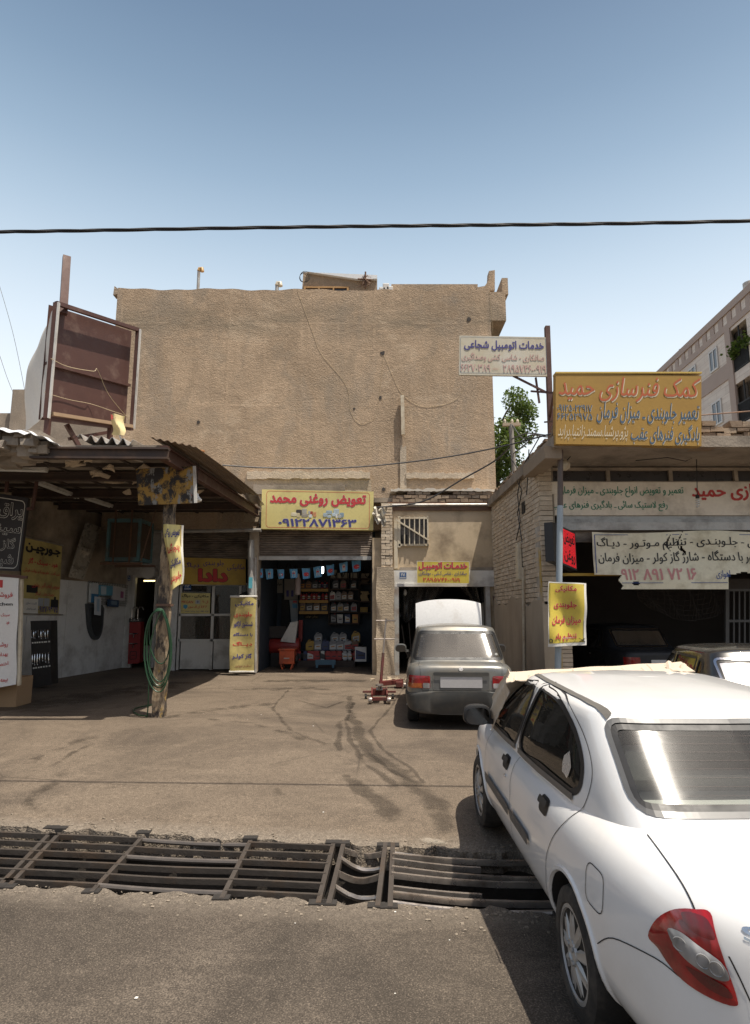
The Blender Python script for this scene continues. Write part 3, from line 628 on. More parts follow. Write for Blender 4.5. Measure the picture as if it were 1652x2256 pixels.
mb = MB(); mb.box(ox0, ox1, 17.04, 17.12, zat(1234, 17.1), zat(1226, 17.1)); mb.build('bottom_rail', M_shut2, sh)
mb = MB(); mb.tube([P(553, 1190, 16.9), P(553, 1440, 16.9)], .09, 10); mb.tube([P(562, 1228, 16.92), P(562, 1482, 16.92)], .045, 8); build_each(mb, 'shutter_guide', M_grey, oil, smooth=True)
mb = MB(); mb.pbox(548, 1272, 556, 1296, 16.79, .01); mb.build('blue_sticker', mat('cyan_sticker', (.12, .45, .55), .5), oil)
mb = MB(); mb.pbox(838, 1120, 840, 1180, 16.85, .1)
# ---- mechanic's shop (glazed)
mech = thing('mechanic_shop', 'glazed white aluminium shopfront under a yellow sign and closed shutter', 'shop', (-4.8, 18, 0)); MY = 18.0
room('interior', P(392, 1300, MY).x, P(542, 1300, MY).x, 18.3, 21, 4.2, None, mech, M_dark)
mb = MB(); mb.pbox(378, 1168, 392, 1478, MY - .02, .35); mb.build('pillar', M_white, mech)
mb = MB(); mb.box(P(392, 1200, MY).x, P(545, 1200, MY).x, MY + .02, MY + .3, zat(1170, MY), 4.4); mb.build('lintel', M_dark, mech)
x0, x1 = P(392, 1300, MY).x, P(545, 1300, MY).x
shutter(x0, x1, zat(1232, MY), zat(1166, MY), MY - .05, mech, M_shut)
mb = MB()
for a in ((392, 1284, 545, 1290), (392, 1352, 545, 1357), (392, 1408, 545, 1413), (392, 1284, 397, 1476), (464, 1284, 470, 1476), (524, 1284, 529, 1476), (541, 1284, 545, 1476)): mb.pbox(*a, MY - .05, .07)
mb.build('window_frame', M_alu, mech)
mb = MB(); mb.pbox(397, 1413, 464, 1474, MY - .02, .03); mb.build('door_panel', M_alu, mech)
mb = MB(); mb.pbox(470, 1413, 541, 1474, MY - .021, .03); mb.build('door_panel', M_alu, mech)
for a in ((397, 1290, 464, 1352), (470, 1290, 541, 1352), (397, 1357, 464, 1408), (470, 1357, 541, 1408)): MB().pbox(*a, MY, .006).build('window_pane', G_win, mech)
MB().tube([P(430, 1372, 19), P(415, 1390, 19), P(420, 1405, 19), P(440, 1400, 19), P(445, 1380, 19)], .03, 6).build('cable_bundle', M_black, label='dark cable bundle hanging inside the glazed mechanic shop', cat='cable')
mb = MB(); mb.pbox(448, 1360, 462, 1460, 19.2, .3); mb.pbox(475, 1360, 490, 1470, 19.2, .3); mb.build('tool_cabinet', mat('red_paint', (.35, .035, .028), .45, 0, .15, 3, 0, 40, (.06, .03, .03), 2, .4), bevel=.03, label='red steel uprights of a tool cabinet behind the mechanic shop glass', cat='cabinet')
# ================================================================== LEFT SHOP with canopy
left = thing('plumbing_shop', 'whitewashed corner shop with open forecourt bay under a ragged flat canopy', 'shop', (-7, 14, 0))
def wallx(y): return -8.19 + .142 * (y - 14.55)
WN = nrm(V((1, -.142, 0)))          # faces into the bay
def W(px, py, off=0):
    d = ray(px, py); o = V((0, 0, CAMZ)); p0 = V((-8.19, 14.55, 0)) + WN * off; return o + d * ((p0 - o).dot(WN) / d.dot(WN))
def wq(c, off=.02): return quad(*[W(a, b, off) for a, b in c])
CZ = 4.22
def cz(y): return 4.20 + .028 * (y - 9.25)
M_beam = mat('sooty_beam', (.062, .041, .032), .6, .1, .3, 4, .1, 60, (.13, .075, .045), 2.5, .4)
mb = MB(); a, b = V((wallx(6), 6, 0)), V((wallx(19), 19, 0)); back = -WN * .3
mb.hexa([a, b, b + back, a + back] + [q + V((0, 0, 4.45)) for q in (a, b, b + back, a + back)]); mb.build('upper_wall', M_beige, left)
mb = MB(); off = WN * .025; n = 9
for i in range(n):
    y0 = 6 + 13 * i / n; y1 = 6 + 13 * (i + 1) / n - .012; a, b = V((wallx(y0), y0, .0)), V((wallx(y1), y1, .0)); mb.hexa([a + off, b + off, b, a] + [q + V((0, 0, 2.46)) for q in (a + off, b + off, b, a)])
mb.build('whitewashed_dado', M_white, left)
DY = 18.9
mb = MB(); dx0, dx1 = P(287, 1400, DY).x, P(341, 1400, DY).x; dz = zat(1272, DY); wl = wallx(DY); wr_ = P(380, 1400, DY).x
mb.box(wl - .1, dx0, DY, DY + .2, 0, 4.45); mb.box(dx1, wr_ + .3, DY, DY + .2, 0, 4.45); mb.box(dx0, dx1, DY, DY + .2, dz, 4.45); mb.build('door_wall', M_white, left)
mb = MB(); f = .07
mb.box(dx0 - .02, dx0 + f, DY - .04, DY + .1, 0, dz); mb.box(dx1 - f, dx1 + .02, DY - .04, DY + .1, 0, dz); mb.box(dx0 - .02, dx1 + .02, DY - .042, DY + .1, dz, dz + .08); mb.build('door_frame', M_alu, left)
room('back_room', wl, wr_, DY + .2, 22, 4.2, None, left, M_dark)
MB().box(dx0 + .12, dx1 - .08, DY + .5, DY + .54, dz - .1, dz - .06).build('tube_lamp', emit('lit_tube', (1, .78, .35), 3.0), label='lit yellowish tube lamp just inside the plumbing shop door', cat='lamp')
# ---- roof slab, ceiling, beams
FY = 9.25; ex = -3.26
mb = MB(); mb.hexa([V((-12, FY + .25, cz(FY))), V((ex - .05, FY + .25, cz(FY))), V((ex - .05, 19.1, cz(19.1))), V((-12, 19.1, cz(19.1))), V((-12, FY + .25, cz(FY) + .07)), V((ex - .05, FY + .25, cz(FY) + .07)), V((ex - .05, 19.1, cz(19.1) + .07)), V((-12, 19.1, cz(19.1) + .07))]); mb.build('roof_slab', M_conc, left)
mb = MB()
for i in range(14): y = FY + .6 + i * .68; mb.box(-11, ex - .1, y, y + .05, cz(y) - .07, cz(y) + .01)
for i in range(11): mb.bar(V((-10.6 + i * .7, FY + .4, cz(FY + .4) - .02)), V((-10.6 + i * .7, 19, cz(19) - .02)), .05, .035)
mb.build('ceiling_batten', mat('soot_timber', (.06, .045, .036), .9, 0, .3), left)
mb = MB(); zb1 = zat(1012, FY); zb0 = zat(988, FY)
def ibeam(mb, p, q, h, w_):
    p, q = V(p), V(q); mb.bar(p, q, .02, h); mb.bar(p + V((0, 0, h / 2)), q + V((0, 0, h / 2)), w_, .03); mb.bar(p - V((0, 0, h / 2)), q - V((0, 0, h / 2)), w_, .03)
bz = (zat(1012, FY) + zat(983, FY)) / 2
ibeam(mb, P(70, 998, FY) * 1, P(372, 1000, FY), .15, .12); mb.build('front_beam', M_beam, left)
mb = MB(); ibeam(mb, V((ex, FY, bz)), V((ex, 17.0, cz(17) - .05)), .20, .12); mb.build('side_beam', M_brown, left)
for y in (11.2, 13.2, 15.2): mb = MB(); ibeam(mb, V((-7.9, y, cz(y) - .12)), V((ex, y, cz(y) - .12)), .14, .10); mb.build('cross_beam', M_beam, left)
mb = MB()   # rubble edge of the old slab at the left
for i in range(90):
    x = RND.uniform(-8.5, -5.1); a = V((x, FY + RND.uniform(-.1, .45), CZ + RND.uniform(-.16, .2) - (x + 8) * .03)); s = RND.uniform(.06, .2)
    pts = [a + V((sx * s * RND.uniform(.6, 1), sy * s * RND.uniform(.6, 1), sz * s * .55 * RND.uniform(.6, 1))) for sz in (-1, 1) for sx, sy in ((-1, -1), (1, -1), (1, 1), (-1, 1))]; mb.hexa(pts)
mb.box(-12, -5.2, FY, FY + .5, CZ - .12, CZ + .22); mb.build('broken_slab_edge', M_conc, left)
mb = MB()   # peeling ceiling plaster
for i in range(26):
    a = V((RND.uniform(-5.2, -3.6), FY + RND.uniform(.3, 3.5), CZ - .1)); s = RND.uniform(.08, .25)
    mb.prism([a + V((s * cos(k * 1.05) * RND.uniform(.5, 1.2), s * sin(k * 1.05) * RND.uniform(.5, 1.2), RND.uniform(-.09, .04))) for k in range(6)], (0, 0, .02))
mb.build('peeling_plaster', M_stucco2, left)
# corrugated sheet on the roof
c0, c1 = P(172, 985, 9.5), P(295, 985, 9.5)
mb = MB(); mb.sheet(lambda u, v: V((c0.x + (c1.x - c0.x) * u, 9.45 + 1.8 * v, CZ + .17 - .09 * u + .055 * sin(u * 2 * pi * 5.2) + .35 * v * .3)), 70, 3, .008); mb.build('corrugated_sheet', M_tin, left, smooth=60)
# side awning sheets
M_aw = mat('brown_plastic_sheet', (.20, .135, .085), .35, 0, .2, 3, .05, 30, (.10, .07, .05), 1.5, .6, stretch=(1, 4, 1))
mb = MB(); p1, p2, p3, p4 = V((-3.45, 9.2, 4.31)), V((-2.85, 9.5, 4.25)), V((-2.80, 14.6, 4.42)), V((-3.4, 14.6, 4.46))
mb.sheet(lambda u, v: p1.lerp(p2, u).lerp(p4.lerp(p3, u), v) + V((0, 0, .014 * sin(u * 38) + .03 * sin(v * 3))), 40, 8, .006); aw = mb.build('awning_sheet', M_aw, left, smooth=60)
mb = MB()
for v in (.12, .42): mb.bar(V((-3.4, 9.2 + 5.4 * v, 4.365 + .15 * v)), V((-2.87, 9.5 + 5.1 * v, 4.31 + .16 * v)), .05, .02)
build_each(mb, 'awning_batten', mat('orange_batten', (.45, .2, .07), .7), aw)
mb = MB(); p1, p2, p3, p4 = V((-3.3, 14.4, 4.47)), V((-2.80, 14.5, 4.43)), V((-2.98, 16.4, 4.46)), V((-3.25, 16.4, 4.5)); mb.sheet(lambda u, v: p1.lerp(p2, u).lerp(p4.lerp(p3, u), v) + V((0, 0, .03 * sin(u * 9 + v * 6))), 20, 8, .006); mb.build('awning_sheet', M_tin, left, smooth=60)
# white plastic sheeting draped on the slab edge
mb = MB(); q0, q1 = P(-40, 948, 9.1), P(58, 962, 9.1); mb.sheet(lambda u, v: q0.lerp(q1, u) + V((0, -.05 + .8 * v, .08 + .015 * sin(u * 17 + v * 5) * (1 - v) + .10 * v - .05 * (v < .05))), 24, 6, .004); M_ps = mat('white_plastic_sheet', (.72, .73, .74), .35, 0, .06, 5, .2, 20); mb.build('plastic_sheet', M_ps, label='crumpled white plastic sheet on the left end of the canopy roof', cat='plastic sheet', smooth=True)
mb = MB(); q0, q1 = P(52, 962, 9.0), P(112, 985, 9.0); mb.sheet(lambda u, v: q0.lerp(q1, u) + V((.04 * sin(v * 9), -.03 + .7 * v, .10 + .018 * sin(u * 11 + v * 4))), 18, 6, .004); mb.build('plastic_sheet', M_ps, label='white plastic scrap folded over the slab edge beside the corrugated sheet', cat='plastic sheet', smooth=True)
# pipe under the canopy at the back
MB().tube([P(300, 1172, 17.2), P(575, 1168, 16.6)], .05, 8).build('gutter_pipe', M_grey, left, smooth=True)
# ---- fluorescent fittings
M_tube = mat('lamp_tube_off', (.7, .7, .66), .35, 0, .04)
def fluo(p, q, lab):
    p, q = V(p), V(q); c = (p + q) / 2; t = thing('fluorescent_lamp', lab, 'lamp', c, 'unlit tube lamps under the canopy')
    MB().bar(p, q, .12, .05).build('housing', M_alu, t); s = nrm((q - p).cross(V((0, 0, 1)))) * .035
    for k in (-1, 1): MB().tube([p + s * k - V((0, 0, .045)), q + s * k - V((0, 0, .045))], .014, 6).build('tube', M_tube, t, smooth=True)
z_ = 4.19
fluo(P(-20, 1030, 10.9), P(103, 1033, 10.9), 'unlit twin tube lamp nearest the street, hung crosswise above the black sign')
fluo(V((-6.64, 11.9, z_)), V((-6.62, 13.5, z_)), 'unlit twin tube lamp in the middle of the canopy ceiling, running inward')
fluo(V((-6.6, 13.9, z_ + .05)), V((-6.58, 15.7, z_ + .09)), 'unlit tube lamp deepest under the canopy, above the evaporative cooler')
t = thing('hanging_bulb', 'white lamp bulb hanging under the side beam beside the scorched sign', 'lamp', P(433, 1100, 10.6)); a = P(433, 1100, 10.6)
MB().tube([a + V((0, 0, .1)), V((a.x, a.y, cz(a.y) + .01))], .006, 5).build('flex', M_black, t); MB().lathe([(0, .1), (.03, .1), (.035, .06), (.06, .03), (.09, 0), (.085, -.03), (.05, -.05), (0, -.055)], a, 'Z', 14).build('bulb', mat('opal_bulb', (.75, .74, .7), .3, 0, .03), t, smooth=True)
# ---- evaporative cooler
t = thing('evaporative_cooler', 'old blue evaporative cooler with slatted pads hung under the canopy', 'cooler', (-6.5, 16, 3.0)); x0, x1, y0, y1, z0, z1 = -7.0, -6.12, 16, 16.95, 2.95, 4.06
M_cool = mat('teal_paint', (.09, .19, .21), .6, 0, .25, 4, 0, 40, (.12, .07, .04), 2, .5); M_pad = mat('straw_pad', (.12, .085, .06), .95, 0, .4, 14, .6, 60)
mb = MB(); mb.box(x0 + .04, x1 - .04, y0 + .04, y1, z0, z1)
for xx in (x0, x1 - .07):
    for yy in (y0, y1 - .07): mb.box(xx, xx + .07, yy, yy + .07, z0, z1)
mb.box(x0 + .07, x1 - .07, y0, y0 + .07, z1 - .09, z1); mb.box(x0 + .07, x1 - .07, y0, y0 + .07, z0, z0 + .09); mb.box(x1 - .07, x1, y0 + .07, y1 - .07, z1 - .09, z1); mb.box(x1 - .07, x1, y0 + .07, y1 - .07, z0, z0 + .09); mb.build('casing', M_cool, t)
def louv(side):
    mb = MB(); n = 26
    for i in range(n):
        z = z0 + .13 + (z1 - z0 - .26) * i / n
        if side: mb.box(x1 - .03, x1 - .012, y0 + .1, y1 - .1, z, z + .018)
        else: mb.box(x0 + .1, x1 - .1, y0 + .012, y0 + .03, z, z + .018)
    if side: mb.box(x1 - .045, x1 - .035, y0 + .09, y1 - .09, z0 + .1, z1 - .1); mb.box(x1 - .03, x1 - .008, y0 + .46, y0 + .49, z0 + .1, z1 - .1)
    else: mb.box(x0 + .09, x1 - .09, y0 + .03, y0 + .04, z0 + .1, z1 - .1); mb.box(x0 + .43, x0 + .46, y0 + .008, y0 + .03, z0 + .1, z1 - .1)
    mb.build('louvre_panel', M_pad, t)
louv(0); louv(1)
mb = MB()
for xx in (x0 + .2, x0 + .62): mb.box(xx, xx + .035, y0 - .04, y0 - .005, z0 - .05, cz(16))
mb.box(x0 - .1, x1 + .1, y0 - .06, y0 + .0, z0 - .1, z0 - .04); mb.box(x0 - .1, x1 + .1, y1 - .1, y1, z0 - .1, z0 - .04); mb.bar(V((x1 + .05, y0, z0)), V((x1 + .35, y0 + .1, cz(16))), .03); build_each(mb, 'hanger', M_rust, t)
mb = MB(); mb.lathe([(.2, 0), (.2, .3), (.14, .5), (.14, .55)], (-6.35, 17.3, 2.75), 'Y', 12); mb.build('duct', M_tin, t)
# ---- pole
pole = thing('wooden_post', 'weathered paint flaked post carrying the canopy corner and green hose', 'post', (-3.47, 10.3, 0)); PX = -3.47; PY = 10.3
M_post, t_, b_ = newmat('flaked_post'); co = coords(t_); c = mixc(t_, ramp(t_, noise(t_, mapping(t_, co, (3, 3, .7)), 5, 8, .7), [(.4, 0), (.55, 1)]), (.20, .14, .085), (.34, .26, .17)); c = mixc(t_, ramp(t_, noise(t_, mapping(t_, co, (1.5, 1.5, .6), (2, 4, 3)), 4, 8, .7), [(.5, 0), (.58, 1)]), c, (.05, .04, .034)); c = mixc(t_, ramp(t_, noise(t_, mapping(t_, co, (1, 1, .5), (9, 4, 1)), 5, 7, .7), [(.6, 0), (.66, .8)]), c, (.42, .27, .07)); t_.links.new(c, b_.inputs['Base Color']); b_.inputs['Roughness'].default_value = .85; t_.links.new(bumpn(t_, noise(t_, mapping(t_, co, (2, 2, .5)), 18, 8, .7), .8, .015), b_.inputs['Normal'])
mb = MB(); n = 40
for i in range(n + 1):
    z = 4.1 * i / n; wob = .008 * sin(i * 1.7); h = .09 - .012 * (i / n)
    mb.v += [V((PX - h + wob, PY - h, z)), V((PX + h + wob, PY - h + .01 * sin(i), z)), V((PX + h + wob, PY + h, z)), V((PX - h, PY + h, z))]
for i in range(n):
    for j in range(4): k = (j + 1) % 4; mb.face((i * 4 + j, i * 4 + k, i * 4 + 4 + k, i * 4 + 4 + j))
mb.face((3, 2, 1, 0)); mb.face((n * 4, n * 4 + 1, n * 4 + 2, n * 4 + 3)); mb.build('shaft', M_post, pole, bevel=0)
MB().box(PX - .11, PX + .11, PY - .11, PY + .11, 1.75, 1.79).build('iron_strap', M_rust, pole)
# green hose
M_hose = mat('green_hose', (.018, .06, .028), .4, 0, .1, 8)
hz = zat(1340, 10.15); mb = MB(); pts = []
loops = [(.19, zat(1462, 10.15)), (.22, zat(1500, 10.15)), (.25, zat(1512, 10.15)), (.21, zat(1506, 10.15)), (.24, zat(1518, 10.15))]
for k, (rx, zb) in enumerate(loops):
    for i in range(28):
        a = pi / 2 + 2 * pi * i / 28; cz = (hz + zb) / 2; rz = (hz - zb) / 2
        pts.append(V((PX + .02 + rx * cos(a) * (1.0 if cos(a) < 0 else .75) - .03 * sin(a), PY - .15 - .012 * k - .05 * max(0, sin(a)), cz + rz * sin(a) - .01 * k)))
pts += [V((PX - .12, PY - .2, 1.2)), V((PX - .13, PY - .16, .5)), V((PX - .14, PY - .12, .05)), V((PX - .2, PY - .05, .02)), V((PX - .35, PY + .05, .02)), V((PX - .6, PY + .5, .02)), V((PX - .62, PY + .9, .02)), V((PX - .3, PY + 1.5, .02))]
sm = []
for i in range(len(pts) - 1):
    p0, p1, p2, p3 = pts[max(i - 1, 0)], pts[i], pts[i + 1], pts[min(i + 2, len(pts) - 1)]
    for k in range(3): s = k / 3; sm.append(.5 * ((2 * p1) + (p2 - p0) * s + (2 * p0 - 5 * p1 + 4 * p2 - p3) * s * s + (3 * p1 - p0 - 3 * p2 + p3) * s ** 3))
mb.tube(sm, .0105, 6); mb.build('garden_hose', M_hose, smooth=True, label='green hose coiled on the weathered post and trailing on the ground', cat='hose')
# ---- billboard on the roof
bb = thing('billboard_frame', 'brown steel back of a boxed billboard standing on the canopy roof', 'billboard', (-5.2, 10.8, 4.6))
A0, A1 = P(128, 668, 10.0), P(304, 727, 11.9); B0, B1 = P(97, 922, 10.0), P(290, 945, 11.9); A0.x = B0.x = (A0.x + B0.x) / 2; A1.x = B1.x = (A1.x + B1.x) / 2
fq = quad(A0, A1, B1, B0); nv = nrm((B1 - B0).cross(A0 - B0)); nv = nv if nv.y < 0 else -nv
mb = MB(); mb.sheet(lambda u, v: fq(u, v) - nv * .16, 12, 12, .01); mb.build('back_sheet', M_brown, bb)
mb = MB()
for a, b in ((A0, A1), (B0, B1), (A1, B1), (A0, B0)): mb.bar(a, b, .07, .07)
mb.bar(fq(0, .48) - nv * .12, fq(1, .44) - nv * .12, .05, .05); mb.build('frame', M_brown, bb)
MB().bar(A0 + nv * .06, B0 + nv * .06, .045, .03).build('edge_strip', M_alu, bb); MB().bar(A1 + nv * .06, B1 + nv * .06, .045, .03).build('edge_strip', M_alu, bb); MB().bar(fq(.03, .04) + nv * .05, fq(.97, .02) + nv * .05, .08, .06).build('bottom_rail', mat('bare_timber', (.38, .26, .16), .8, 0, .2), bb)
mb = MB()
for u in (.02, .72): a = fq(u, 0); mb.bar(a, V((a.x, a.y, CZ + .1)), .08)
mb.bar(fq(.35, 0) - nv * .3, fq(.5, 0) - nv * .2 - V((0, 0, .5)), .07); mb.bar(B0 - V((.05, -.9, .1)), B1 - V((.2, .2, .1)), .06)
mb.bar(V((B0.x - .62, B0.y + .9, B0.z)), V((B0.x - .62, B0.y + .9, CZ)), .08); build_each(mb, 'leg', M_brown, bb)
a, b = P(140, 680, 10.25), P(147, 566, 10.4); MB().bar(a - V((0, 0, .1)), b, .13, .09).build('mast', M_brown, bb)
# white cloth side, sagging
c_tl, c_tr, c_br, c_bl = P(98, 705, 10.3), A0 + V((-.03, -.02, -.1)), B0 + V((-.03, -.02, .05)), P(56, 948, 10.5)
def cloth(u, v):
    p = quad(c_tl, c_tr, c_br, c_bl)(u, v); bul = sin(pi * v) * (1 - u) ** .7
    p += V((-.27 * bul * (.6 + .4 * v), .1 * bul, -.04 * sin(pi * u) + (-.45 * (1 - u) ** 1.6 * max(0, v - .35)))); p += V((.008 * sin(v * 16 + u * 7), .012 * sin(u * 11 + v * 9), 0)); return p
MB().sheet(cloth, 16, 24, .006).build('cloth_cover', mat('sun_bleached_vinyl', (.76, .72, .65), .7, 0, .08, 3, .1, 15), bb, smooth=True)
pxline([(98, 865), (150, 880), (200, 890), (245, 905), (285, 918)], [9.95, 10.4, 10.9, 11.3, 11.7], .005, 5, 'loose_wire', M_wire, label='tangled pale wires strung across the foot of the billboard', cat='wire')
pxline([(112, 790), (150, 808), (205, 818), (215, 815), (240, 870), (285, 925)], [9.9, 10.3, 10.8, 10.9, 11.2, 11.7], .006, 5, 'loose_wire', M_wire, label='pale wire drooping across the middle of the brown billboard back', cat='wire')
# yellow rag on a stick
rq = pquad([(245, 912), (272, 915), (274, 960), (246, 957)], 10.6); mb = MB(); mb.sheet(lambda u, v: rq(u, v) + V((.02 * sin(v * 7), .05 * sin(u * 6 + v * 3), 0)), 10, 10, .006)
t = thing('yellow_rag', 'pale yellow rag hung on a stick above the canopy beam', 'rag', P(262, 985, 10.6)); mb.build('cloth', mat('yellow_cloth', (.72, .60, .32), .9, 0, .1, 8, .3, 20), t, smooth=True); mb = MB(); mb.add([rq(.02, .98) + V((0, -.03, 0)), rq(.45, .8) + V((0, -.045, 0)), rq(.04, .68) + V((0, -.04, 0))], [(0, 1, 2)]); mb.build('red_corner', mat('faded_red_print', (.5, .1, .08), .9), t); MB().bar(P(262, 955, 10.62), P(275, 990, 10.62), .025).build('stick', M_alu, t)
# ================================================================== SIGNS
K = lambda n, c, **k: mat('ink_' + n, c, k.pop('rough', .6), 0, k.pop('var', .06), 6, **k)
I_red = K('red', (.55, .045, .05)); I_navy = K('navy', (.055, .05, .22)); I_white = K('white', (.74, .72, .66)); I_black = K('black', (.02, .02, .022)); I_blue = K('blue', (.05, .10, .30)); I_green = K('green', (.03, .22, .13)); I_fred = K('fascia_red', (.50, .05, .04))
I_pink = K('pink', (.60, .28, .27)); I_fade = K('faded_rose', (.56, .36, .32)); I_slate = K('slate', (.20, .22, .27)); I_steel = K('steel_blue', (.06, .12, .20)); I_orange = K('orange_red', (.48, .115, .04)); I_cream = K('cream', (.68, .60, .44)); I_gold = K('worn_gold', (.42, .33, .18))
S_yel = mat('yellow_sign_face', (.70, .60, .24), .5, 0, .06, 2, 0, 40, (.45, .37, .16), 1.5, .4)
S_yel2 = mat('yellow_vinyl', (.66, .52, .08), .5, 0, .07, 3, .08, 14, (.42, .32, .08), 1.5, .4)
S_och = mat('ochre_sign_face', (.40, .235, .045), .55, 0, .06, 2, 0, 40, (.34, .19, .04), 1.2, .5)
S_pale = mat('faded_sign_face', (.56, .50, .37), .6, 0, .07, 2, 0, 40, (.62, .60, .53), 2.2, .7)
S_amb = mat('amber_sign_face', (.58, .38, .07), .55, 0, .08, 2, 0, 40, (.3, .2, .06), 1.2, .5)
S_dirty = mat('dirty_yellow_vinyl', (.56, .46, .17), .65, 0, .1, 3, .1, 12, (.14, .11, .06), 1.3, .6)
S_cream = mat('cream_banner', (.82, .78, .60), .6, 0, .06, 2, .1, 12, (.45, .40, .27), 2.4, .5)
S_vinyl = mat('white_vinyl', (.74, .74, .73), .45, 0, .05, 3, .06, 10)
S_plate = mat('blue_enamel', (.03, .10, .26), .35, 0, .05); S_fascia = mat('painted_fascia', (.84, .76, .63), .75, 0, .07, 2, .15, 30, (.33, .27, .2), 1.2, .5)
def panel(root, surf, m, th=.06, nu=1, nv=1, name='panel', smooth=False):
    mb = MB(); mb.sheet(surf, nu, nv, th); return mb.build(name, m, root, smooth=smooth)
def base_of(surf): a = V(surf(.5, 0)); return a
def sign(name, label, cat, surf, m, th=.06, nu=1, nv=1, group=None, pname='panel'):
    t = thing(name, label, cat, base_of(surf), group); panel(t, surf, m, th, nu, nv, pname, nu > 1); return t
# ---- oil change sign
sf = pquad([(577, 1078), (823, 1083), (822, 1168), (575, 1165)], 16.6)
t = sign('shop_sign', 'large yellow oil change sign with red heading and purple phone number over the blue shop', 'sign', sf, S_yel, .22)
mb = MB(); outline(mb, sf, (.042, .033, .966, .963), .0035, .010, .028); mb.build('red_border', I_red, t)
letter(t, sf, 'تعویض روغنی محمد', (.074, .085, .934, .42), I_red, .045, [(I_white, .012), (I_slate, .020)])
letter(t, sf, '۰۹۱۲۲۸۷۱۳۶۳', (.155, .735, .85, .925), I_navy, .03, [(I_white, .012), (I_slate, .018)])
cans = [(.31, .50, .36, .65, (.05, .04, .04)), (.363, .475, .405, .60, (.40, .38, .33)), (.36, .60, .418, .69, (.30, .27, .22)), (.265, .575, .318, .67, (.62, .56, .40)), (.317, .59, .345, .70, (.55, .47, .28)), (.42, .53, .436, .61, (.42, .42, .42)), (.437, .54, .46, .63, (.35, .07, .04)), (.464, .56, .49, .68, (.55, .25, .12)), (.425, .62, .452, .70, (.62, .66, .68)),
        (.577, .51, .632, .61, (.30, .38, .42)), (.645, .465, .694, .61, (.42, .50, .53)), (.552, .58, .59, .675, (.35, .43, .47)), (.632, .575, .665, .66, (.46, .55, .6)), (.59, .63, .625, .70, (.4, .48, .52)), (.70, .565, .737, .68, (.22, .30, .36)), (.665, .60, .68, .70, (.7, .7, .68)), (.685, .62, .715, .70, (.4, .42, .42))]
cm = {}
for k, (l, t0, r, b0, c) in enumerate(cans):
    mb = MB(); lf = .004 + .0006 * k; n = 10; cu = (l + r) / 2; ru = (r - l) / 2; rv = ru * .55; pts = []
    for i in range(n + 1): a = pi + pi * i / n; pts.append((cu + ru * cos(a), (1 - b0) + rv * sin(a) + rv))
    for i in range(n + 1): a = pi * i / n; pts.append((cu + ru * cos(a), (1 - t0) + rv * sin(a) - rv))
    q = [V(sf(u, v)) + V((0, -lf, 0)) for u, v in pts]; mb.add(q, [tuple(range(len(q)))]); mb.cur = 1
    q = [V(sf(cu + ru * .9 * cos(2 * pi * i / 14), (1 - t0) - rv + rv * .8 * sin(2 * pi * i / 14))) + V((0, -lf - .0003, 0)) for i in range(14)]; mb.add(q, [tuple(range(14))])
    key = tuple(round(x, 2) for x in c); cm.setdefault(key, (K('can%d' % k, c, var=.3), K('canlid%d' % k, [min(1, x * 1.5) for x in c]))); mb.build('printed_can', list(cm[key]), t)
# ---- ochre sign on the right roof
sf = pquad([(1224, 822), (1545, 828), (1545, 983), (1224, 978)], 10.4)
t = sign('shop_sign', 'big ochre hand painted sign with orange heading on the right shop roof', 'sign', sf, S_och, .16)
letter(t, sf, 'کمک فنرسازی حمید', (.02, .04, .99, .39), I_orange, .012, [(I_cream, .0)], .25, shift=(.005, -.016))
letter(t, sf, '۰۹۱۲۵۰۲۲۹۱۷', (.008, .445, .25, .545), I_steel, .006, [(I_cream, .0)], shift=(.002, -.006)); letter(t, sf, '۶۶۲۵۲۹۷۵', (.008, .565, .25, .66), I_steel, .006, [(I_cream, .0)], shift=(.002, -.006))
letter(t, sf, 'تعمیر جلوبندی ـ میزان فرمان', (.28, .40, .985, .70), I_steel, .006, [(I_cream, .0)], .25, shift=(.003, -.010))
letter(t, sf, 'بادگیری فنرهای عقب', (.515, .70, .985, .985), I_steel, .006, [(I_cream, .0)], .25, shift=(.003, -.010))
letter(t, sf, 'پژو.پرشیا.سمند.زانتیا.پراید', (.015, .73, .495, .95), I_cream, .0, None, .25)
MB().pbox(1224, 819, 1546, 822.5, 10.39, .18).build('top_edge', mat('sunlit_edge', (.6, .42, .1), .5), t)  # top edge in lighter ochre: sunlight put into the colour
# ---- faded sign on the brown mast
sf = pquad([(1012, 739), (1203, 743), (1206, 829), (1011, 826)], 11.45)
t = sign('shop_sign', 'faded pale sign with blue heading and pink numbers fixed to the leaning brown mast', 'sign', sf, S_pale, .05)
mb = MB(); outline(mb, sf, (.012, .03, .995, .95), .004, .009, .02); mb.build('grey_border', K('border', (.22, .26, .31)), t)
letter(t, sf, 'خدمات اتومبیل شجاعی', (.055, .11, .97, .375), I_navy, .03, [(I_white, .012)]); letter(t, sf, 'صافکاری - شاسی کشی وصداگیری', (.03, .43, .97, .65), I_fade, .015, [(I_white, .008)])
letter(t, sf, '۶۶۲۷۰۳۸۹', (.018, .72, .355, .91), I_fade, .015, [(I_white, .008)]); letter(t, sf, 'مغازه', (.375, .80, .445, .87), I_fade, .01); letter(t, sf, '۰۹۱۹-۲۸۹۵۷۴۶', (.50, .72, .985, .92), I_fade, .015, [(I_white, .008)])
t = thing('sign_mast', 'leaning brown steel mast with struts at the front corner of the brick wall', 'mast', P(1213, 985, 11.5))
MB().bar(P(1215, 1010, 11.5), P(1205, 720, 11.5), .11, .09).build('post', M_brown, t)
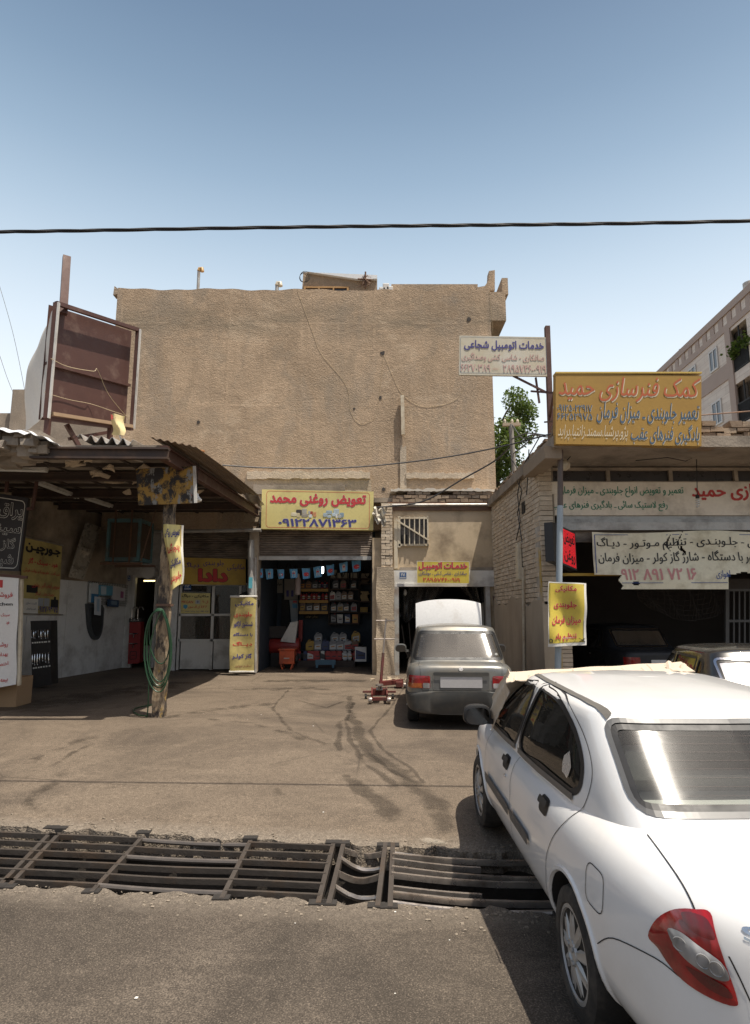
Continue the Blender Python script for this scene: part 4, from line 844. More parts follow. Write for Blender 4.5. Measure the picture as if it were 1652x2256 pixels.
mb = MB(); mb.bar(P(1130, 828, 11.5), P(1218, 872, 11.5), .035); mb.bar(P(1180, 832, 11.52), P(1188, 888, 11.52), .035); mb.bar(P(1170, 862, 11.5), P(1224, 866, 11.0), .035); mb.bar(P(1210, 920, 11.5), P(1228, 828, 10.6), .045); mb.bar(P(1200, 930, 11.5), P(1226, 928, 10.6), .03); build_each(mb, 'strut', M_brown, t)
# ---- body shop sign
sf = pquad([(918, 1236), (1034, 1237), (1034, 1286), (918, 1285)], 16.55)
t = sign('shop_sign', 'small bright yellow car service sign hung under the barred window of the body shop', 'sign', sf, S_yel2, .03)
letter(t, sf, 'خدمـات اتومبیـل', (.035, .03, .96, .41), I_red, .045, [(I_white, .010), (I_navy, .022)]); letter(t, sf, 'صافکـاری ، شاسی کـشی ، جوشکاری', (.035, .45, .95, .67), I_navy, .012); letter(t, sf, '۰۹۱۹-۲۸۹۵۷۴۶', (.12, .74, .82, .92), I_red, .02)
mb = MB(); outline(mb, sf, (0, 0, 1, 1), .008, .018, .002); mb.build('white_border', I_white, t)
# ---- number plates
def plate(c, Y, num, lab):
    s = pquad(c, Y); t = sign('number_plate', lab, 'plate', s, S_plate, .01); letter(t, s, num, (.2, .12, .8, .6), I_white, .02); mb = MB(); flat(mb, s, (.08, .76, .92, .86)); mb.build('white_line', I_white, t)
plate([(880, 1261), (895, 1261), (895, 1276), (880, 1276)], 16.72, '۲۷۱', 'small blue house number plate on the lintel left of the small yellow sign')
plate([(405, 1286), (421, 1286), (421, 1300), (405, 1300)], 17.92, '۲۷۳', 'small blue house number plate at the top left of the mechanic shop window')
plate([(281, 1268), (287, 1268), (287, 1279), (281, 1279)], 18.88, '۲۷۵', 'tiny blue plate on the wall just left above the plumbing shop door')
# ---- glazed shop sign
sf = pquad([(403, 1228), (541, 1232), (541, 1289), (400, 1287)], 17.85)
t = sign('shop_sign', 'amber mechanic sign with large red name above the glazed shopfront', 'sign', sf, S_amb, .03)
letter(t, sf, 'دیـاگ', (.015, .17, .265, .40), I_navy, .022); letter(t, sf, 'جلو بنـدی', (.33, .07, .66, .32), I_navy, .015); letter(t, sf, 'مکانیکـی', (.71, .19, .985, .46), I_navy, .015); letter(t, sf, 'دادا', (.25, .40, .72, .90), I_red, .06, [(I_black, .02)])
sf = pquad([(399, 1306), (463, 1307), (462, 1352), (398, 1351)], 17.93)
t = sign('window_notice', 'small yellow notice taped inside the left pane of the glazed shopfront', 'notice', sf, S_yel, .008)
letter(t, sf, 'مکانیکی - دیاگ', (.03, .06, .95, .24), I_black, .025); letter(t, sf, 'MEGAN', (.03, .38, .42, .51), I_red, .015, rtl=False); letter(t, sf, 'ال ۹۰', (.74, .36, .94, .52), I_red, .015); letter(t, sf, 'EF7', (.70, .61, .90, .72), I_red, .01, rtl=False); letter(t, sf, 'ای اف سون', (.26, .60, .66, .76), I_red, .015); letter(t, sf, 'K33 - X88 - تیبا - پرشیا - سمند - ۲۰۶', (.02, .85, .95, .95), I_navy, .008)
mb = MB(); mb.add([V(sf(u, 1 - v)) + V((0, -.006, 0)) for u, v in ((.09, .60), (.15, .57), (.23, .60), (.23, .70), (.16, .80), (.09, .71))], [(0, 1, 2, 3, 4, 5)]); mb.build('shield_emblem', K('cyan', (.08, .32, .5)), t); mb = MB(); flat(mb, sf, (.50, .34, .66, .53), .005); mb.build('grey_patch', K('patch', (.5, .5, .47)), t); mb = MB(); mb.add([V(sf(u, 1 - v)) + V((0, -.007, 0)) for u, v in ((.58, .36), (.62, .43), (.58, .51), (.54, .43))], [(0, 1, 2, 3)]); mb.build('diamond_emblem', I_slate, t)
# ---- standing roll-up banner and the tyre behind it
def wavy(c, Y, au=.02, av=.01, fu=3, s=0):
    q = pquad(c, Y); return lambda u, v: q(u, v) + V((.004 * sin(v * 13 + s), -au * sin(u * pi * fu + v * 2.2 + s) - av * sin(v * 7 + u * 3), 0))
sf = wavy([(508, 1316), (565, 1316), (559, 1480), (506, 1480)], 16.62, .02, .015, 2, 1)
t = sign('standing_banner', 'tall dirty yellow banner standing on the ground between the two shop doors', 'banner', sf, S_dirty, .012, 14, 20)
for k, (s, m, a, b, l, r) in enumerate([('مکانیکـی', I_navy, .05, .125, .17, .90), ('جلوبنـدی', I_red, .20, .275, .15, .88), ('شستشوی انژکتور', I_navy, .32, .415, .12, .90), ('با دستگاه', I_navy, .475, .535, .12, .90), ('دیــاگ', I_red, .60, .665, .12, .90), ('گاز کولـر', I_navy, .755, .835, .10, .90)]): letter(t, sf, s, (l, a, r, b), m, .03)
letter(t, sf, 'تنظیم موتور', (.2, .90, .9, .955), K('faint_red', (.25, .1, .06)), .01); mb = MB(); mb.tube([sf(-.02, 1) + V((0, 0, .02)), sf(1.02, 1) + V((0, 0, .02))], .03, 8); mb.build('roller', M_alu, t); MB().tube([sf(-.02, 0), sf(1.02, 0)], .03, 8).build('foot_bar', M_alu, t)
def tyre(mb, R_, w_, rim, c=(0, 0, 0), axis='X', n=36):
    h = w_ / 2; mb.lathe([(rim, -h * .85), (rim + .01, -h), (R_ * .86, -h * 1.02), (R_ * .965, -h * .86), (R_, -h * .55), (R_, h * .55), (R_ * .965, h * .86), (R_ * .86, h * 1.02), (rim + .01, h), (rim, h * .85), (rim, -h * .85)], c, axis, n); return mb
mb = MB(); tyre(mb, .33, .2, .2, V(P(545, 1330, 17.2)), 'Y'); mb.build('car_tyre', M_black, smooth=True, label='black car tyre resting behind the tall dirty yellow banner', cat='tyre')
# ---- pole banner, wrapped
q0 = pquad([(358, 1154), (402, 1156), (398, 1288), (372, 1300)], 10.0)
sf = lambda u, v: q0(u, v) + V((.02 * sin(v * 6), .10 * (2 * u - 1) ** 2 - .02 * sin(v * 9 + u * 4) - .03 * (u < .3) * v, -.02 * sin(u * 5) * (1 - v)))
t = sign('post_banner', 'curled yellow and white oil change banner wrapped on the wooden post', 'banner', sf, S_yel, .006, 16, 22)
for s, m, a, b in (('تعویض روغنی', I_navy, .07, .21), ('پنچرگیری', I_red, .30, .46), ('مکانیکی', I_navy, .54, .68), ('جلوبندی', I_red, .76, .92)): letter(t, sf, s, (.12, a, .84, b), m, .03)
mb = MB(); outline(mb, sf, (.02, .02, .90, .97), .025, .010, .03, .003); mb.build('ochre_border', K('ochre', (.5, .3, .06)), t); mb = MB(); mb.sheet(lambda u, v: sf(.91 + .09 * u, v) + V((0, -.005, 0)), 2, 22, .001); mb.build('white_edge', I_white, t, smooth=True)
# ---- burnt sign on the pole
sf = pquad([(299, 1033), (426, 1027), (429, 1108), (305, 1113)], 10.1)
M_burn, t_, b_ = newmat('flaked_sign_paint'); co = coords(t_); c = mixc(t_, ramp(t_, noise(t_, co, 3.2, 8, .7, .4), [(.46, 0), (.52, 1)]), (.36, .21, .04), (.025, .02, .018)); c = mixc(t_, ramp(t_, noise(t_, mapping(t_, co, (1.4, 1, .6), (3, 1, 5)), 3.4, 7, .7), [(.58, 0), (.61, 1)]), c, (.25, .25, .24)); c = mixc(t_, ramp(t_, noise(t_, mapping(t_, co, (1, 1, 1), (8, 1, 5)), 9, 5, .7), [(.64, 0), (.67, 1)]), c, (.38, .07, .03)); t_.links.new(c, b_.inputs['Base Color']); b_.inputs['Roughness'].default_value = .6
t = sign('scorched_sign', 'scorched yellow and black sign plate with flaked lettering nailed on top of the post', 'sign', sf, M_burn, .03); MB().bar(sf(1, 0) + V((.015, 0, 0)), sf(1, 1) + V((.015, 0, 0)), .02, .05).build('edge', M_alu, t)
# ---- hanging yellow banner at the right shop
sf = wavy([(1207, 1281), (1292, 1285), (1290, 1421), (1206, 1425)], 10.55, .035, .02, 2.3, .5)
t = sign('hanging_banner', 'yellow tuning banner with red words and white hem tied to the blue drainpipe', 'banner', sf, I_white, .006, 18, 24); mb = MB(); mb.sheet(lambda u, v: sf(.02 + .91 * u, .05 + .93 * v) + V((0, -.0035, 0)), 18, 24, .001); mb.build('yellow_field', S_yel2, t, smooth=True)
for s, a, b, l, r in (('مکانیکی', .05, .165, .2, .72), ('جلوبندی', .30, .425, .15, .74), ('میزان فرمان', .53, .68, .10, .86), ('تنظیم باد', .80, .935, .16, .76)): letter(t, sf, s, (l, a, r, b), I_red, .03, [(I_white, .012)], lift=.009)
mb = MB(); outline(mb, sf, (.03, .02, .925, .94), .010, .004, .004, .006); mb.build('thin_border', I_black, t)
mb = MB()
for k in range(2): a = sf(.88, .085); mb.bar(a + V((-.05, -.013, -.03 + .06 * k)), a + V((.05, -.013, .03 - .06 * k)), .012, .006)
mb.tube([sf(.06, .09) + V((.03 * cos(i * pi / 6), -.013, .03 * sin(i * pi / 6))) for i in range(12)], .006, 5, True); mb.build('tool_emblem', I_black, t)
# ---- torn cream banner
q1 = pquad([(1303, 1170), (1800, 1182), (1800, 1296), (1303, 1264)], 11.88)
BL, BR = P(1303, 1170, 11.88).x, P(1800, 1170, 11.88).x
def uo(px): return (px - 1303) / 497
def banner_pt(u, v):
    x = BL + (BR - BL) * u; zt = P(1303 + 497 * u, 1172 + 3 * sin(u * 9), 11.88).z; zb = P(1303 + 497 * u, 1298, 11.88).z
    return V((x, 11.88 - .02 * sin(u * 21 + v * 3) - .015 * sin(v * 8), zb + (zt - zb) * v))
t = thing('torn_banner', 'torn cream banner with black service list and pink phone number over the right garage', 'banner', banner_pt(.3, 0))
mb = MB(); NU, NVV = 200, 44; keep = []
tears = [(uo(1472), .95, .66, .0045), (uo(1497), 1, .66, .003), (uo(1503), .76, .60, .006), (uo(1388), .14, .06, .012)]
def gone(u, v):
    if u < uo(1360) + .008 * sin(v * 30) and v < .25 + .01 * sin(u * 90): return True
    if u > uo(1594) and v < .27 + .02 * sin(u * 60): return True
    for c, v1, v0, w_ in tears:
        if v0 < v < v1 and abs(u - c - .012 * sin(v * 14)) < w_ * (.5 + .8 * sin(pi * (v - v0) / (v1 - v0))): return True
    return False
for j in range(NVV + 1):
    for i in range(NU + 1): p = banner_pt(i / NU, j / NVV); mb.v += [p, p + V((0, .004, 0))]
cell = {(i, j) for i in range(NU) for j in range(NVV) if not gone((i + .5) / NU, (j + .5) / NVV)}
vi = lambda i, j, b: ((j * (NU + 1) + i) * 2 + b)
for i, j in cell:
    mb.face((vi(i, j, 0), vi(i + 1, j, 0), vi(i + 1, j + 1, 0), vi(i, j + 1, 0))); mb.face((vi(i, j, 1), vi(i, j + 1, 1), vi(i + 1, j + 1, 1), vi(i + 1, j, 1)))
    for di, dj, a, b in ((-1, 0, (i, j), (i, j + 1)), (1, 0, (i + 1, j), (i + 1, j + 1)), (0, -1, (i, j), (i + 1, j)), (0, 1, (i, j + 1), (i + 1, j + 1))):
        if (i + di, j + dj) not in cell: mb.face((vi(*a, 0), vi(*b, 0), vi(*b, 1), vi(*a, 1)))
mb.build('vinyl', S_cream, t)
letter(t, banner_pt, 'مکانیکی - جلـوبنـدی - تنظیم مـوتـور - دیـاگ', (uo(1312), .085, uo(1720), .315), I_black, .02); letter(t, banner_pt, 'شستشوی انژکتور با دستگاه - شارژ گاز کولر - میزان فرمان', (uo(1314), .34, uo(1780), .56), I_black, .02)
letter(t, banner_pt, '۹۱۲ ۸۹۱ ۷۲ ۱۶', (uo(1362), .64, uo(1526), .84), I_pink, .03, rtl=False); letter(t, banner_pt, 'اهوازی', (uo(1569), .68, uo(1598), .83), I_blue, .02)
mb = MB(); flat(mb, banner_pt, (uo(1308), .045, uo(1470), .055)); flat(mb, banner_pt, (uo(1480), .045, uo(1496), .055)); flat(mb, banner_pt, (uo(1508), .045, 1, .055)); flat(mb, banner_pt, (uo(1307), .05, uo(1309), .72)); flat(mb, banner_pt, (uo(1362), .885, uo(1592), .895)); mb.build('blue_line', I_blue, t)
# ================================================================== things along the left wall
sf = pquad([(-75, 1075), (62, 1097), (41, 1258), (-90, 1254)], 11.5)
t = sign('hanging_sign', 'black hanging sign with white outline words and rounded white border', 'sign', sf, mat('black_sign_face', (.022, .02, .024), .4, 0, .1), .08)
mb = MB(); outline(mb, sf, (.02, .05, .97, .97), .009, .010, .07); mb.build('white_border', I_white, t)
KB = mat('black_sign_face', (.022, .02, .024))
for s, a, b, l in (('یراق', .10, .32, .55), ('سینک', .36, .53, .30), ('گاز', .57, .74, .66), ('شیر', .79, .95, .56)): letter(t, sf, s, (l, a, .95 - .06 * (a > .5), b), KB, .012, [(I_white, .022)])
mb = MB(); mb.bar(P(72, 1120, 11.5), P(84, 1040, 11.5), .05); mb.bar(P(60, 1122, 11.5), P(74, 1120, 11.5), .05); mb.bar(P(14, 1085, 11.5), P(18, 1030, 11.5), .05); build_each(mb, 'bracket', M_brown, t)
sf = wq([(49, 1182), (137, 1202), (129, 1354), (46, 1352)], .04)
t = sign('wall_poster', 'yellow kitchen fittings poster with black heading and pictures on the left wall', 'poster', sf, S_dirty, .01); MB().bar(sf(0, 1) + WN * .02, sf(1, 1) + WN * .02, .03).build('batten', M_tin, t); MB().bar(sf(-.02, 0) + WN * .02, sf(1.1, 0) + WN * .02, .03).build('batten', M_tin, t)
letter(t, sf, 'جـورچیـن', (.08, .06, .96, .20), I_black, .055); letter(t, sf, 'هود - سینک - گاز', (.14, .25, .90, .35), I_red, .03); letter(t, sf, 'شیر آلات ، علم یونیکا و توالت فرنگی', (.04, .39, .97, .47), I_red, .01); letter(t, sf, 'سرویس آینه و کابین روشویی', (.25, .56, .98, .65), I_red, .015); letter(t, sf, 'تجهیزات هتلی ، آبچکان', (.33, .69, .85, .76), I_red, .012); letter(t, sf, '۰۹۱۲۷۰۹۴۰۷۵', (.43, .89, .96, .975), I_navy, .02)
mb = MB(); flat(mb, sf, (.76, .79, .97, .90), .005); flat(mb, sf, (.84, .75, .90, .79), .005); flat(mb, sf, (.12, .62, .40, .72), .005); mb.build('printed_screen', I_black, t); mb = MB(); flat(mb, sf, (.42, .78, .56, .89), .005); flat(mb, sf, (.58, .78, .72, .89), .005); mb.build('printed_sink', K('sinkgrey', (.35, .37, .40)), t); mb = MB(); flat(mb, sf, (.05, .80, .42, .99), .008); mb.build('pasted_paper', I_white, t); letter(t, sf, 'کابینت سازی', (.10, .84, .38, .88), I_slate, .01, lift=.012); letter(t, sf, 'نصب و فروش', (.12, .91, .36, .95), I_slate, .01, lift=.012)
sf = pquad([(-70, 1266), (43, 1273), (34, 1508), (-85, 1530)], 11.0); sw = lambda u, v: sf(u, v) + V((.01 * sin(v * 12), -.02 * sin(u * 6 + v * 3), 0))
t = sign('vinyl_banner', 'white vinyl banner with red words stretched on a stand at the left edge', 'banner', sw, S_vinyl, .01, 12, 16)
for s, a, b, l, m in (('فروشگاه', .13, .20, .48, I_red), ('سینک', .335, .37, .66, I_red), ('هود', .41, .445, .78, I_red), ('روشویی', .60, .65, .55, I_red), ('بهداشتی', .69, .735, .52, I_red), ('اختصاصی', .775, .82, .48, I_red), ('بیمه', .925, .965, .70, I_red)): letter(t, sw, s, (l, a, .90 - .06 * (a > .3), b), m, .015)
letter(t, sw, 'Jorchen', (.42, .235, .90, .275), I_black, .02, rtl=False); mb = MB(); flat(mb, sw, (.55, .03, .70, .10)); mb.build('red_logo', I_red, t)
MB().bar(P(48, 1276, 11.05), P(42, 1510, 11.05), .05).build('stand_pole', M_pvc, t); mb = MB(); mb.bar(P(-70, 1262, 11.0), P(60, 1272, 11.0), .05); mb.build('top_rail', M_brown, t)
mb = MB(); a = G(34, 1558); mb.box(a.x - .9, a.x, a.y, a.y + .5, .0, .5); mb.build('cardboard_box', mat('carton', (.34, .22, .12), .85, 0, .12, 4), bevel=.008, label='brown cardboard box on the ground under the white vinyl banner', cat='box')
# faucet rack
t = thing('tap_rack', 'black display board of chrome taps standing against the white wall', 'rack', (-7.65, 13.95, 0)); rk = pquad([(67, 1368), (111, 1367), (113, 1508), (71, 1516)], [13.9] * 4)
panel(t, rk, mat('black_board', (.016, .014, .014), .45, 0, .1), .3, name='board'); M_chr = mat('chrome', (.75, .75, .76), .12, 1, .02)
for r, (v0, n, ln) in enumerate([(.86, 8, .20), (.50, 7, .22)]):
    for i in range(n):
        u = .12 + .80 * i / (n - 1) + RND.uniform(-.02, .02); h = ln * RND.uniform(.6, 1); p = rk(u, v0) + V((0, -.05, 0)); b = rk(u + RND.uniform(-.03, .03), v0 - h * .75) + V((0, -.06, 0))
        o = MB().tube([p, p.lerp(b, .5) + V((.01, -.03, 0)), b, b + V((.02, -.02, -.01))], .011, 6).build('tap', M_chr, t, smooth=True); mb = MB(); flat(mb, rk, (u - .045, 1 - v0 + ln * .9, u + .045, 1 - v0 + ln * .9 + .022), .012); mb.build('price_tag', I_white, o)
# steel sink
sf = wq([(189, 1150), (223, 1162), (184, 1277), (150, 1271)], .22); t = thing('steel_sink', 'stainless double bowl sink leaning on the bracket of the beige wall', 'sink', sf(.5, 0)); M_ss = mat('brushed_steel', (.55, .50, .42), .3, .35, .1, 4)
def bowl(u, v):
    p = sf(u, v); d = 0
    for cv in (.33, .72): d = max(d, max(0, 1 - (abs(u - .5) / .36) ** 4) * max(0, 1 - (abs(v - cv) / .17) ** 4))
    return p - WN * .13 * d
MB().sheet(bowl, 20, 40, .01).build('basin', M_ss, t, smooth=True); mb = MB(); outline(mb, sf, (0, 0, 1, 1), .05, .02, .04, .012); mb.build('rim', M_ss, t)
# wire rack with boxes
sf = wq([(195, 1280), (287, 1290), (284, 1336), (225, 1332)], .06); t = thing('wire_rack', 'dark wire grid on the white wall holding packaged bathroom goods', 'rack', sf(.5, 0)); mb = MB()
for i in range(25): mb.bar(sf(i / 24, 0), sf(i / 24, 1), .006)
for i in range(9): mb.bar(sf(0, i / 8), sf(1, i / 8), .006)
mb.build('grid', M_black, t)
def pack(c, th, col, band, lab, off=.16):
    s = wq(c, off); t = thing('package', lab, 'package', s(.5, 0), 'packages hung on the left wall'); panel(t, s, mat('pack_%d' % (int(col[0] * 997) + int(col[2] * 331)), col, .4), th, name='carton'); mb = MB(); flat(mb, s, band[:4], .004); mb.build('printed_band', K('pack%d' % int(sum(band[4]) * 1000 + c[0][0]), band[4]), t)
pack([(202, 1284), (217, 1285), (216, 1329), (200, 1327)], .07, (.60, .63, .64), (0, .55, 1, 1, (.05, .2, .38)), 'tall white and blue package left of the wire rack')
pack([(219, 1289), (249, 1291), (248, 1312), (219, 1312)], .06, (.12, .36, .52), (.1, .1, .5, .9, (.5, .6, .65)), 'light blue carton in the middle of the wire rack')
pack([(249, 1290), (277, 1296), (275, 1324), (248, 1321)], .06, (.62, .60, .62), (.6, .3, .85, .8, (.35, .12, .25)), 'white carton with a pink print right of the light blue one')
pack([(241, 1320), (262, 1322), (261, 1338), (240, 1336)], .06, (.04, .08, .16), (.2, .2, .8, .7, (.2, .28, .36)), 'small dark blue carton hung below the wire rack')
pack([(210, 1314), (223, 1316), (222, 1356), (209, 1354)], .03, (.6, .63, .66), (.3, .1, .7, .8, (.35, .48, .58)), 'long narrow pale blister pack over the dark basin', .22)
sf = wq([(194, 1330), (230, 1333), (228, 1409), (197, 1407)], .12); t = thing('dark_basin', 'dark grey boat shaped plastic basin hung on the white wall', 'basin', sf(.5, 0)); mb = MB(); n = 14; pts = [(0, 1), (.12, 1.0), (.88, 1), (1, .9)] + [(.5 + .5 * cos(a) * (.95), .55 * (1 - sin(a) ** 1.0) - .02) for a in [pi / 2 * i / n for i in range(n + 1)]] + [(.5 - .5 * cos(a) * .95, .55 * (1 - sin(a)) - .02) for a in [pi / 2 * (n - i) / n for i in range(n + 1)]]
mb.prism([sf(u, v) for u, v in pts], -WN * .1); mb.build('shell', mat('dark_plastic', (.07, .075, .08), .5, 0, .15), t); mb = MB(); mb.prism([sf(.5 + (u - .5) * .72, .5 + (v - .5) * .8) + WN * .003 for u, v in pts], WN * .02); mb.build('hollow', mat('black_plastic', (.03, .032, .034), .5), t)
# door display inside the plumbing shop
t = thing('tap_cabinet', 'red display cabinet of taps just inside the plumbing shop door', 'cabinet', P(297, 1465, 18.7)); a = pquad([(285, 1371), (310, 1370), (307, 1461), (281, 1463)], 18.75); panel(t, a, mat('red_board', (.30, .03, .03), .5, 0, .1), .3, name='board'); MB().sheet(lambda u, v: a(u * 1.05 - .02, 1 + .10 * v) + V((0, -.01, 0)), 1, 1, .3).build('header', M_dark, t); letter(t, lambda u, v: a(u, 1 + .10 * v) + V((0, -.012, 0)), 'شیرآلات', (.15, .15, .85, .85), I_white, .01)
mb = MB(); outline(mb, a, (.15, .70, .75, .90), .06, .016, .1); mb.bar(a(.3, .2), a(.6, .2), .02); mb.build('outline_emblem', I_black, t)
for v in (.72, .48):
    p = a(.5, v); MB().tube([p + V((-.12, -.05, 0)), p + V((.12, -.05, 0))], .022, 8).tube([p + V((0, -.05, 0)), p + V((0, -.1, -.12))], .014, 6).build('mixer_tap', M_chr, t, smooth=True)
for px, lab in ((290, 'left chrome swan neck tap standing on the red cabinet'), (303, 'tall chrome swan neck tap standing right on the red cabinet')):
    p = P(px, 1364, 18.7); MB().tube([p, p + V((0, 0, .28)), p + V((.05, 0, .36)), p + V((.13, 0, .36)), p + V((.17, 0, .27))], .016, 8).build('swan_neck_tap', M_chr, smooth=True, label=lab, cat='tap')
mb = MB(); a = P(320, 1455, 19.4); mb.box(a.x - .25, a.x + .2, 19.3, 19.6, .15, .62); mb.build('white_carton', M_alu, bevel=.01, label='white carton on the floor inside the plumbing shop right of the red cabinet', cat='box')
# ================================================================== BODY SHOP (middle right)
body = thing('body_shop', 'cream plastered car body shop with brick parapet, barred window and open garage', 'shop', (1.7, 16.8, 0)); BY = 16.9
bx0, bx1 = P(864, 1200, BY).x, P(1084, 1200, BY).x; wx = 3.22
mb = MB(); mb.box(bx0 - .02, bx1 + .3, BY, BY + .25, zat(1255, BY), zat(1121, BY)); wl_ = mb.build('upper_wall', M_plas, body)
mb = MB(); a = P(840, 1252, BY); mb.bricks((a.x, BY - .14, zat(1252, BY)), (1, 0, 0), (0, -1, 0), P(864, 1200, BY).x - a.x, zat(1110, BY) - zat(1252, BY), .24, .085, .25, .010, .006); mb.build('brick_pillar', M_brickw, body)
mb = MB(); n = 40; z0, z1 = 0, zat(1250, BY); xa, xb = P(829, 1400, BY).x, P(868, 1400, BY).x
for i in range(n + 1):
    z = z0 + (z1 - z0) * i / n; j = lambda s: .012 * sin(i * .37 + s); mb.v += [V((xa + j(0), BY - .18 + j(1), z)), V((xb + j(2), BY - .18 + j(3), z)), V((xb, BY + .3, z)), V((xa, BY + .3, z))]
for i in range(n):
    for k in range(4): l = (k + 1) % 4; mb.face((i * 4 + k, i * 4 + l, i * 4 + 4 + l, i * 4 + 4 + k))
mb.face((3, 2, 1, 0)); mb.face([n * 4 + k for k in range(4)]); mb.build('plaster_pillar', M_stucco2, body)
gx0, gx1 = P(876, 1400, BY).x, P(1073, 1400, BY).x; gz = zat(1290, BY)
mb = MB(); mb.box(xb - .01, bx1 + .08, BY - .1, BY + .2, gz, zat(1257, BY)); mb.box(xb, bx1 + .1, BY - .13, BY + .1, gz - .03, gz + .05); mb.build('lintel', M_white, body)
mb = MB(); mb.box(bx0 + .2, bx1 - .02, BY - .06, BY + .05, zat(1256, BY) - .0, zat(1250, BY)); mb.build('broken_sill', M_conc, body)
mb = MB(); mb.box(xb, gx0 + .03, BY - .14, BY + .12, 0, gz - .03); mb.box(gx1 - .03, gx1 + .09, BY - .12, BY + .12, 0, gz - .03); build_each(mb, 'door_post', M_grey, body)
mb = MB(); mb.box(gx1 + .09, wx + .05, BY - .02, BY + .3, 0, gz); mb.build('right_pier', M_plas, body)
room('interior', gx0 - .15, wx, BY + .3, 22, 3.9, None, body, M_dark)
mb = MB(); mb.box(P(854, 1100, 16.75).x, P(1099, 1100, 16.75).x, 16.85, 16.95, zat(1123, 16.75), zat(1107, 16.75)); mb.box(P(854, 1100, 16.75).x, P(1099, 1100, 16.75).x, 16.82, 16.95, zat(1109, 16.75), zat(1105, 16.75)); mb.build('eave_beam', M_rust, body)
mb = MB(); a = P(865, 1106, 16.75); mb.bricks((a.x, 16.83, zat(1105, 16.75)), (1, 0, 0), (0, -1, 0), P(1099, 1100, 16.75).x - a.x, .36, .21, .105, .3, .014, .011, ragged=.35); mb.build('brick_parapet', M_brick, body)
mb = MB(); ragged(mb, a.x - .05, P(1099, 1100, 16.75).x, zat(1105, 16.75) + .3, zat(1105, 16.75) + .37, 16.8, .4, .03); mb.build('mortar_cap', mat('pale_mortar', (.62, .57, .49), .95, 0, .15, 6, .5, 40), body)
mb = MB(); mb.box(-.2, wx, 16.9, 22, 4.65, 4.78); mb.build('roof', M_conc, body)
wf = MB()
for r in ((876, 1137, 882, 1206), (941, 1137, 944, 1203), (880, 1139, 942, 1143), (878, 1198, 944, 1203)): wf.pbox(*r, BY - .06, .08)
wfo = wf.build('window_frame', M_pvc, body); mb = MB(); mb.pbox(882, 1143, 941, 1198, BY - .012, .01); mb.build('window_pane', mat('dark_pane2', (.05, .042, .038), .3, 0, .2), wfo); mb = MB(); mb.pbox(882, 1178, 900, 1198, BY - .02, .006); mb.build('missing_pane', M_black, wfo)
mb = MB()
for px in (891, 902, 913, 924, 934): mb.bar(P(px, 1200, BY - .09), P(px, 1138, BY - .09), .03)
mb.bar(P(872, 1145, BY - .12), P(944, 1190, BY - .12), .05, .04); build_each(mb, 'bar', M_pvc, wfo)
MB().pbox(868, 1140, 876, 1252, BY - .05, .06).build('side_board', M_pvc, body)
mb = MB(); yp = 16.85; mb.tube([P(842, 1113, yp), P(1080, 1112, yp), P(1086, 1114, yp), P(1089, 1121, yp), P(1092, 1290, yp)], .045, 10); mb.build('white_drainpipe', M_tin, body, smooth=True)
mb = MB(); mb.tube([P(1094, 1285, yp), P(1096, 1330, yp), P(1093, 1340, yp), P(1095, 1420, yp), P(1095, 1500, yp)], .05, 8); mb.tube([P(1086, 1318, yp), P(1100, 1316, yp)], .06, 8); mb.build('rusty_pipe', M_rust, body, smooth=True)
# crumpled cloth by the oil sign
cq = pquad([(822, 1118), (851, 1118), (848, 1157), (823, 1150)], 16.5); MB().sheet(lambda u, v: cq(u, v) + V((.03 * sin(v * 9), -.12 * sin(u * 5 + v * 3) - .05 * sin(v * 17 + u * 11), .05 * sin(u * 13))), 16, 16, .006).build('crumpled_cloth', mat('dirty_canvas', (.58, .54, .46), .9, 0, .12, 6, .4, 20), smooth=True, label='crumpled pale canvas stuffed beside the right end of the oil change sign', cat='cloth')
# plastic sheets in the garage mouth
M_poly = glass('clear_polythene', (.72, .72, .72), .8, .12, 1.45, .10, (.5, .48, .45))
cq = pquad([(876, 1292), (985, 1291), (940, 1345), (880, 1350)], 17.5); MB().sheet(lambda u, v: cq(u, v) + V((0, .12 * sin(u * 19 + v * 3) + .05 * sin(u * 41), -.28 * sin(pi * u) * (1 - v) - .1 * (1 - v) * sin(u * 9))), 46, 16, .002).build('plastic_curtain', M_poly, smooth=True, label='crumpled clear plastic sheet drooping from the left of the body shop lintel', cat='plastic sheet')
cq = pquad([(1010, 1292), (1070, 1292), (1068, 1325), (1035, 1318)], 17.6); MB().sheet(lambda u, v: cq(u, v) + V((0, .08 * sin(u * 17), -.12 * sin(pi * u) * (1 - v))), 26, 10, .002).build('plastic_curtain', M_poly, smooth=True, label='small clear plastic scrap at the right under the body shop lintel', cat='plastic sheet')
t = thing('hanging_bulb', 'small bulb hanging in the left of the body shop doorway', 'lamp', P(892, 1305, 17.4)); a = P(892, 1306, 17.4); MB().tube([a, V((a.x, a.y, gz + .05))], .008, 5).build('flex', M_black, t); MB().lathe([(0, .1), (.03, .09), (.06, .02), (.05, -.05), (0, -.09)], a, 'Z', 10).build('bulb', mat('opal_bulb', (.7, .7, .66)), t, smooth=True)
mb = MB(); a = P(1042, 1360, 18.6); mb.box(a.x - .3, a.x + .35, 18.5, 18.6, .5, zat(1328, 18.5)); mb.build('white_car_door', mat('white_panel', (.62, .62, .6), .4), bevel=.04, label='white loose car panel leaning at the back right of the body shop', cat='car panel')
mb = MB(); a = P(893, 1450, 17.3); mb.tube([a + V((-.1, 0, .9)), a + V((0, 0, .2)), a + V((.1, 0, 0))], .02, 6); mb.tube([a + V((.1, 0, .95)), a + V((.15, 0, .3)), a + V((.05, 0, 0))], .015, 6); mb.build('hose_pair', M_dark, label='dark air hoses hanging at the left inside the body shop', cat='hose')
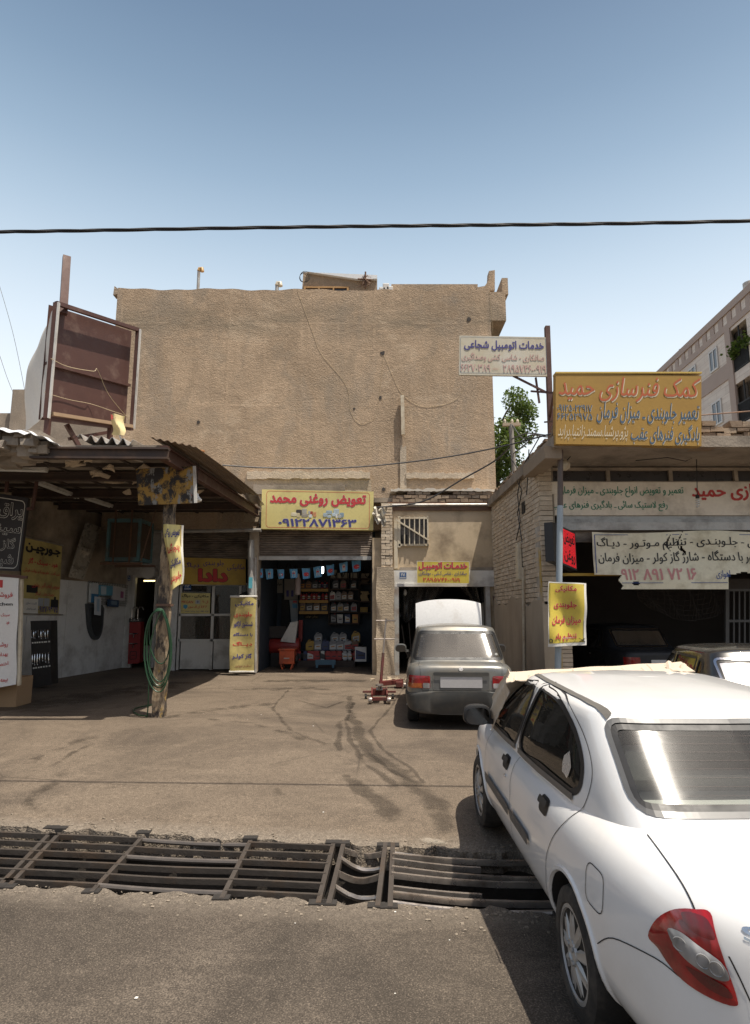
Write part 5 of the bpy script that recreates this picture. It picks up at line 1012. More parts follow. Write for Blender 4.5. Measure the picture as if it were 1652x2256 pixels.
# trolley jack
M_jk = mat('oily_red_steel', (.16, .035, .03), .5, .3, .3, 8, 0, 40, (.08, .06, .05), 3, .6); M_jm = mat('oily_steel', (.30, .26, .23), .4, .6, .3, 8)
j0 = G(836, 1552); t = thing('trolley_jack', 'red trolley jack with its long handle upright in front of the plaster pillar', 'jack', (j0.x, j0.y, 0)); X, Yj = j0.x, j0.y
mb = MB(); mb.bar((X - .14, Yj + .05, .12), (X - .14, Yj + .75, .16), .03, .12); mb.bar((X + .14, Yj + .05, .12), (X + .14, Yj + .75, .16), .03, .12); mb.box(X - .14, X + .14, Yj + .02, Yj + .08, .06, .12); mb.box(X - .14, X + .14, Yj + .6, Yj + .75, .08, .2); mb.build('chassis', M_jk, t, bevel=.006)
MB().bar((X, Yj + .62, .18), (X, Yj + .16, .26), .12, .05).build('lift_arm', M_jm, t); MB().lathe([(.0, .03), (.07, .03), (.075, .0), (.03, 0), (.03, -.06), (0, -.06)], (X, Yj + .16, .31), 'Z', 14).build('saddle', M_jm, t)
for s in (-1, 1):
    MB().lathe([(0, -.03), (.06, -.03), (.065, 0), (.06, .03), (0, .03)], (X + s * .17, Yj + .05, .065), 'X', 14).build('front_wheel', M_jm, t, smooth=True); MB().lathe([(0, -.02), (.05, -.02), (.05, .02), (0, .02)], (X + s * .26, Yj + .7, .05), 'X', 12).build('castor', M_black, t)
MB().box(X - .32, X + .32, Yj + .66, Yj + .74, .12, .15).build('axle_plate', M_jk, t)
h0, h1 = V((X + .02, Yj + .66, .2)), V((X + .14, Yj + .95, 1.52)); mb = MB(); mb.tube([h0, h0.lerp(h1, .5)], .03, 8); mb.build('handle', M_jk, t, smooth=True); mb = MB(); mb.tube([h0.lerp(h1, .5), h1], .018, 8); mb.tube([h0.lerp(h1, .7) + V((-.2, 0, 0)), h0.lerp(h1, .7) + V((.2, 0, 0))], .014, 6); mb.tube([h0.lerp(h1, .97) + V((-.2, 0, 0)), h0.lerp(h1, .97) + V((.2, 0, 0))], .014, 6); mb.build('grip', M_jm, t, smooth=True)
a = G(868, 1520); t = thing('trolley_jack', 'greasy low jack lying behind the upright red one', 'jack', (a.x - .05, a.y + .2, 0)); mb = MB(); mb.bar((a.x - .3, a.y + .3, .1), (a.x + .2, a.y + .5, .12), .12, .1); mb.box(a.x + .05, a.x + .2, a.y + .2, a.y + .6, .03, .14); mb.build('chassis', M_jk, t, bevel=.01); MB().lathe([(0, -.03), (.06, -.03), (.06, .03), (0, .03)], (a.x + .25, a.y + .3, .06), 'X', 12).build('castor', M_jm, t)
# ================================================================== RIGHT SHOP
rs = thing('spring_repair_shop', 'low brick sided garage with concrete roof slab and cream painted fascia', 'shop', (5, 12, 0)); RY = 12.0; RX = 3.22
mb = MB(); mb.bricks((RX - .0, 17.0, 1.85), (0, -1, 0), (-1, 0, 0), 17.0 - 11.9, 2.95, .245, .098, .25, .014, .004); mb.build('brick_side', M_brickw, rs)
mb = MB(); mb.box(RX + .03, RX + .3, 11.95, 17, 1.8, 4.75); mb.build('mortar', mat('grey_mortar', (.30, .255, .20), .95, 0, .2, 5, .4, 30), rs)
mb = MB(); mb.v += []; N = 30
for i in range(N + 1):
    y = 11.95 + 5.05 * i / N; zt = 1.9 + .09 * sin(y * 2.3) + .05 * sin(y * 6.1); mb.v += [V((RX - .015, y, 0)), V((RX - .015, y, zt)), V((RX + .25, y, zt)), V((RX + .25, y, 0))]
for i in range(N):
    for k in range(4): l = (k + 1) % 4; mb.face((i * 4 + k, i * 4 + l, i * 4 + 4 + l, i * 4 + 4 + k))
mb.face((3, 2, 1, 0)); mb.face([N * 4 + k for k in range(4)]); mb.build('plaster_dado', mat('stained_plaster', (.46, .38, .28), .9, 0, .12, 2, .3, 30, (.28, .22, .16), .9, .6, stretch=(1, 1, .4)), rs)
mb = MB(); mb.box(RX - .02, RX + .0, 13.05, 13.3, 3.75, 4.0); mb.build('wall_hole', M_black, rs)
sl0, sl1 = zat(1030, RY), zat(1030, RY) + .2
mb = MB(); mb.box(3.12, 11, 10.5, 17.5, sl0 + .02, sl1 + .02); mb.build('roof_slab', M_conc, rs)
mb = MB(); mb.box(3.0, 3.3, 10.6, 12.2, sl0 - .16, sl0 + .06); mb.build('slab_edge_beam', mat('old_timber', (.30, .235, .17), .9, 0, .25, 4, .5, 30), rs)
mb = MB(); mb.bricks((3.2, 10.62, sl1 + .02), (1, 0, 0), (0, -1, 0), 7.5, .30, .24, .10, .25, .015, .022, ragged=.1); mb.bricks((5.2, 10.52, sl0 + .03), (1, 0, 0), (0, -1, 0), 5.5, .16, .42, .15, .3, .02, .012); mb.build('brick_parapet', M_brick, rs)
mb = MB(); mb.bricks((RX - .02, 17.0, sl1 + .02), (0, -1, 0), (-1, 0, 0), 6.2, .22, .22, .08, .25, .013, .02, ragged=.3); mb.build('side_parapet', M_brick, rs)
cx1 = 11.0
fz0, fz1 = zat(1136, RY), zat(1063, RY)
mb = MB(); fx0 = P(1190, 1100, RY).x; mb.box(fx0, cx1, RY - .04, RY + .3, fz0, fz1); fas = mb.build('fascia', S_fascia, rs)
ff = quad((fx0, RY - .04, fz1), (fx0 + 3.0 * 1.6, RY - .04, fz1), (fx0 + 4.8, RY - .04, fz0), (fx0, RY - .04, fz0)); fu = lambda zx: ((2150 + zx * .5145) / 1.816 - 1190) / (4.8 / 12.0 * FPX * .985)
letter(fas, ff, 'تعمیر و تعویض انواع جلوبندی ـ میزان فرمان', (fu(165), .13, fu(1132), .46), I_green, .022); letter(fas, ff, 'رفع لاستیک سائی ـ بادگیری فنرهای عقب', (fu(108), .55, fu(1000), .88), I_green, .022); letter(fas, ff, 'فنرسازی حمید', (fu(1195), .05, fu(1930), .56), I_fred, .035)
mb = MB(); mb.box(fx0 - .01, fx0 + .42, RY - .07, RY - .045, fz0 + .42, fz1); mb.build('corner_panel', S_fascia, rs)
mb = MB()
for px in (1213, 1340, 1478, 1622): mb.pbox(px - 4, 1034, px + 4, 1064, RY - .02, .1)
mb.pbox(1210, 1030, 1700, 1036, RY - .03, .12); mb.pbox(1210, 1060, 1700, 1065, RY - .035, .12); cf = mb.build('clerestory_frame', M_beige, rs)
mb = MB(); mb.pbox(1210, 1034, 1700, 1062, RY + .04, .02); mb.build('clerestory_pane', mat('sooty_glass', (.05, .042, .038), .3, 0, .3, 3), cf)
mb = MB(); px0 = P(1196, 1300, RY).x; mb.box(px0 - .02, px0 + .26, RY - .02, RY + .35, 0, fz0); mb.build('corner_pilaster', mat('chipped_pilaster', (.52, .49, .44), .85, 0, .12, 3, .3, 30, (.25, .2, .15), 2, .6), rs)
mb = MB(); mb.box(px0 - .035, px0 + .03, RY - .035, RY + .1, .0, 2.9); mb.box(px0 + .2, px0 + .3, RY - .05, RY + .02, .0, .9); mb.build('yellow_paint_strip', mat('chipped_yellow', (.50, .33, .06), .8, 0, .2, 5, .3, 30, (.45, .42, .38), 4, .8), rs)
mb = MB(); n = 14
for i in range(n): mb.box(px0 + .27, px0 + .5, RY - .03 + RND.uniform(-.01, .01), RY + .2, .08 * i, .08 * i + .07)
mb.build('base_bricks', M_brickw, rs)
gxl = P(1232, 1200, RY).x
mb = MB()
for k, (z0_, z1_, yo) in enumerate(((fz0 - .07, fz0 - .005, .06), (fz0 - .14, fz0 - .075, .0), (fz0 - .30, fz0 - .145, -.06))): mb.box(gxl, cx1, RY + yo - .06, RY + .3, z0_, z1_)
mb.build('shutter_housing', M_shut2, rs)
mb = MB(); mb.box(gxl, cx1, RY + .02, RY + .16, fz0 - .52, fz0 - .31); mb.build('shutter_end', M_shut, rs)
mb = MB(); mb.box(gxl, P(1303, 1200, RY).x + .6, RY + .1, RY + .16, zat(1268, RY), zat(1262, RY)); mb.build('yellow_rail', mat('yellow_rail', (.5, .32, .05), .6), rs)
mb = MB(); mb.box(RX + .3, 11, 17.3, 17.5, 0, 4.5); mb.box(10.9, 11, RY, 17.4, 0, 4.5); mb.build('inner_wall', M_dark, rs)
# barred gate and net inside
t = thing('barred_gate', 'grey barred gate at the right inside the spring repair garage', 'gate', P(1630, 1420, 13.0)); mb = MB()
for px in range(1604, 1700, 12): mb.bar(P(px, 1430, 13), P(px, 1300, 13), .03)
mb.bar(P(1600, 1300, 13), P(1700, 1300, 13), .05); mb.bar(P(1600, 1368, 13), P(1700, 1368, 13), .05); mb.bar(P(1600, 1430, 13), P(1600, 1296, 13), .06); build_each(mb, 'bar', mat('dark_gate_steel', (.10, .098, .095), .6, .2, .15), t); MB().pbox(1600, 1275, 1700, 1300, 12.98, .06).build('header', M_dark, t)
nq = pquad([(1390, 1290), (1600, 1270), (1592, 1350), (1420, 1330)], 13.2); mb = MB()
for i in range(26): mb.tube([nq(i / 25 + .02 * sin(i), v / 6) + V((0, .1 * sin(i + v), -.25 * sin(pi * i / 25) * (1 - v / 6))) for v in range(7)], .006, 4)
for j in range(9): mb.tube([nq(i / 20, j / 8) + V((0, .1 * sin(i + j), -.25 * sin(pi * i / 20) * (1 - j / 8))) for i in range(21)], .006, 4)
mb.build('sagging_net', M_dark, label='dark sagging net hung inside the spring repair garage', cat='net')
# drainpipe, led sign, soffit lamp, bulb
t = thing('drainpipe', 'brown and pale blue drainpipe from the roof slab down beside the hanging yellow banner', 'pipe', (P(1229, 1480, 10.75).x, 10.75, 0)); pa, pb, pc = P(1236, 1032, 10.75), P(1234, 1118, 10.75), P(1229, 1470, 10.75)
MB().tube([V((pa.x, 10.75, sl0 + .02)), pb], .05, 12).build('upper_pipe', mat('brown_pipe', (.12, .09, .075), .5), t, smooth=True); MB().tube([pb + V((0, 0, .03)), pc, V((pc.x, 10.75, 0))], .055, 12).build('lower_pipe', mat('pale_blue_pipe', (.36, .42, .46), .45, 0, .1), t, smooth=True)
L0, L1, L2, L3 = P(1217, 1150, 10.85), P(1267, 1173, 11.75), P(1271, 1258, 11.75), P(1222, 1236, 10.85); L3.x = L0.x; L2.x = L1.x
lq = quad(L0, L1, L2, L3); t = sign('led_sign', 'black boxed display sign with lit red letters on the blue drainpipe', 'sign', lq, mat('led_housing', (.03, .03, .032), .5), .16)
ln = nrm((V(lq(1, 0)) - V(lq(0, 0))).cross(V(lq(0, 1)) - V(lq(0, 0)))); M_led = emit('red_leds', (.85, .02, .03), .55); mb = MB(); NU_, NV_ = 36, 40
lz = [l for l in ('تعویض روغن', 'جلوبندی')]
for i in range(NU_):
    for j in range(NV_):
        u = .42 + .55 * (i + .5) / NU_ if False else .36 + .60 * (i + .5) / NU_; v = .05 + .9 * (j + .5) / NV_; p = V(lq(u, v)) + ln * .004; du = (V(lq(1, v)) - V(lq(0, v))) * (.60 / NU_ * .40); dv = (V(lq(u, 1)) - V(lq(u, 0))) * (.9 / NV_ * .40)
        mb.add([p - du - dv, p + du - dv, p + du + dv, p - du + dv], [(0, 1, 2, 3)])
mb.build('led_grid', M_led, t)
for s, a, b in (('تعویض', .12, .45), ('روغن', .55, .9)): letter(t, lq, s, (.42, a, .92, b), I_black, .03, lift=.006)
t = thing('soffit_lamp', 'cream bulkhead lamp at the corner under the concrete roof slab', 'lamp', P(1242, 1025, 11.3)); a = P(1242, 1025, 11.2); MB().lathe([(0, -.09), (.07, -.08), (.1, -.02), (.1, .05), (.06, .1), (0, .1)], a, 'X', 14).build('shade', M_pvc, t, smooth=True); MB().tube([a + V((.02, 0, .05)), P(1262, 1000, 11.2), P(1260, 992, 11.2)], .01, 5).build('flex', M_black, t)
t = thing('hanging_bulb', 'spiral lamp bulb hanging on a flex in front of the cream fascia', 'lamp', P(1537, 1107, 11.4)); a = P(1536, 1092, 11.4); MB().tube([P(1400, 1015, 11.0), P(1470, 1008, 11.0), P(1510, 1016, 11.2), P(1534, 1005, 11.4), a], .008, 5).build('flex', M_black, t); MB().lathe([(0, .06), (.035, .06), (.035, 0), (0, 0)], a - V((0, 0, .05)), 'Z', 10).build('socket', M_black, t); mb = MB(); mb.tube([a + V((.03 * cos(k * .7), .03 * sin(k * .7), -.07 - .0045 * k)) for k in range(34)], .012, 6); mb.build('spiral_tube', mat('opal_bulb', (.7, .7, .66)), t, smooth=True)
# meter box and conduit on the brick side
def S(px, py, off=.05):
    d = ray(px, py); return V((0, 0, CAMZ)) + d * ((RX - off) / d.x)
t = thing('junction_box', 'cream junction box with conduit running down the brick side wall', 'junction box', S(1150, 1250)); a = S(1146, 1232, .0); MB().box(RX - .1, RX - .01, a.y - .2, a.y + .05, S(1146, 1252).z - .25, S(1146, 1195).z).build('box', M_pvc, t, bevel=.015); MB().tube([S(1152, 1250), S(1153, 1330), S(1155, 1500)], .03, 8).build('conduit', M_pvc, t, smooth=True)
for pts, lab in (([(1150, 1195), (1140, 1130), (1150, 1080), (1128, 1040)], 'black cable climbing the brick side wall above the junction box'), ([(1165, 990), (1163, 1040), (1160, 1090)], 'short black cable hanging down the top of the brick side wall'), ([(1190, 960), (1150, 1030), (1140, 1090), (1146, 1150), (1137, 1190)], 'black cable drooping along the brick side wall under the mast')):
    MB().tube([S(*p, .06) for p in pts], .012, 5).build('wall_cable', M_cable, smooth=True, label=lab, cat='cable')
# utility post
t = thing('utility_post', 'thin grey utility post with short crossarm on top of the brick side wall', 'post', P(1135, 1085, 14.2)); MB().tube([P(1137, 1100, 14.2), P(1125, 935, 14.2)], .055, 10).build('pole', mat('grey_post', (.27, .25, .22), .7, 0, .15), t, smooth=True); MB().bar(P(1107, 936, 14.2), P(1146, 935, 14.2), .09, .07).build('crossarm', mat('dry_timber', (.42, .34, .25), .9, 0, .15), t); mb = MB()
for px in (1112, 1128, 1140): mb.lathe([(0, 0), (.03, 0), (.035, .05), (.02, .09), (0, .1)], P(px, 932, 14.2), 'Z', 8)
build_each(mb, 'insulator', M_pvc, t)
for k, (pts, ys) in enumerate((([(1128, 935), (1150, 965), (1172, 958), (1200, 962), (1226, 965)], [14.2, 13.5, 13, 12, 11]), ([(1126, 968), (1160, 955), (1196, 958), (1225, 962)], [14.2, 13, 12, 11]), ([(1130, 1000), (1158, 978), (1180, 955), (1176, 948)], [14.2, 13.5, 13, 12.8]), ([(1126, 1010), (1148, 1050), (1140, 1090)], [14.1, 14.0, 14.0]))):
    pxline(pts, ys, .014, 5, 'service_cable', M_cable, label=['black cable drooping from the crossarm to the roof of the spring garage', 'upper black cable from the utility post to the mast foot', 'short stray cable sticking out from the utility post', 'black cable looping down the utility post'][k], cat='cable')
pxline([(490, 1025), (600, 1031), (770, 1030), (950, 1012), (1100, 985), (1235, 950)], [12.5, 13, 13.5, 13.2, 12.5, 11], .016, 5, 'overhead_cable', M_cable, label='thin dark cable spanning from the canopy to the ochre sign across the plaster wall', cat='cable')
pxline([(830, 1118), (930, 1105), (1020, 1055), (1090, 1015), (1128, 980)], [16.4, 16, 15.5, 15, 14.2], .02, 6, 'overhead_cable', M_cable, label='dark cable curving up from the body shop eave to the utility post', cat='cable')
pxline([(-10, 600), (30, 740), (62, 900)], 16, .006, 4, 'far_wire', M_cable, label='fine wire slanting down the sky at the far left, upper one', cat='wire', group='fine wires at the far left'); pxline([(-5, 770), (15, 830), (30, 868)], 16, .006, 4, 'far_wire', M_cable, label='fine wire slanting down the sky at the far left, lower one', cat='wire', group='fine wires at the far left')
# thick twisted overhead cable
e0, e1 = P(-80, 508.5, 5.75), P(1740, 481, 5.45); e0, e1 = e0 + (e0 - e1) * 1.3, e1 + (e1 - e0) * 1.3; mb = MB()
for k in range(3):
    pts = []
    for i in range(721):
        f = i / 720; p = e0.lerp(e1, f) + V((0, 0, .30 * (2 * f - 1) ** 2 - .028 - .012 * sin(f * 23))); a = i * .19 + .6 * sin(i * .05) + k * 2 * pi / 3; pts.append(p + V((0, .008 * cos(a), .008 * sin(a))))
    mb.tube(pts, .0105, 6)
mb.build('twisted_cable', mat('black_cable', (.022, .022, .024), .75, 0, .1), smooth=True, label='thick black twisted cable crossing the whole sky', cat='cable')
# ================================================================== TREE, FAR BUILDINGS
def tree(x, y, z0, h, r, lab, seed, n=2600):
    rn = random.Random(seed); t = thing('leafy_tree', lab, 'tree', (x, y, 0)); mb = MB()
    trunk = [V((x, y, 0)), V((x + .1, y, h * .35)), V((x - .05, y + .1, h * .6)), V((x + .1, y, h * .95))]; mb.tube(trunk, [.16, .13, .09, .03], 8); cl = []
    for k in range(34):
        b = trunk[1].lerp(trunk[3], rn.random()); a = rn.uniform(0, 2 * pi); L_ = r * rn.uniform(.4, 1.0); e = b + V((L_ * cos(a), L_ * sin(a), rn.uniform(.1, .9))); mb.tube([b, b.lerp(e, .5) + V((0, 0, .1)), e], [.04, .03, .012], 5); cl.append((e, rn.uniform(.35, .62)))
    mb.build('trunk', mat('bark', (.14, .11, .08), .9, 0, .25, 6, .5, 30), t); m = MB()
    for k in range(n):
        c, cr = rn.choice(cl); d = nrm(V((rn.gauss(0, 1), rn.gauss(0, 1), rn.gauss(0, 1)))) * cr * rn.random() ** .4; p = c + d; nn = nrm(V((rn.gauss(0, 1), rn.gauss(0, 1), rn.gauss(.6, 1)))); u = nrm(nn.cross(V((rn.random(), rn.random(), rn.random())))); v = nn.cross(u); s = rn.uniform(.035, .075)
        m.add([p - u * s, p + v * s * .6 - u * .2 * s, p + u * s, p - v * s * .6 + u * .1 * s], [(0, 1, 2, 3)])
    M_leaf = CACHE.get('leaf')
    if not M_leaf:
        M_leaf, t_, b_ = newmat('leaf'); g = nd(t_, 'ShaderNodeNewGeometry'); t_.links.new(ramp(t_, g.outputs['Random Per Island'], [(0, (.05, .09, .02)), (.6, (.10, .16, .04)), (1, (.19, .24, .07))]), b_.inputs['Base Color']); b_.inputs['Roughness'].default_value = .5
        tl = nd(t_, 'ShaderNodeBsdfTranslucent'); tl.inputs[0].default_value = (.16, .24, .04, 1); ms = nd(t_, 'ShaderNodeMixShader'); ms.inputs[0].default_value = .3; t_.links.new(b_.outputs[0], ms.inputs[1]); t_.links.new(tl.outputs[0], ms.inputs[2]); t_.links.new(ms.outputs[0], t_.nodes['Material Output'].inputs[0]); CACHE['leaf'] = M_leaf
    m.build('crown', M_leaf, t)
tree(4.35, 21.5, 0, 8.7, 1.3, 'leafy green tree showing between the plaster block and the brick side wall', 5, 20000)
# grey far block on the left
fb = thing('far_building', 'plain grey brown stepped building far behind the left canopy', 'building', (-18, 30, 0)); gm = stucco('grey_render', (.40, .33, .26), False, (.3, .26, .22), .4); Yb = 30; mb = MB(); a, b = P(28, 858, Yb), P(320, 858, Yb); mb.box(a.x, b.x, Yb, Yb + 8, 0, a.z); mb.build('tall_wall', gm, fb); mb = MB(); c = P(-60, 906, Yb); mb.box(c.x - 4, a.x - .002, Yb + .3, Yb + 8, 0, c.z); mb.build('low_wall', gm, fb)
# apartment building on the right
AX = lambda y: 17.5 + .047 * (y - 27)
def AP(px, py, off=0):
    d = ray(px, py); n = nrm(V((-1, .047, 0))); o = V((0, 0, CAMZ)); p0 = V((17.5, 27, 0)) + n * off; return o + d * ((p0 - o).dot(n) / d.dot(n))
ap = thing('apartment_building', 'stone clad apartment building with balconies and brown bands at the far right', 'building', (18, 35, 0)); an = nrm(V((-1, .047, 0)))
M_trav = None; m, t_, b_ = newmat('travertine'); co = coords(t_, True); c = mixc(t_, ramp(t_, noise(t_, mapping(t_, co, (1, .35, 4)), 1.6, 7, .65), [(.35, 0), (.7, 1)]), (.68, .58, .49), (.84, .75, .65)); br = nd(t_, 'ShaderNodeTexBrick', Scale=1); sx = nd(t_, 'ShaderNodeSeparateXYZ'); t_.links.new(co, sx.inputs[0]); cb = nd(t_, 'ShaderNodeCombineXYZ'); t_.links.new(sx.outputs[1], cb.inputs[0]); t_.links.new(sx.outputs[2], cb.inputs[1]); t_.links.new(cb.outputs[0], br.inputs[0]); br.inputs['Mortar Size'].default_value = .006; br.inputs['Brick Width'].default_value = .9; br.inputs['Row Height'].default_value = .4; br.inputs['Color1'].default_value = (1, 1, 1, 1); br.inputs['Color2'].default_value = (.9, .9, .9, 1); br.inputs['Mortar'].default_value = (.55, .5, .45, 1); t_.links.new(mixc(t_, 1, c, br.outputs[0], 'MULTIPLY'), b_.inputs['Base Color']); b_.inputs['Roughness'].default_value = .7; M_trav = m
M_band = mat('brown_stone', (.43, .33, .27), .7, 0, .12, 2)
ztp = AP(1652, 629).z; y0, y1 = 20.0, 46.0
def apbox(ya, yb, za, zb, dep, off, mb):
    p, q = V((AX(ya), ya, 0)) + an * off, V((AX(yb), yb, 0)) + an * off; k = -an * dep; mb.hexa([p + V((0, 0, za)), q + V((0, 0, za)), q + k + V((0, 0, za)), p + k + V((0, 0, za)), p + V((0, 0, zb)), q + V((0, 0, zb)), q + k + V((0, 0, zb)), p + k + V((0, 0, zb))])
bal = []
for c in ([(1603, 735), (1641, 703), (1649, 800), (1612, 826)], [(1614, 852), (1655, 824), (1664, 910), (1622, 945)]):
    pp = [AP(*q) for q in c]; bal.append((min(p.y for p in pp), max(p.y for p in pp), (pp[2].z + pp[3].z) / 2, (pp[0].z + pp[1].z) / 2))
yb0, yb1 = min(b[0] for b in bal), max(b[1] for b in bal)
mb = MB(); apbox(yb1, y1, 0, ztp, 14, 0, mb); apbox(y0, yb0, 0, ztp, 14, 0, mb); zs = 0
for b in sorted(bal, key=lambda b: b[2]): apbox(yb0, yb1, zs, b[2], 14, 0, mb); zs = b[3]
apbox(yb0, yb1, zs, ztp, 14, 0, mb); apbox(yb0, yb1, 0, ztp, 12, -2.0, mb); mb.build('wall', M_trav, ap)
zb1, zb0 = ztp, AP(1652, 685).z
mb = MB(); apbox(y0, y1, zb0, zb0 + (zb1 - zb0) * .28, .06, .05, mb); apbox(y0, y1, zb0 + (zb1 - zb0) * .72, zb1 + .05, .1, .09, mb); k = 0; y = y0
while y < y1: apbox(y, y + .42, zb0 + (zb1 - zb0) * .28, zb0 + (zb1 - zb0) * .72, .05, .04, mb); y += .85
p = AP(1600, 700); apbox(p.y - .25, p.y + .25, 0, zb0, .1, .06, mb); q0_, q1_ = AP(1560, 845), AP(1560, 870); 
apbox(p.y + .25, y1, AP(1560, 868).z, AP(1560, 833).z, .06, .045, mb); mb.build('brown_band', M_band, ap)
M_pg = mat('sky_pane', (.10, .13, .16), .08, 0, .1); M_pf = mat('white_frame', (.66, .64, .6), .5)
for c in ([(1562, 779), (1580, 761), (1584, 811), (1567, 823)], [(1515, 817), (1533, 803), (1537, 850), (1519, 862)], [(1570, 890), (1589, 876), (1593, 930), (1573, 942)]):
    pp = [AP(*q) for q in c]; ya, yb = min(p.y for p in pp), max(p.y for p in pp); za, zb = (pp[2].z + pp[3].z) / 2, (pp[0].z + pp[1].z) / 2; mb = MB(); f = .09
    apbox(ya, yb, za, za + f, .05, .06, mb); apbox(ya, yb, zb - f, zb, .05, .06, mb); 
    for yy in (ya, (ya + yb) / 2 - f / 2, yb - f): apbox(yy, yy + f, za + f, zb - f, .05, .058, mb)
    o = mb.build('window', M_pf, ap); mb = MB(); apbox(ya + .02, yb - .02, za + .02, zb - .02, .02, .03, mb); mb.build('pane', M_pg, o)
for k, b in enumerate(bal):
    ya, yb, za, zb = b; mb = MB(); n = 22; apbox(ya, yb, za + .95, za + 1.02, .05, .0, mb); apbox(ya, yb, za + .05, za + .1, .05, .0, mb)
    for i in range(n): yy = ya + (yb - ya) * i / n; apbox(yy, yy + .03, za + .1, za + .95, .03, -.01, mb)
    apbox(ya + (yb - ya) * .42, ya + (yb - ya) * .42 + .06, za + 1.02, zb, .05, -.02, mb); mb.build('balcony_railing', M_black, ap); mb = MB()
    for i in range(28): zz = za + .1 + (zb - za - .15) * i / 28; apbox(ya + (yb - ya) * .5, yb - .02, zz, zz + .05, .03, -.25, mb)
    mb.build('blind', mat('dark_slats', (.09, .075, .06), .8), ap)
    mb = MB(); apbox(ya + .3, ya + .9, za + .1, za + 1.9, .1, -1.6, mb); mb.build('blue_door', mat('teal_door', (.08, .22, .27), .5), ap)
pot = AP(1638, 770, -.1); mb = MB()
for k in range(5):
    c = pot + V((-.1, RND.uniform(-.7, .7), RND.uniform(-.1, .15)))
    for i in range(60): p = c + V((RND.gauss(0, .12), RND.gauss(0, .2), RND.gauss(.15, .16))); u = V((RND.uniform(-1, 1), RND.uniform(-1, 1), RND.uniform(-1, 1))).normalized() * .09; v = u.cross(V((0, .3, 1))); mb.add([p - u, p + v, p + u, p - v], [(0, 1, 2, 3)])
mb.build('balcony_plants', CACHE['leaf'], label='green potted plants on the upper balcony of the stone apartment building', cat='plant')
mb = MB()
for i in range(4): a = AP(1497 + 4 * i, 775 - 2 * i, -1.5); mb.tube([a - V((0, 0, 1.2)), a + V((0, 0, .1 * (i % 2)))], .16, 8)
mb.build('roof_flues', M_tin, label='cluster of pale flue pipes on the apartment building roof', cat='flue', smooth=True)
mb = MB(); a = AP(1652, 640, -1); mb.tube([a - V((0, 0, 1)), a + V((0, 0, .4))], .3, 10); mb.build('water_tank', M_grey, label='grey tank on the apartment roof at the right picture edge', cat='tank')
MB().tube([P(1540, 915, 12.5), P(1652, 906, 12.5), P(1760, 898, 12.5)], .014, 6).build('roof_rail', M_rust, rs, smooth=True)
# ================================================================== OIL SHOP CONTENTS
def d2(x, y): return (550.7 + x * .1867, 1184 + y * .1867)
IY = 20.15
def shelf_unit(name, label, x0, x1, ys, m, front=None):
    a, b = P(*d2(x0, ys[-1]), IY), P(*d2(x1, ys[-1]), IY); t = thing(name, label, 'shelf', ((a.x + b.x) / 2, IY, a.z))
    mb = MB(); top = P(*d2(x0, ys[0] - 110), IY).z
    for x in (a.x - .02, b.x - .02): mb.box(x, x + .04, IY - .02, 20.58, P(*d2(x0, ys[-1]), IY).z - .05, top)
    mb.build('upright', M_dark, t); o = []
    for y in ys: z = P(*d2(x0, y), IY).z; s = MB().box(a.x, b.x, IY - .06, 20.58, z - .035, z).build('shelf_board', m, t); o.append(z); 
    if front:
        for z in o: MB().box(a.x, b.x, IY - .085, IY - .062, z - .085, z + .005).build('yellow_strip', front, t)
    return a.x, b.x, o
M_wd = mat('dark_shelf', (.07, .05, .04), .7, 0, .2); M_ys = mat('yellow_strip', (.45, .25, .05), .5, 0, .1)
A = shelf_unit('oil_shelf', 'wall shelf with yellow front strips holding oil bottles on the blue wall', 582, 922, (608, 742, 872), M_wd, M_ys)
B = shelf_unit('oil_shelf', 'dark open shelf of oil cans right of the yellow fronted shelf', 930, 1285, (482, 606, 742, 876, 1012), M_wd)
Cc = shelf_unit('filter_shelf', 'narrow shelf of filter cartons against the right inner wall', 1292, 1425, (482, 540, 752, 882), M_wd)
JM = {}
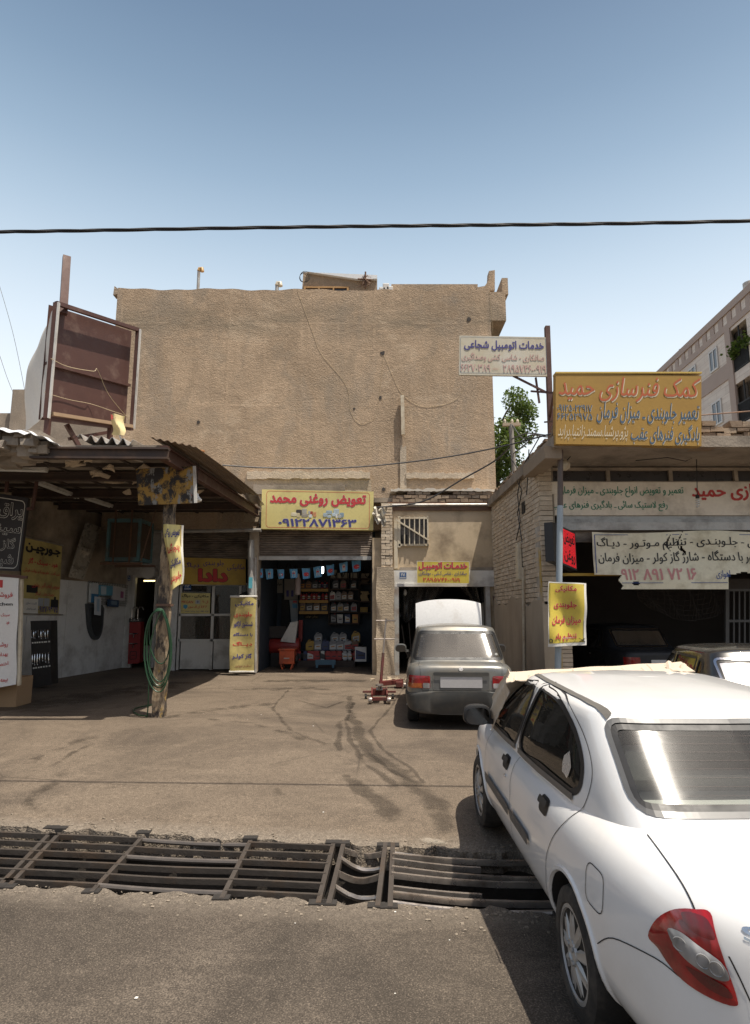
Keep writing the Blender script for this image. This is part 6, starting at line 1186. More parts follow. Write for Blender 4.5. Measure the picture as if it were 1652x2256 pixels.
def jug_mesh(kind):
    """unit container standing on z = 0: body, cap, printed label"""
    mb = MB()
    if kind == 'jug':
        o = [(-.5, 0), (.5, 0), (.5, .72), (.34, .92), (.12, .92), (.12, .86), (-.20, .86), (-.5, .62)]
        mb.prism([V((x, -.3, z)) for x, z in o], (0, .6, 0)); mb.cur = 1; mb.lathe([(.11, .92), (.11, 1.0), (0, 1.0)], (.23, 0, 0), 'Z', 8)
        mb.cur = 0; mb.bar((-.42, 0, .66), (-.15, 0, .99), .12, .10); mb.bar((-.17, 0, .97), (.05, 0, .97), .12, .10)
        mb.cur = 2; mb.add([(-.34, -.306, .12), (.38, -.306, .12), (.38, -.306, .60), (-.34, -.306, .50)], [(0, 1, 2, 3)]); mb.cur = 3; mb.add([(-.2, -.31, .3), (.25, -.31, .34), (.25, -.31, .44), (-.2, -.31, .40)], [(0, 1, 2, 3)])
    elif kind == 'can':
        mb.box(-.5, .5, -.3, .3, 0, .92); mb.cur = 1; mb.lathe([(.12, .92), (.12, 1.0), (0, 1.0)], (.2, 0, 0), 'Z', 8); mb.cur = 2; mb.add([(-.42, -.306, .15), (.42, -.306, .15), (.42, -.306, .55), (-.42, -.306, .75)], [(0, 1, 2, 3)]); mb.cur = 3; mb.add([(-.25, -.31, .35), (.3, -.31, .35), (.3, -.31, .45), (-.25, -.31, .45)], [(0, 1, 2, 3)])
    else:
        mb.lathe([(.42, 0), (.45, .03), (.45, .62), (.38, .74), (.16, .82), (.16, .88)], (0, 0, 0), 'Z', 12); mb.cur = 1; mb.lathe([(.19, .88), (.19, 1.0), (0, 1.0)], (0, 0, 0), 'Z', 10); mb.cur = 2; mb.lathe([(.456, .16), (.456, .56)], (0, 0, 0), 'Z', 12); mb.cur = 3; mb.lathe([(.46, .3), (.46, .42)], (0, 0, 0), 'Z', 12)
    return mb
PC = {'red': (.38, .03, .03), 'grey': (.26, .26, .27), 'black': (.03, .03, .035), 'white': (.62, .62, .6), 'gold': (.45, .27, .04), 'navy': (.03, .05, .14), 'brown': (.16, .09, .05), 'silver': (.42, .42, .43), 'orange': (.5, .2, .03)}
def pm(c): return mat('can_' + c, PC[c], .4, 0, .08)
jcount = {}
def jug(kind, c, lab_c, px, py, wd, ht, Y, label, group):
    key = (kind, c, lab_c); p = P(px, py, Y); nm = {'jug': 'oil_jug', 'can': 'oil_can', 'bottle': 'oil_bottle'}[kind]
    if key not in JM: o = jug_mesh(kind).build(nm, [pm(c), pm('black' if c != 'black' else 'red'), pm(lab_c), pm('orange' if lab_c == 'white' else 'black')], base=(0, 0, 0), smooth=30); JM[key] = o
    else: o = JM[key].copy(); COL.objects.link(o)
    o.location = p; o.scale = (wd, wd * .9, ht); tag(o, label, 'oil container', group); return o
def row(kind, xs, cols, py, wd, ht, Y, phrase, group, labc=None):
    n = len(xs)
    for i, x in enumerate(xs):
        c = cols[i % len(cols)]; l = (labc or ['white'])[i % len(labc or ['white'])]; px, _ = d2(x, 0)
        jug(kind, c, l, px, py, wd, ht, Y, '%s oil %s, %s in %s' % (c, {'jug': 'jug', 'can': 'can', 'bottle': 'bottle'}[kind], nth(i, n) if n > 1 else 'alone', phrase), group)
yy = lambda y: d2(0, y)[1]
row('jug', [615, 690, 765], ['black', 'brown', 'black'], yy(606), .20, .27, IY + .1, 'the left part of the top yellow fronted shelf', 'containers on the yellow fronted shelf', ['orange', 'orange', 'silver']); row('bottle', [820, 852, 884, 912], ['black', 'red'], yy(606), .11, .26, IY + .1, 'the right part of the top yellow fronted shelf', 'containers on the yellow fronted shelf', ['silver', 'navy'])
row('bottle', [600, 632, 664, 696, 728, 756, 786, 812, 860, 900], ['red', 'red', 'red', 'black'], yy(740), .11, .25, IY + .1, 'the row on the middle yellow fronted shelf', 'containers on the yellow fronted shelf', ['red', 'white', 'red', 'white'])
row('jug', [615, 700, 785, 875], ['brown', 'black', 'brown', 'black'], yy(870), .22, .30, IY + .1, 'the row on the bottom yellow fronted shelf', 'containers on the yellow fronted shelf', ['gold', 'silver', 'white', 'gold'])
row('jug', [1010, 1100, 1220], ['black', 'brown', 'black'], yy(604), .20, .29, IY + .1, 'the second shelf of the dark open shelf', 'containers on the dark shelf', ['silver', 'red', 'white']); row('jug', [970, 1040, 1110, 1185], ['white', 'grey', 'brown', 'brown'], yy(740), .19, .29, IY + .1, 'the third shelf of the dark open shelf', 'containers on the dark shelf', ['red', 'silver', 'white', 'white'])
row('jug', [985, 1065, 1135, 1225], ['black', 'grey', 'black', 'grey'], yy(874), .20, .28, IY + .1, 'the fourth shelf of the dark open shelf', 'containers on the dark shelf', ['white', 'gold', 'white', 'red']); row('can', [985, 1062, 1150, 1240], ['black', 'white', 'navy', 'orange'], yy(1010), .18, .30, IY + .1, 'the bottom shelf of the dark open shelf', 'containers on the dark shelf', ['grey', 'silver', 'white', 'gold'])
FYc = 19.3
mb = MB(); a, b = P(*d2(560, 1450), FYc), P(*d2(1240, 1450), FYc); mb.box(a.x, b.x, FYc - .12, FYc + .9, 0, a.z); mb.box(a.x + .1, b.x, FYc + .18, FYc + .9, a.z, P(*d2(560, 1335), FYc + .3).z); mb.box(a.x + .4, b.x, FYc + .5, FYc + .9, P(*d2(560, 1335), FYc + .3).z - .02, P(*d2(0, 1238), FYc + .6).z); mb.build('stepped_bench', M_wd, label='dark stepped bench carrying rows of oil cans at the back of the oil shop', cat='bench')
row('can', [590, 640, 712, 795, 858, 920, 990, 1058, 1120, 1182, 1232], ['red', 'navy', 'red', 'red', 'white', 'red', 'red', 'red', 'silver', 'silver', 'red'], yy(1448), .21, .30, FYc, 'the bottom row on the stepped bench', 'cans in the bottom row', ['black', 'black', 'white', 'red', 'black', 'red', 'red', 'red', 'white', 'white', 'red'])
row('jug', [710, 800, 890, 975, 1062, 1155, 1232], ['gold', 'grey', 'navy', 'grey', 'grey', 'silver', 'brown'], yy(1332), .26, .32, FYc + .3, 'the middle row on the stepped bench', 'jugs in the middle row', ['gold', 'white', 'navy', 'white', 'white', 'red', 'red'])
row('jug', [805, 1000, 1095], ['grey'], yy(1236), .26, .30, FYc + .6, 'the top row on the stepped bench', 'jugs in the top row', ['white']); jug('jug', 'gold', 'white', d2(1248, 0)[0], yy(1236), .27, .34, FYc + .6, 'gold oil jug at the right end of the top row on the stepped bench', 'jugs in the top row')
jug('can', 'white', 'navy', d2(1305, 0)[0], yy(1462), .34, .46, 18.9, 'large white and navy canister on the floor at the right of the oil cans', None)
# filter cartons
k = 0
for y, n, c in ((480, 3, (.36, .32, .25)), (540, 2, (.12, .09, .06)), (750, 6, (.40, .31, .17)), (880, 3, (.38, .26, .08))):
    for i in range(n):
        zb = P(*d2(1300, y), IY).z; z = zb + .052 * i; a, b = P(*d2(1300, y), IY).x, P(*d2(1415, y), IY).x; kk = RND.uniform(-.03, .03)
        MB().box(a + .02 + kk, b - .05 + kk, IY, IY + .3, z + .002, z + .05).build('filter_carton', mat('carton_%d' % int(c[0] * 100), c, .7), label='%s filter carton from the bottom of the %s stack on the narrow right shelf' % (['lowest', 'second', 'third', 'fourth', 'fifth', 'topmost'][i], {480: 'top', 540: 'second', 750: 'third', 880: 'lowest'}[y]), cat='carton', group='cartons on the narrow right shelf'); k += 1
for i, x in enumerate((985, 1050, 1120, 1230)):
    p = P(*d2(x, 480), IY); MB().box(p.x - .12, p.x + .12, IY, IY + .3, p.z + .002, p.z + .17 + .1 * (i == 0)).build('filter_carton', mat('carton_pale', (.40, .37, .30), .7), label='pale carton, %s on top of the dark open shelf' % nth(i, 4), cat='carton', group='cartons on top of the dark shelf')
# wall boards and posters
def wallsheet(c, Y, m, name, lab, cat): s = pquad([d2(*q) for q in c], Y); t = sign(name, lab, cat, s, m, .01); return t, s
t, s = wallsheet([(150, 490), (385, 490), (385, 655), (150, 655)], 20.5, mat('grey_board', (.26, .25, .22), .7), 'notice_board', 'grey board with a gear emblem high on the left inner wall of the oil shop', 'board'); mb = MB(); n = 24; q = []
for i in range(n): r = (.17 if i % 2 else .20); q.append(V(s(.25 + r * .7 * cos(2 * pi * i / n), .68 + r * 1.2 * sin(2 * pi * i / n))) + V((0, -.004, 0)))
mb.add(q, [tuple(range(n))]); mb.build('gear_emblem', I_black, t); letter(t, s, 'هوالرزاق', (.53, .25, .95, .5), I_black, .02)
t, s = wallsheet([(405, 490), (565, 490), (565, 735), (405, 735)], 20.45, mat('grey_poster', (.28, .26, .23), .6), 'wall_poster', 'greyish oil poster with bottles beside the yellow fronted shelf', 'poster'); mb = MB()
for l in (.15, .5): flat(mb, s, (l, .55, l + .18, .85))
mb.build('printed_bottle', I_navy, t)
t, s = wallsheet([(465, 740), (570, 740), (560, 1050), (490, 1050)], 20.4, mat('pale_poster', (.30, .33, .35), .5), 'wall_poster', 'narrow pale oil poster hanging below the greyish one', 'poster'); mb = MB(); flat(mb, s, (.4, .02, .85, .10)); mb.build('red_print', I_red, t); mb = MB(); flat(mb, s, (.3, .14, .9, .3)); mb.build('blue_print', K('skyblue', (.1, .3, .5)), t)
t, s = wallsheet([(635, 905), (815, 905), (815, 960), (635, 960)], 20.5, M_black, 'wall_sign', 'narrow black sign with worn gold script below the yellow fronted shelf', 'sign'); letter(t, s, 'روغن موتور', (.1, .15, .9, .85), I_gold, .0)
MB().pbox(*d2(370, 680), *d2(462, 1110), 20.5, .08).build('dark_doorway_panel', M_black, label='black doorway panel in the blue back wall of the oil shop', cat='door')
mb = MB(); mb.pbox(*d2(572, 975), *d2(618, 1232), 19.8, .15); mb.build('red_locker', mat('red_paint', (.35, .035, .028)), bevel=.01, label='narrow red locker standing left of the oil jugs', cat='locker')
# fan belts hung high on the back wall and over the shelves
for i in range(14):
    x = 180 + 92 * i + RND.uniform(-15, 15); p = P(*d2(x, 330 + RND.uniform(-25, 15)), 20.0); r = RND.uniform(.09, .16); h = RND.uniform(.16, .30)
    MB().tube([p + V((r * .6 * cos(k * pi / 9), -.02 * (i % 3), h * sin(k * pi / 9) - h)) for k in range(18)], .014, 5, True).build('fan_belt', M_black, label='black fan belt, %s in the row hung high behind the pennants' % nth(i, 14), cat='fan belt', group='fan belts behind the pennants')
# orange drain cabinet on legs
a, b = P(*d2(345, 1335), 18.3), P(*d2(520, 1495), 18.3); M_or = mat('orange_paint', (.62, .105, .03), .45, 0, .08, 3, 0, 40, (.2, .05, .03), 2.5, .4)
t = thing('oil_drain_cabinet', 'bright orange red steel oil cabinet on splayed legs inside the oil shop', 'cabinet', ((a.x + b.x) / 2, 18.5, 0)); MB().box(a.x, b.x, 18.3, 18.75, b.z, a.z).build('casing', M_or, t, bevel=.015); MB().box(a.x - .03, b.x + .02, 18.27, 18.78, a.z + .002, a.z + .05).build('lid', M_or, t, bevel=.01)
for s_ in (a.x + .05, b.x - .05):
    for y in (18.33, 18.7): MB().bar((s_, y, b.z), (s_ + (.05 if s_ > (a.x + b.x) / 2 else -.05) * -1, y, 0), .04).build('leg', M_or, t)
MB().box(a.x + .14, b.x - .14, 18.285, 18.3, b.z + .15, b.z + .18).build('handle', M_tin, t); MB().lathe([(.0, -.03), (.12, -.03), (.12, .03), (0, .03)], (b.x + .06, 18.5, b.z + .12), 'X', 14).build('side_wheel', M_black, t)
mb = MB(); c = P(*d2(410, 1280), 19.4); mb.lathe([(0, -.5), (.22, -.46), (.25, -.4), (.25, .4), (.22, .46), (0, .5)], c, 'X', 16); t = thing('air_compressor', 'red air compressor with pale cowl behind the orange cabinet', 'compressor', (c.x, c.y, 0)); mb.build('tank', mat('red_paint', (.35, .035, .028)), t, smooth=True); MB().prism([c + V((-.1, -.28, .15)), c + V((.35, -.28, .1)), c + V((.42, -.28, .75)), c + V((.2, -.28, .72))], (0, .25, 0)).build('cowl', M_alu, t); MB().box(c.x - .45, c.x + .05, c.y - .2, c.y + .1, c.z + .25, c.z + .6).build('motor', M_dark, t); MB().box(c.x - .4, c.x + .4, c.y - .15, c.y + .15, 0, c.z - .2).build('stand', M_dark, t)
# service pit in the floor
a, b = P(*d2(640, 1580), 17.6), P(*d2(1005, 1500), 18.6); mb = MB(); mb.box(a.x, b.x, 17.7, 19.0, .004, .012); pt = thing('service_pit', 'black service pit with a blue cross rail in the oil shop floor', 'pit', ((a.x + b.x) / 2, 18.3, 0)); mb.build('pit_shade_sheet', M_black, pt); mb = MB(); mb.box(a.x + .2, b.x, 18.7, 18.8, .1, .24); mb.box(a.x + .22, a.x + .28, 18.7, 18.8, .0, .1); mb.box(b.x - .1, b.x - .04, 18.7, 18.8, 0, .1); mb.build('cross_rail', mat('blue_steel', (.08, .16, .22), .6), pt)  # flat black sheet stands in for the shade inside the open pit
mb = MB(); p = P(*d2(565, 560), 19.2); mb.lathe([(.0, .35), (.04, .34), (.05, .25), (.09, .15), (.09, -.3), (0, -.32)], p, 'Z', 12); mb.build('inflatable_bottle', mat('pale_pink_vinyl', (.6, .5, .48), .4), smooth=True, label='pale bottle shaped advertising float hanging under the pennant string', cat='float')
# pennants
M_fl = mat('pennant_blue', (.12, .34, .56), .6, 0, .08, 5); string = []
fx = [(110, 365), (225, 370), (360, 375), (512, 370), (660, 362), (795, 348), (945, 326), (1100, 298), (1252, 272)]
for i, (x, y) in enumerate(fx):
    wv = [40, 46, 40, 46, 48, 50, 46, 50, 54][i]; hh = [120, 125, 118, 115, 130, 128, 125, 115, 135][i]; ph = RND.uniform(0, 6); sl = -8 if i > 4 else 3
    q = pquad([d2(x - wv, y + 4), d2(x + wv, y + (-12 if i > 4 else 2)), d2(x + wv * .9 + 4, y + hh - 12), d2(x - wv * .8 + 6, y + hh)], 17.35); f = lambda u, v, q=q, ph=ph: q(u, v) + V((0, -.03 * sin(u * 5 + ph) - .03 * (1 - v) * sin(u * 3 + ph * 2), 0))
    t = thing('pennant', 'pale blue pennant, %s on the string under the shutter' % nth(i, 9), 'pennant', q(.5, 0), 'blue pennants across the oil shop'); MB().sheet(f, 8, 8, .003).build('cloth', M_fl, t, smooth=True)
    mb = MB()
    if i % 2 == 0:
        mb.add([V(f(.5 + .36 * cos(2 * pi * k / 18), .42 + .20 * sin(2 * pi * k / 18))) + V((0, -.006, 0)) for k in range(18)], [tuple(range(18))]); mb.build('red_oval', I_red, t)
        mb = MB(); mb.add([V(f(.5 + .27 * cos(2 * pi * k / 18), .42 + .06 * sin(2 * pi * k / 18))) + V((0, -.008, 0)) for k in range(18)], [tuple(range(18))]); mb.build('white_stroke', I_white, t)
    else:
        mb.add([V(f(u, v)) + V((0, -.006, 0)) for u, v in ((.3, .12), (.72, .12), (.74, .7), (.6, .82), (.32, .76))], [(0, 1, 2, 3, 4)]); mb.build('printed_jug', K('jugprint', (.55, .52, .48)), t); mb = MB(); mb.add([V(f(u, v)) + V((0, -.008, 0)) for u, v in ((.36, .45), (.66, .45), (.66, .6), (.36, .6))], [(0, 1, 2, 3)]); mb.build('red_print', I_red, t)
MB().tube([P(*d2(60, 360), 17.36)] + [P(*d2(x, y), 17.36) for x, y in fx] + [P(*d2(1430, 235), 17.36)], .006, 5).build('pennant_string', M_cable, label='thin string carrying the blue pennants across the oil shop', cat='string')
p = P(*d2(855, 385), 17.9); t = thing('lit_bulb', 'small lit white bulb hanging among the blue pennants', 'lamp', p); MB().lathe([(0, .1), (.035, .09), (.04, .0), (.035, -.09), (0, -.1)], p, 'Z', 12).build('bulb', emit('lit_bulb', (.9, .95, 1), 5), t, smooth=True); MB().tube([p + V((0, 0, .1)), p + V((0, 0, .45))], .012, 5).build('flex', M_black, t)
# ================================================================== DRAIN GRATES
M_gr = mat('worn_iron', (.088, .074, .063), .5, .35, .3, 6, .25, 50, (.115, .075, .048), 3, .35); M_pl = mat('dark_iron_plate', (.05, .045, .041), .55, .3, .3, 8); M_gs = mat('polished_iron', (.50, .44, .385), .3, .75, .2, 6, .1, 40, (.12, .09, .07), 3, .4)
gz_ = -.175; M_gp = mat('worn_pipe', (.17, .145, .125), .4, .5, .2, 6, .1, 40)
def gp(x, f): return V((x, nearY(x) + (farY(x) - nearY(x)) * f, -.235 + .065 * f))
def grate(label, xs_n, xs_f, cross, nb, pipe=(), bend=0, m=M_gr, gaps=(), tilt=0, ends=True):
    """xs_n, xs_f: left and right end at the near and far edge"""
    c = gp((xs_n[0] + xs_n[1]) / 2, .5); t = thing('drain_grate', label, 'grate', c, 'iron grates over the street channel')
    pt_ = lambda side, f: gp(xs_n[side] + (xs_f[side] - xs_n[side]) * f, f)
    for s_ in cross:
        a, b = pt_(s_, -.06), pt_(s_, 1.06); o = MB().bar(a + V((0, 0, .006)), b + V((0, 0, .006)), .034, .05).build('crossbeam', m, t)
        for f in (-.035, 1.03): q = pt_(s_, f); q.z = zg(q.y); MB().box(q.x - .065, q.x + .05, q.y - .035, q.y + .035, q.z - .015, q.z + .010).build('end_plate', M_pl, o)
    for i in range(nb):
        f = .06 + .88 * i / (nb - 1); a, b = pt_(0, f), pt_(1, f); n = 10; mb = MB(); rr_ = .019
        bd = bend * RND.uniform(.5, 1.2); da_, db_ = V((0, RND.uniform(-.03, .03) * bend, RND.uniform(-.04, .02) * bend)), V((0, RND.uniform(-.05, .05) * bend, RND.uniform(-.06, .01) * bend)); pts = [(a + da_).lerp(b + db_, k / n) + V((0, .05 * bd * sin(pi * k / n) * RND.uniform(.8, 1), -bd * .06 * sin(pi * k / n) + .015)) for k in range(n + 1)]
        if i in gaps: pts = pts[:int(n * .62)]
        if i in pipe: mb.tube(pts, rr_, 8)
        else:
            for k in range(len(pts) - 1): mb.bar(pts[k], pts[k + 1], .024, .038)
        mb.build('bar', M_gs if bend > .5 else (M_gp if i in pipe else m), t, smooth=(i in pipe))
grate('flat barred iron grate running out of the picture on the left', (-7.6, -1.93), (-7.4, -1.90), (0, 1), 6)
grate('straight barred grate wholly beyond the left picture edge, next to the loose double beam', (-7.4, -3.7), (-7.2, -3.4), (0, 1), 6) if 0 else None
grate('loose double beam laid across the channel at the far left', (-2.62, -2.55), (-2.70, -2.62), (0, 1), 2)
grate('wide iron grate with two round pipe bars, second from the left', (-1.93, -1.02), (-1.90, -1.0), (1,), 6, (0, 3, 5), .18)
grate('straight barred iron grate in the middle of the channel', (-1.02, -.37), (-1.0, -.33), (1,), 6)
grate('short patched grate of bent shiny rods between two girders', (-.30, .02), (-.25, .08), (0, 1), 5, (1, 3), 1.0, M_gr)
grate('buckled grate of polished bent bars running under the white car', (.10, 1.3), (.14, 1.5), (0,), 8, (0, 7), .75, M_gr, (2, 5))
grate('dark straight iron grate beneath the white car', (1.2, 2.6), (1.35, 2.8), (0, 1), 6)
# litter and crumbs
mb = MB()
for px, py in ((990, 2072), (545, 1585), (1175, 1600), (575, 1575), (712, 1790), (700, 1905), (870, 2010), (300, 2200), (650, 2035), (870, 2190), (425, 1554), (448, 1572), (610, 1490), (770, 1580), (690, 1600), (970, 1600)):
    p = G(px, py); s = RND.uniform(.003, .009); p.z += .003; mb.hexa([p + V((dx * s, dy * s, dz * s * .4)) for dz in (0, 1) for dx, dy in ((-1, -1), (1, -1.2), (1.2, 1), (-.8, 1))])
mb.build('paper_litter', I_white, kind='stuff', label='scraps of pale paper scattered on road and forecourt', cat='litter')
mb = MB(); rr = random.Random(3)
for i in range(1200):
    x = rr.uniform(-4, 2.2); near = rr.random() < .6; y = (nearY(x) - abs(rr.gauss(0, .12)) if near else farY(x) + abs(rr.gauss(0, .10))); s = .0025 + .008 * rr.random() ** 3; p = V((x, y, zg(y))); mb.hexa([p + V((dx * s * rr.uniform(.6, 1.3), dy * s * rr.uniform(.6, 1.3), dz * s * rr.uniform(.5, 1))) for dz in (-.2, 1) for dx, dy in ((-1, -1), (1, -1), (1, 1), (-1, 1))])
mb.build('concrete_crumbs', mat('crumb', (.24, .20, .155), .95, 0, .35, 40), kind='stuff', label='crumbs of broken concrete along the channel edges', cat='rubble')
mb = MB(); rr = random.Random(9)
for i in range(260):
    x = rr.uniform(.2, 1.6) if i % 2 else rr.uniform(-3, 1); y = nearY(x) + rr.uniform(.05, .75) * (farY(x) - nearY(x)); s = rr.uniform(.01, .05); p = V((x, y, -.62)); mb.hexa([p + V((dx * s * rr.uniform(.6, 1.3), dy * s * rr.uniform(.6, 1.3), dz * s)) for dz in (-.5, 1) for dx, dy in ((-1, -1), (1, -1), (1, 1), (-1, 1))])
mb.build('channel_debris', M_mud, kind='stuff', label='stones and mud lying in the channel under the grates', cat='debris')
mb = MB()
for i in range(26): p = G(868, 1500) + V((RND.gauss(0, .2), RND.gauss(0, .25), .0)); s = RND.uniform(.02, .06); mb.hexa([p + V((dx * s * RND.uniform(.6, 1.3), dy * s * RND.uniform(.6, 1.3), dz * s)) for dz in (0, 1) for dx, dy in ((-1, -1), (1, -1), (1, 1), (-1, 1))])
mb.build('rubble_heap', M_stucco2, kind='stuff', label='small plaster rubble at the foot of the pillar beside the jack', cat='rubble')
# ================================================================== CARS
def tab(T, x):
    if x <= T[0][0]: return T[0][1]
    for i in range(len(T) - 1):
        (a, za), (b, zb) = T[i], T[i + 1]
        if x <= b:
            m0 = (zb - T[i - 1][1]) / (b - T[i - 1][0]) if i > 0 else (zb - za) / (b - a); m1 = (T[i + 2][1] - za) / (T[i + 2][0] - a) if i + 2 < len(T) else (zb - za) / (b - a)
            h = b - a; t = (x - a) / h; return (2 * t ** 3 - 3 * t * t + 1) * za + (t ** 3 - 2 * t * t + t) * h * m0 + (-2 * t ** 3 + 3 * t * t) * zb + (t ** 3 - t * t) * h * m1
    return T[-1][1]
sg = lambda v: -1 if v < 0 else 1
def lower_body(c, y0=None, y1=None, grow=0, ztop=None, zbot=None, NS=84, NA=72):
    """closed loft along the car; returns MB"""
    L, W_, p, n = c['L'], c['W'] / 2, c['p'], c['n']; mb = MB(); ys = [L * (.5 - .5 * cos(pi * (.5 + i) / (NS + 1) * NS / NS)) for i in range(NS + 1)]
    if y0 is not None: ys = [y0 + (y1 - y0) * i / NS for i in range(NS + 1)]
    for y in ys:
        s = min(.9995, abs(2 * y / L - 1)); pp = p if y < L / 2 else c.get('pf', p); k = (1 - s ** pp) ** (1 / pp); kz = (1 - s ** c.get('pz', 14)) ** (1 / c.get('pz', 14))
        zt = ztop if ztop is not None else tab(c['top'], y); zb = zbot if zbot is not None else tab(c['bot'], y); zm = (zt + zb) / 2; h = (zt - zb) / 2 * kz
        if ztop is not None: h = (zt - zb) / 2
        for j in range(NA):
            a = 2 * pi * j / NA; ca, sa = cos(a), sin(a); x = (W_ + grow) * k * sg(ca) * abs(ca) ** (2 / n); z = zm + h * sg(sa) * abs(sa) ** (2 / n)
            bz = c.get('wide', .58); x *= 1 - (c.get('tum', .10) * max(0, (z - bz) / .5) ** 2 + .10 * max(0, (bz - z) / .45) ** 2.2); mb.v.append(V((x, y - grow if y < L / 2 else y + grow, z)))
    for i in range(len(ys) - 1):
        for j in range(NA): j2 = (j + 1) % NA; mb.face((i * NA + j, i * NA + j2, (i + 1) * NA + j2, (i + 1) * NA + j))
    mb.face(list(range(NA))[::-1]); mb.face([(len(ys) - 1) * NA + j for j in range(NA)]); return mb
def greenhouse(c, inset=0, zlow=None, zcut=0, NA=96):
    g = c['gh']; zb, zr = g['zb'], g['zr']; lv = []
    for t in (0, .15, .3, .45, .6, .75, .87, .95): lv.append((zb + (zr - .055 - zb) * t, 0, t))
    for dz, ins in ((.040, .008), (.026, .022), (.016, .045), (.009, .085), (.004, .15), (.0, .24), (-.008, .38), (-.012, .55)): lv.append((zr - dz, ins, 1))
    mb = MB(); first = True; rows = 0
    for z, ins, t in lv:
        ya = g['r0'] + (g['r1'] - g['r0']) * (t ** g.get('rc', 1.0)) + ins + inset; yb = g['f0'] + (g['f1'] - g['f0']) * (t ** g.get('fc', 1.0)) - ins - inset; w_ = g['w0'] + (g['w1'] - g['w0']) * t ** g.get('wc', 1.25) - ins - inset
        w_ = max(w_, .02); n = g.get('n', 7); cy, hy = (ya + yb) / 2, max((yb - ya) / 2, .02); zz = (zlow if zlow is not None and t == 0 else z) - (zcut if t == 1 else zcut * t)
        for j in range(NA):
            a = 2 * pi * j / NA; x = w_ * sg(cos(a)) * abs(cos(a)) ** (2 / n); y = cy + hy * sg(sin(a)) * abs(sin(a)) ** (2 / n); crown = .03 * (1 - (x / max(g['w1'], .1)) ** 2) * max(0, t - .3) / .7 if not inset else 0
            x *= 1 - (g.get('tap', .04) * t + g.get('tapb', .04) * (1 - t)) * max(0, -(y - cy) / hy) ** 2; mb.v.append(V((x, y, zz + crown)))
        rows += 1
    for i in range(rows - 1):
        for j in range(NA): j2 = (j + 1) % NA; mb.face((i * NA + j, i * NA + j2, (i + 1) * NA + j2, (i + 1) * NA + j))
    mb.face(list(range(NA))[::-1]); mb.face([(rows - 1) * NA + j for j in range(NA)]); return mb
def tmp(mb, mats, name='tmp'):
    me = bpy.data.meshes.new(name); me.from_pydata(mb.v, [], mb.f)
    for m in (mats if isinstance(mats, list) else [mats]): me.materials.append(m)
    bm = bmesh.new(); bm.from_mesh(me); bmesh.ops.recalc_face_normals(bm, faces=bm.faces)
    for f in bm.faces: f.smooth = True
    bm.to_mesh(me); bm.free(); o = bpy.data.objects.new(name, me); COL.objects.link(o); return o
def boolean(o, cutters, op='DIFFERENCE'):
    for k in cutters:
        m = o.modifiers.new('b', 'BOOLEAN'); m.operation = op; m.object = k; m.solver = 'EXACT'; m.material_mode = 'TRANSFER'
    dg = bpy.context.evaluated_depsgraph_get(); dg.update(); me = bpy.data.meshes.new_from_object(o.evaluated_get(dg)); o.modifiers.clear(); old = o.data; o.data = me; bpy.data.meshes.remove(old)
    for k in cutters: d = k.data; bpy.data.objects.remove(k); bpy.data.meshes.remove(d)
    return o
def spl(pts, n=6, closed=True):
    out = []; m = len(pts)
    for i in range(m if closed else m - 1):
        p0, p1, p2, p3 = [pts[(i + k) % m] if closed else pts[min(max(i + k, 0), m - 1)] for k in (-1, 0, 1, 2)]
        for k in range(n):
            s = k / n; out.append(tuple(.5 * ((2 * b) + (c - a) * s + (2 * a - 5 * b + 4 * c - d) * s * s + (3 * b - a - 3 * c + d) * s ** 3) for a, b, c, d in zip(p0, p1, p2, p3)))
    if not closed: out.append(tuple(pts[-1]))
    return out
def rounded(poly, r, n=4):
    out = []; m = len(poly)
    for i in range(m):
        p = V((*poly[i], 0)); a = V((*poly[i - 1], 0)); b = V((*poly[(i + 1) % m], 0)); ra = min(r, (a - p).length * .45); rb = min(r, (b - p).length * .45); A = p + (a - p).normalized() * ra; B = p + (b - p).normalized() * rb
        for k in range(n + 1): s = k / n; q = A * (1 - s) ** 2 + p * 2 * s * (1 - s) + B * s * s; out.append((q.x, q.y))
    return out
def dens(poly, closed=True, d=.03):
    out = []; n = len(poly)
    for i in range(n if closed else n - 1):
        p, q = poly[i], poly[(i + 1) % n]; m = max(1, int(sqrt((q[0] - p[0]) ** 2 + (q[1] - p[1]) ** 2) / d)); out += [(p[0] + (q[0] - p[0]) * k / m, p[1] + (q[1] - p[1]) * k / m) for k in range(m)]
    return out if closed else out + [poly[-1]]
